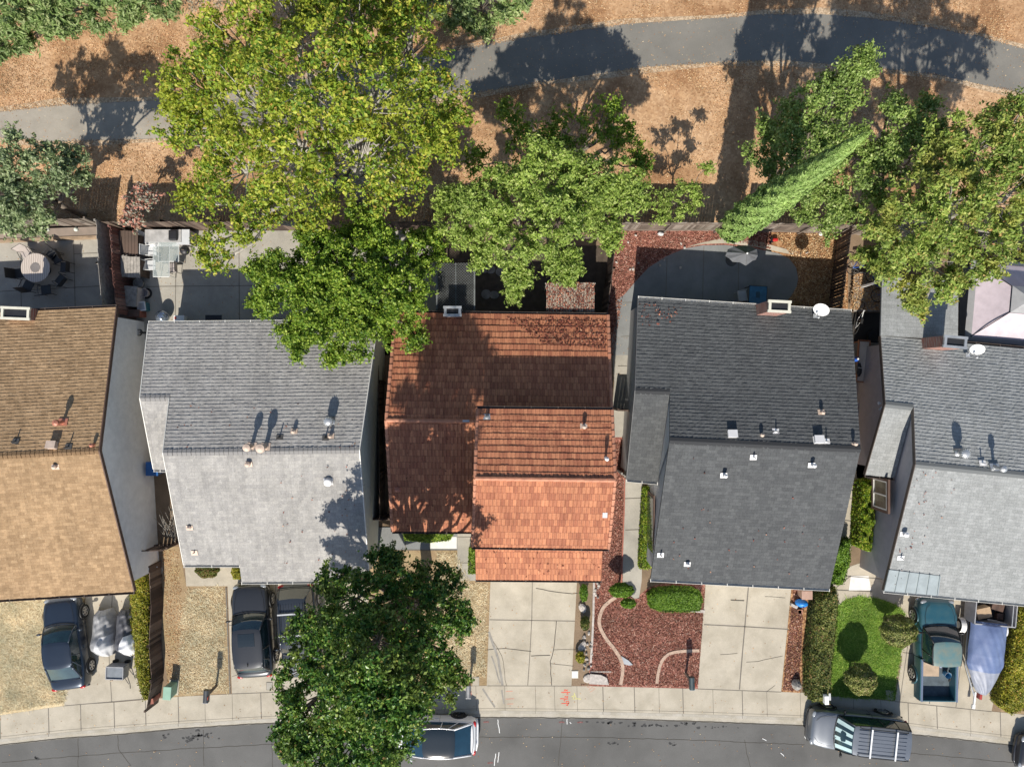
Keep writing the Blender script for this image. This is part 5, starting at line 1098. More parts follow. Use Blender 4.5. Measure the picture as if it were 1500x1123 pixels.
me = bpy.data.meshes.new('sunshade'); me.from_pydata(mm_.v, [], mm_.f); me.materials.append(M('sunshade_white', (.6, .78, .76), .5, var=.05)); o = bpy.data.objects.new('sunshade', me); COL.objects.link(o); o.parent = t
car('dark car at the bottom right corner of the street, mostly out of view', 1.85, 4.5, 1.5, paint_mat('corner_car_paint', (.03, .03, .035), .3, .4), 1562, 1112, 172, zg=-.13)
# teal pickup
m_teal = M('faded_teal_paint', (.02, .105, .15), .38, .15, var=.18, scale=2.2, coat=.5, c2=(.05, .13, .155), fine=60)
t = car('faded teal pickup truck parked beside the round topiary', 1.9, 4.95, 1.68, m_teal, 1373, 951, 89, belt=1.05, hoodz=1.0, boot=1.05, ws=(.235, .12), rw=(-.10, -.09), bed=True, cat='pickup', name='pickup_truck', wz=.37, wheels=(.31, -.28), glass=m_glass_t, pillar_mat=m_trimk, roofmat=M('sun_faded_teal_roof', (.09, .20, .215), .5, .05, var=.15, scale=3, c2=(.19, .22, .18), fine=50))
def part_local(mb, name, mat, par, **k):
    off = rootloc(par); rt = par
    while rt.parent: rt = rt.parent
    loc = rt.location.copy(); rt.location = (0, 0, 0); o_ = mb.build(name, mat, par, **k); rt.location = loc; return o_
L_t = 4.95
for s in (1, -1): part_local(MB().box((-.29*L_t, s*.86, .78), (.42*L_t, .15, .56)), 'bed_side', m_teal, t, bevel=.03); part_local(MB().box((-.29*L_t, s*.86, 1.075), (.42*L_t, .09, .02)), 'bed_rail', m_chrome, t)
part_local(MB().box((-.495*L_t, 0, .78), (.06, 1.62, .52)), 'tailgate', m_teal, t, bevel=.015); part_local(MB().box((-.29*L_t, 0, .55), (.41*L_t, 1.58, .05)), 'bed_floor', M('bed_liner', (.09, .12, .14), .7, var=.2), t)
part_local(MB().box((-.29*L_t, .0, .5), (.42*L_t, 1.5, .1)).box((-.085*L_t, 0, .8), (.04, 1.6, .5)), 'bed_bulkhead', m_teal, t)
for s in (1, -1): part_local(MB().ball((-.5*L_t, s*.86, .8), (.03, .07, .14), 10, 6), 'taillight', m_tail, t)
def onto(t, x, y, z):
    r = t.rotation_euler.z; return Vector((t.location.x+x*math.cos(r)-y*math.sin(r), t.location.y+x*math.sin(r)+y*math.cos(r), t.location.z+z))
def placed(name, label, cat, p, rot=0, group=None):
    o_ = thing(name, label, cat, (0, 0, 0), group); o_['_p'] = 0; del o_['_p']; return o_
pt = placed('plywood_sheet', 'pale plywood sheet lying in the bed of the teal pickup', 'plywood', None)
MB().box((0, 0, 0), (1.15, .92, .03)).build('board', M('plywood', (.48, .36, .25), .8, var=.12), pt); q = onto(t, -.83, .22, .62); pt.location = q; pt.rotation_euler = (0, 0, R(91))
pt.rotation_euler.z = t.rotation_euler.z
bt = placed('bucket', 'blue bucket standing in the bed of the teal pickup', 'bucket', None); MB().lathe((0, 0, 0), [(.11, 0), (.15, .3), (.165, .31), (.15, .3), (.14, .28), (.1, .03)], 18).build('shell', M('blue_plastic', (.08, .25, .42), .4), bt)
MB().tube([(.15*math.cos(a), .15*math.sin(a), .3+.02*math.sin(a)) for a in [k*.35 for k in range(10)]], .008, 5).build('handle', m_galv, bt); bt.location = onto(t, -1.25, -.55, .58)
tb = placed('towel', 'crumpled blue and white towel in the bed of the teal pickup', 'towel', None)
rng_ = random.Random(4); MB().grid(lambda u, v: ((u-.5)*.55, (v-.5)*.45, .08+.07*math.sin(u*11+v*4)*math.cos(v*9)+.03*math.sin(u*23)), 16, 14).build('cloth', M('blue_white_cloth', (.7, .72, .75), .9, scale=9, c2=(.06, .12, .35)), tb, smooth=True, solid=.01); tb.location = onto(t, -.62, -.38, .62); tb.rotation_euler.z = .4
# covered boat on trailer
def boat():
    p = G(1444, 961, .9); t = thing('covered_boat', 'boat on a trailer under a blue and grey cover between the pickup and hedge', 'boat', (0, 0, 0)); L = 3.55
    def wd(u): return .86*min(1, (1-u)*2.3+.06)**.6 if u > .55 else .86
    def hull(u, v):     # u along bow, v around
        w_ = wd(u); a = math.pi*v; return ((u-.5)*L+.15, w_*math.cos(a)*(.9+.1*math.sin(a)), .98-.62*math.sin(a)*(1-.45*max(0, u-.6)))
    MB().grid(hull, 22, 12).build('hull', M('grey_hull', (.42, .43, .45), .4, var=.06), t, smooth=True, solid=.02)
    rr = random.Random(9)
    def cov(u0, u1):
        def f(u, v):
            uu = u0+(u1-u0)*u; y = -1+2*v; w_ = wd(uu)*1.03; wr_ = .012*math.sin(uu*21+y*9)*abs(y)+.010*math.sin(y*9-uu*13)+.008*math.sin(uu*31-y*17)
            rid = .36*math.sin(min(1, uu/.35+.35)*math.pi/2)*(1-.65*max(0, uu-.45)/.55) if uu > .03 else .1
            return ((uu-.5)*L+.15, y*w_, 1.0+(rid*(1-abs(y)**1.7))+wr_-(.12 if abs(y) > .98 else 0))
        return f
    MB().grid(cov(0, .68), 44, 26).build('cover', M('blue_tarp', (.12, .165, .31), .45, var=.14, scale=2, c2=(.17, .225, .38)), t, smooth=True)
    MB().grid(cov(.675, 1), 26, 26).build('bow_cover', M('grey_tarp', (.30, .32, .38), .5, var=.12, scale=3), t, smooth=True)
    fr = MB(); fr.tube([(-1.6, .7, .42), (.8, .6, .42), (2.3, 0, .42)], .04, 6).tube([(-1.6, -.7, .42), (.8, -.6, .42), (2.3, 0, .42)], .04, 6).tube([(-.9, -1, .36), (-.9, 1, .36)], .04, 6); fr.build('trailer_frame', m_galv, t)
    MB().box((2.45, 0, .45), (.8, .08, .08)).box((2.8, 0, .42), (.2, .14, .1)).build('tow_bar', m_wpaint, t)
    MB().box((2.2, .15, .5), (.25, .12, .35)).build('jack', M('red_enamel', (.4, .05, .04), .5), t)
    for s in (1, -1):
        w_ = MB(); w_.M = Matrix.Translation((-1.15, s*1.0, .3)) @ Matrix.Rotation(R(90), 4, 'X'); w_.lathe((0, 0, -.09), [(.18, 0), (.28, .0), (.3, .04), (.3, .14), (.28, .18), (.18, .18)], 22); wh = w_.build('wheel', m_tyre, t)
        w_ = MB(); w_.M = Matrix.Translation((-1.15, s*1.0, .3)) @ Matrix.Rotation(R(90), 4, 'X'); w_.lathe((0, 0, -.095), [(.17, 0), (.17, .19)], 18); w_.build('rim', m_wpaint, wh)
        MB().grid(lambda u, v: (-1.15+.38*math.cos(math.pi*u), s*(.9+.26*v), .32+.36*math.sin(math.pi*u)), 12, 2).build('mudguard', m_wpaint, t, solid=.015)
    t.location = (p.x, p.y+.1, 0); t.rotation_euler = (0, 0, R(-96)); return t
boat()
# utility trailer with junk
tr = thing('utility_trailer', 'grey box trailer full of scrap under the pale eave behind the boat', 'trailer', (0, 0, 0))
m_tg = M('trailer_grey', (.33, .33, .34), .6, var=.1)
for s in (1, -1): MB().box((0, s*.62, .75), (2.0, .05, .8)).build('side_panel', m_tg, tr)
[MB().box((sx, 0, .75), (.05, 1.2, .8)).build('end_panel', m_tg, tr) for sx in (-1.0, 1.0)]; MB().box((0, 0, .38), (1.95, 1.19, .05)).build('floor', m_trimk, tr)
MB().box((.35, .15, .62), (.7, .5, .4), rz=.3).build('carton', M('cardboard', (.45, .32, .2), .8), tr); MB().tube([(-.8, -.6, 1.17), (-.8, .6, 1.17)], .025, 6).build('crossbar', m_galv, tr)
MB().box((-.4, -.2, .55), (.6, .4, .3), rz=-.2).box((-.6, .3, .5), (.3, .3, .25)).build('scrap', M('scrap_brown', (.12, .07, .05), .7, var=.3), tr)
for s in (1, -1): MB().tube([(-.2, s*.66, .28), (-.2, s*.82, .28)], .28, 18).build('wheel', m_tyre, tr)
q = G(1450, 893, .7); tr.location = (q.x, q.y, 0); tr.rotation_euler = (0, 0, R(175))
# covered motorcycles
def moto(label, px, py, seed, mat, mat2, head):
    t = thing('covered_motorcycle', label, 'motorcycle', (0, 0, 0), 'covered motorcycles'); L = 2.35
    def prof(u):  # height, halfwidth
        h = np.interp(u, [0, .08, .25, .45, .62, .75, .9, 1], [.55, .82, .9, .98, 1.2, 1.22, .85, .45]); w_ = np.interp(u, [0, .1, .3, .55, .7, .85, 1], [.2, .36, .42, .44, .5, .36, .14]); return float(h), float(w_)
    def f(u, v):
        h, w_ = prof(u); a = math.pi*v; fold = .02*math.sin(u*25+seed+v*7)+.018*math.sin(v*23+u*14+seed)+.014*math.sin(u*47-v*13+seed)+.010*math.sin(v*41+u*5); y = math.cos(a); s = max(0, math.sin(a))**.55
        return ((u-.5)*L, y*(w_+.12*(1-s))+fold*.6, .06+(h-.06)*s+fold*(.4+.6*s))
    mb = MB(); mb.grid(f, 44, 30); mb.build('cover', mat, t, smooth=True)
    def g(u, v):
        x, y, z = f(.5+.5*u, .06+.36*v+.12*math.sin(3*u)*v); return (x, y, z+.006)
    MB().grid(g, 20, 14).build('pale_panel', mat2, t, smooth=True, label='paler reflective panel of the cover')
    for x in (-.78, .78): MB().tube([(x, -.06, .3), (x, .06, .3)], .3, 20).build('wheel', m_tyre, t)
    p = G(px, py, .6); t.location = (p.x, p.y, 0); t.rotation_euler = (0, 0, R(head)); return t
m_cg1 = M('cover_silver', (.34, .34, .34), .55, 0, var=.12, scale=5); m_cg2 = M('cover_pale', (.55, .55, .55), .55, 0, var=.06, scale=5); m_cg3 = M('cover_charcoal', (.10, .10, .11), .55, 0, var=.15, scale=5)
moto('silver covered motorcycle next to the navy sedan', 149, 929, 1, m_cg1, m_cg2, -86)
moto('charcoal covered motorcycle with white panel next to the yellow hedge', 184, 928, 4, m_cg3, M('cover_white', (.8, .8, .8), .4, var=.04), -84)
t = thing('tow_cart', 'small open grey tool cart in front of the covered motorcycles', 'cart', (0, 0, 0))
for y in (.3, -.3): MB().box((0, y, .5), (.85, .04, .5)).build('side_panel', m_tg, t)
[MB().box((sx, 0, .5), (.04, .56, .5)).build('end_panel', m_tg, t) for sx in (-.42, .42)]; MB().box((0, 0, .68), (.84, .58, .03)).build('lid', M('cart_lid', (.2, .22, .24), .5), t)
for x in (.3, -.3): MB().tube([(x, .32, .14), (x, .4, .14)], .14, 14).build('wheel', m_tyre, t)
MB().tube([(.4, -.3, .3), (.55, -.7, .3), (.6, -.9, .35)], .02, 6).tube([(.2, -.3, .3), (.5, -.7, .32)], .015, 6).build('tow_bar', m_blackpipe, t)
q = G(170, 984, .6); t.location = (q.x, q.y, 0); t.rotation_euler = (0, 0, R(-2))
# ---------------------------------------------------------------- street furniture and yard things
def at(t, px, py, z=0, rot=0): p = G(px, py, z); t.location = (p.x, p.y, 0); t.rotation_euler = (0, 0, R(rot))
def mailbox(label, px, py, mat, rot, arch=True):
    t = thing('mailbox', label, 'mailbox', (0, 0, 0), 'kerbside mailboxes')
    MB().box((0, 0, .53), (.1, .1, 1.06)).build('post', m_wood, t)
    mb = MB(); n = 12; pr = [(.13*math.cos(math.pi*i/n), 1.2+.11*math.sin(math.pi*i/n)) for i in range(n+1)]+[(-.13, 1.06), (.13, 1.06)]
    k = len(pr); mb.add([(x, y, z) for y in (-.3, .3) for x, z in pr], [tuple(range(k)), tuple(range(2*k-1, k-1, -1))]+[(i, k+i, k+(i+1) % k, (i+1) % k) for i in range(k)]); mb.build('box', mat, t)
    MB().box((0, -.31, 1.17), (.24, .02, .22)).build('door', m_galv, t); MB().box((.145, 0, 1.25), (.015, .03, .16)).box((.145, -.05, 1.32), (.012, .12, .06)).build('flag', m_red, t)
    at(t, px, py, 1.25, rot); return t
mailbox('dark grey mailbox at the sidewalk edge of the bare yard', 301, 1020, M('mailbox_dark', (.07, .075, .08), .4, .3), -3)
mailbox('green grey mailbox at the corner of the red mulch yard', 1014, 1001, M('mailbox_green', (.06, .085, .09), .4, .3), 2)
mailbox('mailbox beside the street tree above the white car', 686, 1013, M('mailbox_silver', (.25, .25, .25), .4, .4), 0)
t = thing('mailbox', 'white post box on a post at the corner of the rounded lawn', 'mailbox', (0, 0, 0), 'kerbside mailboxes')
MB().box((0, 0, .6), (.14, .14, 1.2)).build('post', m_wpaint, t); MB().box((0, 0, 1.22), (.2, .42, .26)).build('box', m_wpaint, t, bevel=.02); MB().box((.3, .0, .9), (.1, .34, .2)).build('paper_box', m_stuc_l, t); at(t, 1208, 1022, 1.1, 3)
def simple(name, label, cat, parts, px, py, z=0, rot=0, group=None):
    t = thing(name, label, cat, (0, 0, 0), group)
    for nm, mb, mat, kw in parts: mb.build(nm, mat, t, **kw)
    at(t, px, py, z, rot); return t
m_green = M('utility_green', (.25, .42, .31), .6, var=.06); m_terra = M('terracotta', (.36, .13, .09), .8)
simple('utility_box', 'pale green utility box at the foot of the leaning fence', 'utility box', [('cabinet', MB().box((0, 0, .35), (.36, .62, .7)), m_green, dict(bevel=.04)), ('lid', MB().box((0, 0, .72), (.4, .66, .05)), m_green, dict(bevel=.02)), ('base', MB().box((0, 0, .03), (.5, .76, .06)), m_conc, {})], 248, 1012, .5, -4)
simple('brick_post', 'short red brick post at the end of the yellow green hedge', 'post', [('shaft', MB().box((0, 0, .35), (.22, .22, .7)), m_terra, dict(bevel=.02)), ('cap', MB().box((0, 0, .72), (.26, .26, .05)), m_terra, {})], 223, 1025, .6, 8)
simple('ground_hatch', 'small square concrete utility lid in the driveway of the dark cars', 'ground hatch', [('frame', MB().box((0, 0, .02), (.32, .4, .012)), m_line, {}), ('cover', MB().box((0, 0, .024), (.28, .36, .014)), m_conc2, {})], 395, 1004)
simple('ground_hatch', 'pale square utility lid in the brown yard left of the cracked driveway', 'ground hatch', [('frame', MB().box((0, 0, .012), (.34, .44, .03)), m_conc2, {}), ('cover', MB().box((0, 0, .02), (.28, .38, .03)), m_conc, {})], 697, 997)
simple('ground_hatch', 'white square utility lid by the lower end of the stone strip', 'ground hatch', [('frame', MB().box((0, 0, .012), (.36, .4, .05)), m_conc, {}), ('cover', MB().box((0, 0, .03), (.3, .34, .04)), m_white_conc, {})], 842, 987)
simple('ground_hatch', 'grey utility lid at the street corner of the rounded lawn', 'ground hatch', [('frame', MB().box((0, 0, .014), (.4, .5, .03)), m_conc2, {}), ('cover', MB().box((0, 0, .024), (.34, .44, .03)), m_conc, {})], 1303, 1017)
rr = random.Random(12)
m_stone = M('pale_stone', (.52, .47, .42), .9, var=.15, scale=8); m_stone2 = M('grey_stone', (.33, .31, .28), .9, var=.2, scale=8)
def stone(label, px, py, r, mat, cat='stone', seed=1, name='stone', group=None):
    q = random.Random(seed); mb = MB(); mb.ball((0, 0, r[2]*.5), r, 9, 6, .13, q); o_ = mb.build(name, mat); tag(o_, label, cat, group); p = G(px, py); o_.location = (p.x, p.y, 0); o_.rotation_euler.z = q.random()*3; return o_
stone('large pale flat rock, higher one beside the cracked driveway', 853, 889, (.26, .2, .14), m_stone, seed=1)
stone('large pale flat rock, lower one beside the cracked driveway', 852, 945, (.3, .16, .12), m_stone, seed=2)
stone('grey rock in the mulch strip beside the tall hedge', 1165, 1000, (.26, .24, .3), m_stone2, seed=3)
stone('white slab stone beside the wide flat stone at the mulch yard foot', 862, 993, (.24, .3, .08), m_stone, seed=4)
o_ = MB().prism([(-.5, -.2), (.5, -.25), (.4, .1), (.1, .25), (-.45, .3)], 0, .12).build('stone', m_stone); tag(o_, 'wide pale flat stone at the mulch yard foot, right of the white slab', 'stone'); p = G(877, 994); o_.location = (p.x, p.y, 0)
for i in range(24):
    y = 925+i*2.4+rr.uniform(-2, 2); x = 862+rr.uniform(-8, 5); stone('small round river stone in the strip beside the cracked driveway', x, y, [rr.uniform(.05, .09) for _ in range(3)], rr.choice([m_stone, m_stone2]), seed=i+20, group='river stones in the planting strip')
for i in range(7):
    stone('small pale stone beside the upper end of the white edging', 873+rr.uniform(-4, 5), 853+i*3.5, [rr.uniform(.05, .1) for _ in range(3)], rr.choice([m_stone, m_stone2]), seed=i+60, group='stones by the edging')
for i in range(12):
    stone('little pale rock scattered on the mulch behind the charcoal roof', rr.choice([902, 935, 925, 966, 1000, 1201, 1178])+rr.uniform(-8, 8), rr.uniform(342, 404), [rr.uniform(.04, .09) for _ in range(3)], m_stone, seed=i+80, group='rocks on the mulch')
# edging
def edging(label, pl, w_, h, mat, name='edging'):
    pts = ppts(*pl); mb = MB(); L = []; Rr = []
    for i, p in enumerate(pts):
        d = (pts[min(i+1, len(pts)-1)]-pts[max(i-1, 0)]).normalized(); q = Vector((-d.y, d.x, 0))*w_/2; L.append(p+q); Rr.append(p-q)
    n = len(pts); up_ = up3*h
    mb.add(L+Rr+[p+up_ for p in L]+[p+up_ for p in Rr], [f for i in range(n-1) for f in ((2*n+i, 2*n+i+1, 3*n+i+1, 3*n+i), (i, i+1, 2*n+i+1, 2*n+i), (n+i+1, n+i, 3*n+i, 3*n+i+1))]+[(0, 2*n, 3*n, n), (n-1, 2*n-1, 4*n-1, 3*n-1)])
    o_ = mb.build(name, mat); return tag(o_, label, 'edging')
def smooth(pl, k=6):
    out = []
    for i in range(len(pl)-1):
        p0, p1, p2, p3 = [np.array(pl[max(0, min(len(pl)-1, j))], float) for j in (i-1, i, i+1, i+2)]
        for s in range(k):
            u = s/k; out.append(tuple(.5*((2*p1)+(-p0+p2)*u+(2*p0-5*p1+4*p2-p3)*u*u+(-p0+3*p1-3*p2+p3)*u**3)))
    return out+[pl[-1]]
m_edge_c = M('edging_concrete', (.50, .36, .27), .9, var=.12, scale=6)
edging('curved pale concrete border winding through the red mulch yard', smooth([(902, 874), (893, 880), (883, 890), (878, 905), (879, 918), (888, 935), (900, 950), (909, 965), (912, 980), (909, 1002)]), .17, .05, m_edge_c)
edging('quarter round pale border at the mailbox corner of the mulch yard', smooth([(962, 1000), (964, 985), (969, 968), (980, 957), (998, 953), (1024, 952)]), .15, .05, m_edge_c)
edging('straight cream edging between the stone strip and the red mulch', [(870, 850), (869, 900), (867, 945), (865, 970)], .1, .06, m_stone)
edging('white edging along the hedge side of the rounded lawn', [(1214, 892), (1211, 930), (1207, 975), (1203, 1017)], .1, .06, m_white_conc)
edging('low scalloped edging between red mulch and the yellowish path', [(915, 700), (914, 750), (912, 800), (910, 858)], .06, .06, m_terra)
edging('pale slab edge under the oval hedge', [(1008, 893), (1032, 895)], .14, .05, m_stone)
edging('cream board edge lying in the mulch near the sidewalk', [(865, 983), (895, 983)], .05, .04, m_stone)
st_ = MB(); st_.add([tuple(G(x, y, .045)) for x, y in ((910, 960), (921, 967), (927, 973), (922, 974), (914, 972))], [(0, 1, 2, 3, 4)]); o_ = st_.build('downspout_splash', M('grey_slate', (.38, .40, .42), .7), solid=.04); tag(o_, 'grey slate piece lying on the red mulch beside the curved border', 'slate')
# bins and bags by the charcoal house
simple('storage_box', 'tan plastic storage box by the charcoal house garage', 'storage box', [('tub', MB().box((0, 0, .3), (.5, .4, .6)), M('tan_plastic', (.42, .27, .2), .6), dict(bevel=.05)), ('lid', MB().box((0, 0, .62), (.54, .44, .05)), M('tan_lid', (.45, .29, .22), .6), dict(bevel=.02))], 1182, 871, .6)
simple('storage_bag', 'bright blue bag beside the tan storage box', 'bag', [('sack', MB().ball((0, 0, .25), (.3, .2, .3), 12, 8, .08, rr), M('bright_blue', (.02, .25, .75), .5, var=.15, scale=8), dict(smooth=True)), ('strap', MB().tube([(-.25, 0, .3), (0, -.15, .5), (.25, 0, .3)], .02), M('dark_blue', (.03, .08, .3), .6), {})], 1176, 884, .4)
simple('flowerpot', 'small square orange pot below the blue bag', 'pot', [('pot', MB().lathe((0, 0, 0), [(.1, 0), (.15, .2), (.17, .21), (.14, .2), (.12, .16)], 4), M('orange_clay', (.55, .28, .18), .8), {}), ('soil', MB().lathe((0, 0, .14), [(.12, 0), (.12, .02)], 4), m_dirt, {})], 1172, 896, .2, 45)
simple('concrete_block', 'pale concrete block left of the blue bag', 'block', [('slab', MB().box((0, 0, .08), (.36, .14, .16)), m_stone, dict(bevel=.01)), ('chip', MB().box((.1, .06, .17), (.1, .05, .02)), m_stone, {})], 1163, 887, .1, -25)
# ---------------- patios
m_ironk = M('wrought_iron', (.03, .03, .03), .5); m_mesh = M('chair_mesh', (.5, .44, .40), .8)
def chair(name, label, px, py, rot, seat, frame, group=None, grid=False):
    t = thing(name, label, 'chair', (0, 0, 0), group)
    MB().box((0, 0, .43), (.48, .46, .03)).build('seat', seat, t, bevel=.01)
    MB().hexa([(-.24, .21, .45), (.24, .21, .45), (.24, .235, .45), (-.24, .235, .45)], [(-.24, .34, .95), (.24, .34, .95), (.24, .365, .95), (-.24, .365, .95)]).build('backrest', seat, t)
    for sx in (-1, 1):
        for sy in (-1, 1): MB().tube([(sx*.23, sy*.22, 0), (sx*.23, sy*.21, .43)], .014, 6).build('leg', frame, t)
        MB().tube([(sx*.25, .22, .66), (sx*.27, -.1, .66), (sx*.26, -.22, .62), (sx*.24, -.22, .43)], .014, 6).build('armrest', frame, t)
    MB().tube([(-.245, .22, .43), (-.245, .35, .97), (.245, .35, .97), (.245, .22, .43)], .014, 6).build('back_frame', frame, t)
    at(t, px, py, .5, rot); return t
t = thing('patio_table', 'round wooden slat patio table with a dark centre disc', 'table', (0, 0, 0))
def woodtop(u, v): return None
tt_ = MB(); tt_.lathe((0, 0, .7), [(.7, 0), (.72, .02), (.72, .035), (.7, .045)], 40)
m_tt, nt_, bs_ = nodes('radial_wood'); co = objco(nt_); gr = nt_.nodes.new('ShaderNodeTexWave'); gr.inputs['Scale'].default_value = 3.5; gr.inputs['Distortion'].default_value = 2; nt_.links.new(co, gr.inputs[0]); nt_.links.new(ramp(nt_, gr.outputs[1], [(.3, (.36, .30, .25)), (.7, (.58, .51, .45))]), bs_.inputs['Base Color'])
tt_.build('tabletop', m_tt, t); MB().lathe((0, 0, .746), [(.24, 0), (.24, .012)], 28).build('centre_disc', M('slate_disc', (.2, .18, .17), .6), t)
MB().lathe((0, 0, 0), [(.3, 0), (.28, .04), (.06, .06), (.06, .7), (.2, .705)], 20).build('pedestal', m_ironk, t); at(t, 52, 392, .73)
for i, (x, y, r_, lab) in enumerate(((38, 372, 32, 'pale mesh chair upper left of the round table'), (75, 372, -40, 'dark iron chair upper right of the round table'), (27, 400, 97, 'dark iron chair left of the round table'), (40, 418, 152, 'dark iron chair lower left of the round table'), (66, 424, 185, 'dark iron chair just below the round table'), (88, 410, 232, 'dark iron chair lower right of the round table'), (94, 391, 268, 'dark iron chair right of the round table'), (82, 378, -62, 'dark iron chair with green cushion by the round table'))):
    chair('patio_chair', lab, x, y, r_, m_mesh if i == 0 else m_ironk, m_ironk, 'chairs around the round patio table')
m_counter = M('counter_grey', (.46, .45, .43), .6, var=.15)
m_clear, nt_, bs_ = nodes('table_glass'); bs_.inputs['Base Color'].default_value = (.5, .56, .54, 1); bs_.inputs['Roughness'].default_value = .08; bs_.inputs['Alpha'].default_value = .3
def glass_table(label, px, py, sx, sy):
    t = thing('glass_table', label, 'table', (0, 0, 0), 'glass topped tables'); MB().box((0, 0, .72), (sx, sy, .012)).build('tabletop', m_clear, t)
    fr = MB()
    for a_, b_ in (((-1, -1), (1, -1)), ((1, -1), (1, 1)), ((1, 1), (-1, 1)), ((-1, 1), (-1, -1))): fr.tube([(a_[0]*sx/2, a_[1]*sy/2, .705), (b_[0]*sx/2, b_[1]*sy/2, .705)], .016, 6)
    fr.build('frame', m_wpaint, t)
    for a_ in (-1, 1):
        for b_ in (-1, 1): MB().tube([(a_*sx*.44, b_*sy*.44, .7), (a_*sx*.48, b_*sy*.48, 0)], .016, 6).build('leg', m_galv, t)
    at(t, px, py, .72); return t
glass_table('glass topped table, left of the overlapping pair on the cluttered patio', 236, 383, .8, 1.5); glass_table('glass topped table, right of the overlapping pair on the cluttered patio', 247, 368, 1.0, 1.0)
for i, (x, y, r_, lab) in enumerate(((222, 367, 90, 'white framed chair left of the glass tables, upper one'), (220, 388, 92, 'white framed chair left of the glass tables, lower one'), (252, 392, -88, 'thin framed chair right of the glass tables'), (214, 350, 60, 'grey chair by the white bench top left of the patio'))):
    chair('folding_chair', lab, x, y, r_, m_stuc_l if i != 2 else m_mesh, m_wpaint if i < 2 else m_ironk, 'chairs at the glass tables')
simple('outdoor_sink', 'white outdoor counter with a black grill at the back fence', 'counter', [('cabinet', MB().box((0, 0, .42), (1.7, .55, .84)), m_stuc_l, dict(bevel=.02)), ('worktop', MB().box((0, 0, .865), (1.78, .62, .04)), m_counter, {}), ('shelf', MB().box((-.1, -.38, .5), (1.5, .14, .03)), m_wpaint, {}), ('grill', MB().box((.55, 0, .98), (.4, .5, .2)), m_black, dict(bevel=.05))], 240, 346, .8)
simple('grey_cabinet', 'pale grey storage cabinet right of the white counter', 'cabinet', [('body', MB().box((0, 0, .4), (.6, .7, .8)), m_stuc_g, dict(bevel=.02)), ('lid', MB().box((0, 0, .82), (.64, .74, .04)), m_stuc_l, {})], 270, 348, .7)
simple('kettle_grill', 'small round black grill near the sycamore leaves', 'grill', [('bowl', MB().ball((0, 0, .62), (.24, .24, .2), 18, 10), m_black, dict(smooth=True)), ('leg', MB().tube([(0, 0, .5), (.2, .1, 0)], .015), m_galv, {}), ('leg', MB().tube([(0, 0, .5), (-.2, .1, 0)], .015), m_galv, {}), ('leg', MB().tube([(0, 0, .5), (0, -.2, 0)], .015), m_galv, {}), ('handle', MB().box((0, 0, .84), (.12, .03, .03)), m_wood, {})], 271, 367, .6)
simple('wicker_basket', 'round basket on a black plate near the side wall', 'basket', [('rim', MB().lathe((0, 0, 0), [(.17, 0), (.21, .3), (.23, .31), (.2, .31), (.17, .05)], 20), m_mesh, {}), ('tray', MB().lathe((0, 0, 0), [(.28, 0), (.28, .02)], 20), m_black, {})], 212, 429, .2)
simple('plastic_tub', 'white handled tub with teal base beside the basket', 'tub', [('tub', MB().box((0, 0, .25), (.34, .42, .5)), M('teal_plastic', (.05, .2, .25), .5), dict(bevel=.04)), ('rim', MB().box((0, .2, .52), (.4, .05, .05)).box((0, -.2, .52), (.4, .05, .05)).box((.18, 0, .52), (.05, .36, .05)).box((-.18, 0, .52), (.05, .36, .05)), m_wpaint, {}), ('lid', MB().box((0, 0, .51), (.3, .34, .02)), m_galv, {})], 209, 449, .4, 8)
simple('gazing_ball', 'shiny silver blue ball at the corner of the light grey roof', 'garden ball', [('globe', MB().ball((0, 0, .42), (.33, .33, .33), 24, 14), M('mirror_blue', (.45, .52, .62), .12, .8, var=.25, scale=6), dict(smooth=True)), ('stand', MB().lathe((0, 0, 0), [(.2, 0), (.12, .12)], 16), m_stone2, {})], 238, 464, .4)
simple('cooler', 'white cooler with red marks at the rear eave of the light grey house', 'cooler', [('tub', MB().box((0, 0, .18), (.5, .32, .36)), m_wpaint, dict(bevel=.03)), ('lid', MB().box((0, 0, .38), (.54, .36, .05)), m_wpaint, dict(bevel=.02)), ('label', MB().box((-.17, .05, .408), (.1, .12, .006)), m_red, {})], 262, 467, .4)
simple('doormat', 'dark rectangular doormat on the shaded patio', 'doormat', [('mat', MB().box((0, 0, .03), (.78, .34, .02)), m_black, {}), ('border', MB().box((0, 0, .026), (.82, .38, .016)), m_trimk, {})], 313, 467)
simple('planter_pot', 'grey pot with a pale rim near the leaning planks', 'pot', [('pot', MB().lathe((0, 0, 0), [(.16, 0), (.24, .35), (.26, .36), (.22, .36), (.2, .3)], 18), m_stone2, {}), ('saucer', MB().lathe((0, 0, 0), [(.28, 0), (.3, .03)], 18), m_stone, {})], 203, 415, .3)
def planks(label, px, py, w_, l_, mat, seed):
    t = thing('plank_stack', label, 'planks', (0, 0, 0), 'plank lean-tos beside the red screen'); q = random.Random(seed); n = 6
    for i in range(n):
        x = (i-(n-1)/2)*w_/n; MB().hexa([(x-w_/n*.46, -l_/2, .9), (x+w_/n*.46, -l_/2, .9), (x+w_/n*.46, l_/2+q.uniform(-.1, .1), 1.05), (x-w_/n*.46, l_/2, 1.05)], [(x-w_/n*.46, -l_/2, .93), (x+w_/n*.46, -l_/2, .93), (x+w_/n*.46, l_/2, 1.08), (x-w_/n*.46, l_/2, 1.08)]).build('plank', mat, t)
    for sx in (-1, 1): MB().box((sx*w_*.44, 0, .46), (.06, l_*.8, .9)).build('support', m_wood_d, t)
    at(t, px, py, 1, -4); return t
planks('dark plank rack below the pink shrub', 188, 356, .95, 1.15, m_fw2, 1); planks('pale grey plank rack in the middle of the red screen', 191, 391, .95, 1.0, m_wood_l, 2)
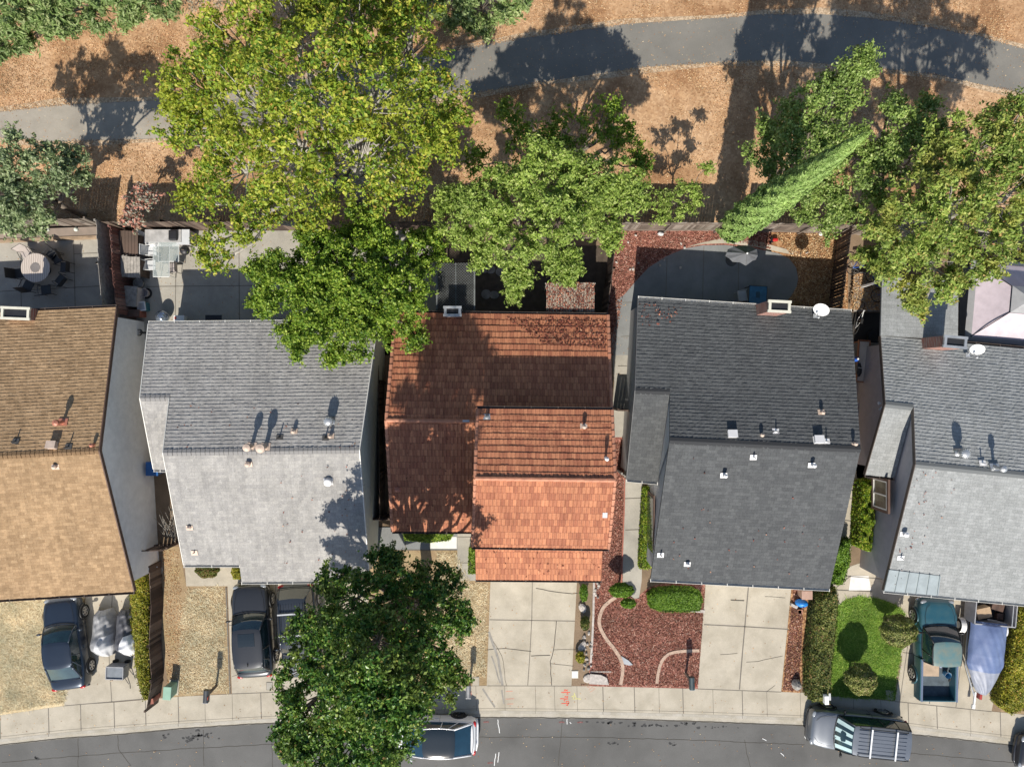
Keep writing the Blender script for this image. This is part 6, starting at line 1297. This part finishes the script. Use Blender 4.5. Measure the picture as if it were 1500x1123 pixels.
simple('storage_chest', 'grey lidded chest at the lower end of the red screen', 'chest', [('tub', MB().box((0, 0, .38), (.85, .95, .76)), m_stuc_g, dict(bevel=.02)), ('lid', MB().box((0, 0, .79), (.9, 1.0, .05)), m_wood_l, {})], 189, 434, .7, -4)
simple('wood_bin', 'dark red timber bin against the white side wall', 'bin', [('box', MB().box((0, 0, .35), (.9, .3, .7)), m_terra, dict(bevel=.01)), ('lid', MB().box((0, 0, .72), (.96, .36, .04)), m_trim_br, {})], 192, 459, .6)
simple('garden_hose', 'black coiled hose reel on the white side wall', 'hose reel', [('reel', MB().tube([(.15*math.cos(k*.5), .15*math.sin(k*.5), .55+k*.004) for k in range(40)], .018, 6), m_black, {}), ('bracket', MB().box((.2, 0, .5), (.3, .08, .3)), m_black, {})], 204, 487, .6)
t = thing('wheelie_bin', 'blue wheeled bin in the gap beside the light grey wing', 'bin', (0, 0, 0)); MB().hexa([(-.22, -.25, .05), (.22, -.25, .05), (.22, .25, .05), (-.22, .25, .05)], [(-.28, -.32, .95), (.28, -.32, .95), (.28, .32, .95), (-.28, .32, .95)]).build('body', M('bin_blue', (.02, .1, .3), .5), t); MB().box((0, 0, .98), (.6, .68, .06)).build('lid', M('bin_lid', (.02, .12, .36), .5), t)
for s in (1, -1): MB().tube([(s*.2, .3, .1), (s*.26, .3, .1)], .1, 12).build('wheel', m_tyre, t)
at(t, 224, 686, .9)
t = thing('branch_pile', 'tangle of bare dry branches by the lattice gate', 'branches', (G(250, 780).x, G(250, 780).y, 0)); q = random.Random(3); mb = MB()
for k in range(26): a_ = G(252, 785); mb.tube([a_+Vector((q.uniform(-.4, .4), q.uniform(-.3, .2), .02)), a_+Vector((q.uniform(-.4, .5), q.uniform(.2, 1.6), q.uniform(.2, 1.1)))], [.012, .005], 4)
mb.build('twigs', m_bark_p, t)
# charcoal house patio
chair('plastic_chair', 'grey plastic chair left of the blue table', 1088, 433, 100, m_stuc_l, m_stuc_l)
t = thing('patio_table', 'blue topped square table in the shade behind the charcoal roof', 'table', (0, 0, 0)); MB().box((0, 0, .7), (.86, .86, .03)).build('tabletop', M('blue_top', (.04, .17, .29), .4, var=.15, scale=4), t)
MB().box((0, 0, .72), (.2, .3, .012)).build('tray', M('dark_teal', (.03, .09, .13), .5), t)
fr = MB()
for a_, b_ in (((-1, -1), (1, -1)), ((1, -1), (1, 1)), ((1, 1), (-1, 1)), ((-1, 1), (-1, -1))): fr.tube([(a_[0]*.44, a_[1]*.44, .7), (b_[0]*.44, b_[1]*.44, .7)], .022, 6)
fr.build('frame', m_ironk, t)
for a_ in (-1, 1):
    for b_ in (-1, 1): MB().tube([(a_*.4, b_*.4, .7), (a_*.42, b_*.42, 0)], .02, 6).build('leg', m_ironk, t)
at(t, 1110, 432, .7, -3)
def umbrella():
    p = G(1090, 371, 1.9); t = thing('patio_umbrella', 'sagging dark grey patio umbrella at the edge of the curved patio', 'umbrella', (0, 0, 0)); n = 8; top = (0.05, -.05, 2.15); rim = []
    for k in range(n*2):
        a_ = 2*math.pi*k/(n*2)+.2; r_ = (.80 if k % 2 == 0 else .75); rim.append((r_*1.05*math.cos(a_), r_*.55*math.sin(a_)-(.12 if k == 12 else 0), 1.75-(.0 if k % 2 else .1)))
    for k in range(n):
        MB().add([top, rim[2*k], rim[(2*k+1) % 16], rim[(2*k+2) % 16]], [(0, 1, 2), (0, 2, 3)]).build('panel', M('umbrella_grey', (.115, .12, .128), .8, var=.08), t)
    MB().tube([(0, 0, 0), (.05, -.05, 2.2)], .022, 8).build('pole', m_galv, t); MB().ball((.05, -.05, 2.2), (.05, .05, .05), 10, 6).build('finial', m_wpaint, t)
    for k in range(n): MB().tube([top, rim[2*k]], .008, 5).build('rib', m_blackpipe, t)
    MB().lathe((0, 0, 0), [(.3, 0), (.28, .05), (.05, .1)], 16).build('base', m_blackpipe, t); t.location = (p.x, p.y, 0)
umbrella()
simple('toy', 'small bright red toy on the mulch right of the cypress', 'toy', [('body', MB().box((0, 0, .15), (.26, .15, .18)), M('toy_red', (.5, .02, .02), .4), dict(bevel=.04)), ('wheel', MB().tube([(-.12, -.12, .07), (-.12, .12, .07)], .07, 10), m_black, {}), ('handle', MB().tube([(.15, 0, .2), (.25, 0, .4)], .015), m_black, {})], 1136, 351, .2)
simple('garden_ornament', 'white ball ornament on the mulch near the back fence', 'ornament', [('ball', MB().ball((0, 0, .12), (.11, .11, .11), 12, 8), m_wpaint, dict(smooth=True)), ('foot', MB().lathe((0, 0, 0), [(.08, 0), (.05, .03)], 10), m_stone, {})], 1201, 343)
simple('paper_bag', 'pale crumpled bag on the red mulch below the sunlit fence', 'bag', [('sack', MB().ball((0, 0, .1), (.15, .12, .13), 8, 6, .15, rr), m_stuc_l, {}), ('handle', MB().tube([(-.05, 0, .2), (0, 0, .28), (.05, 0, .2)], .008), m_galv, {})], 967, 343)
# tiled house back yard
t = thing('lattice_pergola', 'dark lattice topped pergola left of the stepping stones', 'pergola', (0, 0, 0)); A_ = [G(640, 385, 2.2), G(695, 385, 2.2), G(695, 458, 2.2), G(640, 455, 2.2)]; c = (A_[0]+A_[2])/2; m_lat = M('lattice_grey', (.16, .17, .165), .8, var=.15)
w2, h2_ = (A_[1].x-A_[0].x)/2, (A_[0].y-A_[2].y)/2; lt = MB()
for k in range(-26, 27):
    o_ = k*.13
    for s in (1, -1):
        pts = [(x, s*x+o_) for x in (-w2, w2)]; seg = []
        (x0, y0), (x1, y1) = pts
        tA, tB = 0, 1
        dy = y1-y0
        for lim, sg in ((h2_, 1), (-h2_, -1)):
            tc = (lim-y0)/dy
            if (dy > 0) == (sg > 0): tB = min(tB, tc)
            else: tA = max(tA, tc)
        if tA < tB-.02: lt.tube([(x0+(x1-x0)*tA, y0+dy*tA, 2.2+.012*s), (x0+(x1-x0)*tB, y0+dy*tB, 2.2+.012*s)], .011, 4)
lt.build('lattice', m_lat, t)
for sx in (-1, 1): MB().box((sx*w2, 0, 2.17), (.07, h2_*2.05, .14)).build('beam', m_lat, t)
MB().box((0, 0, 2.14), (.05, h2_*2, .1)).build('rafter', m_lat, t)
for sx in (-1, 1):
    for sy in (-1, 1): MB().box((sx*w2*.96, sy*h2_*.95, 1.05), (.09, .09, 2.1)).build('post', m_lat, t)
t.location = (c.x, c.y, 0)
for i, (x, y) in enumerate(((711, 384), (709, 394), (719, 395), (712, 431), (724, 432), (733, 398), (738, 384))):
    o_ = MB().lathe((0, 0, .014), [(.24, 0), (.24, .03), (.22, .04)], 18, 1, rr.uniform(.8, 1.05)).build('stepping_stone', M('stepping_stone_grey', (.27, .25, .23), .9, var=.2)); tag(o_, 'round grey stepping stone in the dark back yard of the tiled house', 'stepping stone', 'stepping stones'); p = G(x, y); o_.location = (p.x, p.y, 0)
t = thing('slatted_patio_cover', 'slatted shade roof littered with red leaves behind the tiled house', 'patio cover', (0, 0, 0)); a_, b_ = G(800, 414, 2.3), G(871, 414, 2.3); c_ = G(871, 462, 2.3); wd_, hg_ = b_.x-a_.x, a_.y-c_.y; cx, cy = (a_.x+b_.x)/2, (a_.y+c_.y)/2
m_sl = M('slat_tan', (.42, .34, .26), .85, var=.12); n = 30
for k in range(n): MB().box((-wd_/2+wd_*(k+.5)/n, 0, 2.3), (.045, hg_, .03)).build('slat', m_sl, t)
for s in (1, -1): MB().box((0, s*hg_*.48, 2.23), (wd_*1.04, .06, .1)).build('beam', m_wood_l, t)
MB().box((0, 0, 2.27), (wd_*.98, hg_*.96, .012)).build('backing', m_wood_d, t)
for sx in (-1, 1): MB().box((sx*wd_*.48, hg_*.46, 1.1), (.09, .09, 2.2)).build('post', m_wood_l, t)
t.location = (cx, cy, 0)
stuff(scatter('fallen_leaves', [(cx-wd_/2, cy-hg_/2), (cx+wd_/2, cy-hg_/2), (cx+wd_/2, cy+hg_/2), (cx-wd_/2, cy+hg_/2)], 900, .09, m_litterd, 2.325, .3, 31, 1, .02))
stuff(scatter('fallen_leaves', [(.2, 1.2), (4.4, 1.2), (4.4, 3.2), (.2, 3.2)], 500, .08, m_litterd, 2.62, .3, 32, 1, .02)) if False else None
for i in range(320):
    pass
# leaves on the rear tile roof, lying on the slope
def slope_scatter(name, sl, poly_px, n, size, mat, seed):
    rng = np.random.default_rng(seed); a = np.array(poly_px, float); P = rng.uniform(a.min(0), a.max(0), (n*2, 2)); P = P[inpoly(P, a)][:n]
    C = np.array([tuple(hit(sl, x, y, .07)) for x, y in P]); A, B, Cc, D = [Vector(p) for p in sl]; nn = (B-A).cross(D-A).normalized(); nn = nn if nn.z > 0 else -nn
    N = np.array(nn)+rng.normal(size=(len(C), 3))*.3; V, F = orient_quads(C, N, size*rng.uniform(.4, .7, len(C)), rng); return stuff(bulk(name, V, F, mat))
slope_scatter('leaves_on_tiles', R3, [(740, 466), (888, 466), (888, 512), (800, 505)], 700, .1, m_litterd, 41)
slope_scatter('leaves_on_shingles', F5, [(1345, 688), (1420, 690), (1330, 850), (1300, 860)], 40, .08, m_litterd, 42)
# right neighbour: side yard deck, gazebo, bikes
t = thing('wooden_deck', 'weathered plank deck covered with orange leaves beside the pale patio roof', 'deck', (0, 0, 0)); d0, d1 = G(1246, 400), G(1287, 457); n = 9
MB().box(((d0.x+d1.x)/2, (d0.y+d1.y)/2, .14), (d1.x-d0.x-.06, d0.y-d1.y-.04, .24)).build('joists', m_wood_d, t)
for k in range(n): MB().box((d0.x+(d1.x-d0.x)*(k+.5)/n, (d0.y+d1.y)/2, .28), ((d1.x-d0.x)/n-.012, d0.y-d1.y, .03)).build('board', m_wood_l, t)
def bicycle(label, px, py, rot, mat, lying=True):
    t = thing('bicycle', label, 'bicycle', (0, 0, 0), 'bicycles on the deck')
    def ring(cx): return [(cx+.33*math.cos(k*.2618), .33*math.sin(k*.2618), 0) for k in range(25)]
    for cx in (-.5, .5):
        w_ = MB().tube(ring(cx), .02, 6).build('wheel', m_tyre, t); sp = MB()
        for k in range(10): sp.tube([(cx, 0, 0), (cx+.32*math.cos(k*.628), .32*math.sin(k*.628), 0)], .004, 3)
        sp.build('spokes', m_galv, w_)
    MB().tube([(-.5, 0, 0), (-.05, -.02, 0), (-.18, .42, 0), (-.5, 0, 0)], .016, 6).tube([(-.05, -.02, 0), (.36, .4, 0), (-.16, .38, 0)], .02, 6).tube([(.5, 0, 0), (.34, .48, 0)], .018, 6).build('frame', mat, t)
    MB().tube([(.34, .5, -.22), (.36, .52, 0), (.34, .5, .22)], .014, 6).build('handlebar', m_trimk, t); MB().box((-.19, .46, 0), (.24, .05, .13)).build('saddle', m_trimk, t)
    p = G(px, py); t.location = (p.x, p.y, .42 if lying else .33); t.rotation_euler = (R(12) if lying else R(90), 0, R(rot)); return t
m_bb = M('bike_blue', (.03, .12, .5), .4)
bicycle('blue bicycle lying by the deck under the mottled tree, upper one', 1258, 392, 10, m_bb); bicycle('blue bicycle lying on the leafy deck, lower one', 1276, 420, -75, m_bb)
b_ = bicycle('white bicycle standing by the corner of the charcoal roof', 1252, 467, 75, m_wpaint, False)
t = thing('storage_shelf', 'copper framed shelf with a cream mat between the two grey houses', 'shelf', (0, 0, 0)); m_cop = M('copper_wood', (.35, .15, .08), .7)
MB().box((0, 0, .55), (.5, 1.95, .04)).build('top', M('cream_mat', (.66, .58, .50), .8, var=.05), t)
for s in (1, -1): MB().box((s*.27, 0, .57), (.05, 2.1, .1)).build('side_rail', m_cop, t); MB().box((0, s*1.03, .57), (.58, .05, .1)).build('end_rail', m_cop, t)
for sx in (1, -1):
    for sy in (1, -1): MB().box((sx*.25, sy*.95, .26), (.05, .05, .52)).build('leg', m_cop, t)
at(t, 1264, 529, .55, -4)
simple('garden_cart', 'dark tarp bundle lying on the cream mat', 'tarp', [('tarp', MB().ball((0, 0, .68), (.14, .35, .12), 10, 8, .12, rr), m_black, {}), ('rope', MB().tube([(-.1, .1, .78), (.1, .05, .79)], .012), m_wpaint, {})], 1257, 541, .6)
simple('water_jug', 'blue jug at the edge of the cream mat', 'jug', [('bottle', MB().lathe((0, 0, .57), [(.1, 0), (.12, .05), (.12, .25), (.04, .33), (.04, .38)], 14), m_bb, dict(smooth=True)), ('cap', MB().lathe((0, 0, .95), [(.045, 0), (.045, .03)], 10), m_wpaint, {})], 1253, 526, .7)
simple('ladder', 'white folded ladder leaning beside the charcoal house wall', 'ladder', [('rail', MB().box((-.1, 0, .4), (.04, 1.9, .08)), m_wpaint, {}), ('rail', MB().box((.1, 0, .4), (.04, 1.9, .08)), m_wpaint, {}), ('rung', MB().box((0, .5, .4), (.18, .04, .04)).box((0, -.5, .4), (.18, .04, .04)).box((0, 0, .4), (.18, .04, .04)), m_wpaint, {})], 1259, 617, .5, -3)
simple('compost_bin', 'pale green bin at the ridge line gap between the grey houses', 'bin', [('body', MB().lathe((0, 0, 0), [(.26, 0), (.3, .6)], 18), m_green, {}), ('lid', MB().lathe((0, 0, .6), [(.31, 0), (.31, .04), (.2, .1), (.01, .12)], 18), m_green, {})], 1268, 662, .6)
simple('spare_tyre', 'black tyre lying in the dark gap behind the shelf', 'tyre', [('tread', MB().lathe((0, 0, .02), [(.17, 0), (.3, 0), (.32, .05), (.32, .13), (.3, .18), (.17, .18)], 24), m_tyre, {}), ('hub', MB().lathe((0, 0, .05), [(.16, 0), (.16, .06)], 16), m_trimk, {})], 1279, 492, .1)
MBd = MB(); dk = ppts((1243, 458), (1290, 458), (1290, 502), (1243, 500))
sheet('dark_side_ground', [(1243, 458), (1292, 458), (1292, 502), (1243, 500)], M('dark_ground', (.04, .035, .03), .9), 4)  # near-black sheet laid over the ground of the gap
def gazebo():
    cx, cy = G(1478, 442, 2.4).x+.3, G(1478, 442, 2.4).y; t = thing('gazebo', 'pink and white canopy gazebo with grey vented top', 'gazebo', (0, 0, 0)); A = 1.75
    m_gz = M('canopy_pink', (.55, .47, .50), .8, var=.06); m_gz2 = M('canopy_grey', (.33, .33, .33), .8, var=.06); rot = R(-5)
    base = [(-A, -A), (A, -A), (A, A), (-A, A)]; i_ = .62; top = [(x*i_/A, y*i_/A) for x, y in base]
    for k in range(4):
        a_, b_ = base[k], base[(k+1) % 4]; c_, d_ = top[(k+1) % 4], top[k]
        def f(u, v, a_=a_, b_=b_, c_=c_, d_=d_):
            x = (a_[0]*(1-u)+b_[0]*u)*(1-v)+(d_[0]*(1-u)+c_[0]*u)*v; y = (a_[1]*(1-u)+b_[1]*u)*(1-v)+(d_[1]*(1-u)+c_[1]*u)*v; return (x, y, 2.15+.75*v-.08*math.sin(math.pi*v)-.05*math.sin(math.pi*u)*(1-v))
        MB().grid(f, 10, 8).build('canopy_panel', m_gz, t, smooth=True)
        MB().add([(c_[0], c_[1], 3.0), (d_[0], d_[1], 3.0), (0, 0, 3.4)], [(1, 0, 2)]).build('vent_panel', m_gz2, t)
        MB().add([(a_[0], a_[1], 2.15), (b_[0], b_[1], 2.15), (b_[0]*1.12, b_[1]*1.12, 1.98), (a_[0]*1.12, a_[1]*1.12, 1.98)], [(0, 3, 2, 1)]).build('valance', m_gz2, t)
        MB().tube([(a_[0], a_[1], 0), (a_[0], a_[1], 2.15)], .04, 8).build('post', m_ironk, t); MB().tube([(a_[0], a_[1], 2.13), (0, 0, 3.36)], .02, 6).build('rafter', m_ironk, t)
    t.location = (cx, cy, 0); t.rotation_euler.z = rot
gazebo()
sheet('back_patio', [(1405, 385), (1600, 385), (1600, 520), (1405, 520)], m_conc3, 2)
simple('stone_wall', 'low speckled stone kerb wall under the mauve side wall', 'wall', [('coping', MB().box((0, 0, .5), (1.15, .22, .08)), m_stone2, dict(bevel=.01)), ('wall', MB().box((0, 0, .23), (1.05, .16, .46)), m_stone, {})], 1287, 800, .5, -28)

# sparse leaves that have blown onto roofs and paving
for i, (nm, sl, poly, n) in enumerate((('leaves_on_shingles', RB2, [(260, 590), (520, 590), (520, 655), (260, 655)], 25), ('leaves_on_shingles', F4x, [(985, 655), (1240, 670), (1210, 850), (965, 840)], 30), ('leaves_on_shingles', F2b, [(400, 680), (515, 680), (530, 840), (400, 840)], 30), ('leaves_on_tiles', F3, [(580, 625), (690, 625), (685, 770), (580, 770)], 60), ('leaves_on_tiles', F3g, [(700, 808), (880, 808), (878, 845), (700, 845)], 40), ('leaves_on_shingles', RA4, [(937, 445), (1010, 447), (990, 470), (940, 480)], 60))):
    slope_scatter(nm, sl, poly, n, .085, m_litterd, 60+i)
for i, (poly, n, z) in enumerate((([(335, 860), (520, 860), (515, 1008), (340, 1015)], 160, .022), ([(715, 852), (842, 852), (836, 1002), (715, 1002)], 60, .022), ([(1026, 860), (1155, 862), (1144, 1010), (1024, 1006)], 50, .022), ([(1240, 840), (1340, 860), (1330, 1020), (1312, 1020), (1325, 900)], 40, .022), ([(100, 1000), (130, 880), (230, 880), (215, 1020)], 50, .022), ([(205, 345), (400, 345), (400, 470), (205, 470)], 200, .02), ([(0, 360), (160, 355), (160, 450), (0, 450)], 60, .02), ([(0, 1050), (740, 1008), (1460, 1046), (1460, 1075), (1180, 1048), (740, 1036), (200, 1064), (0, 1080)], 260, .012), ([(0, 1100), (500, 1064), (900, 1060), (1500, 1100), (1500, 1130), (0, 1130)], 300, -.122), ([(900, 440), (930, 430), (930, 600), (900, 600)], 60, .02))):
    stuff(scatter('blown_leaves', ppts(*poly), n, .06, m_litter, z, .3, 80+i))
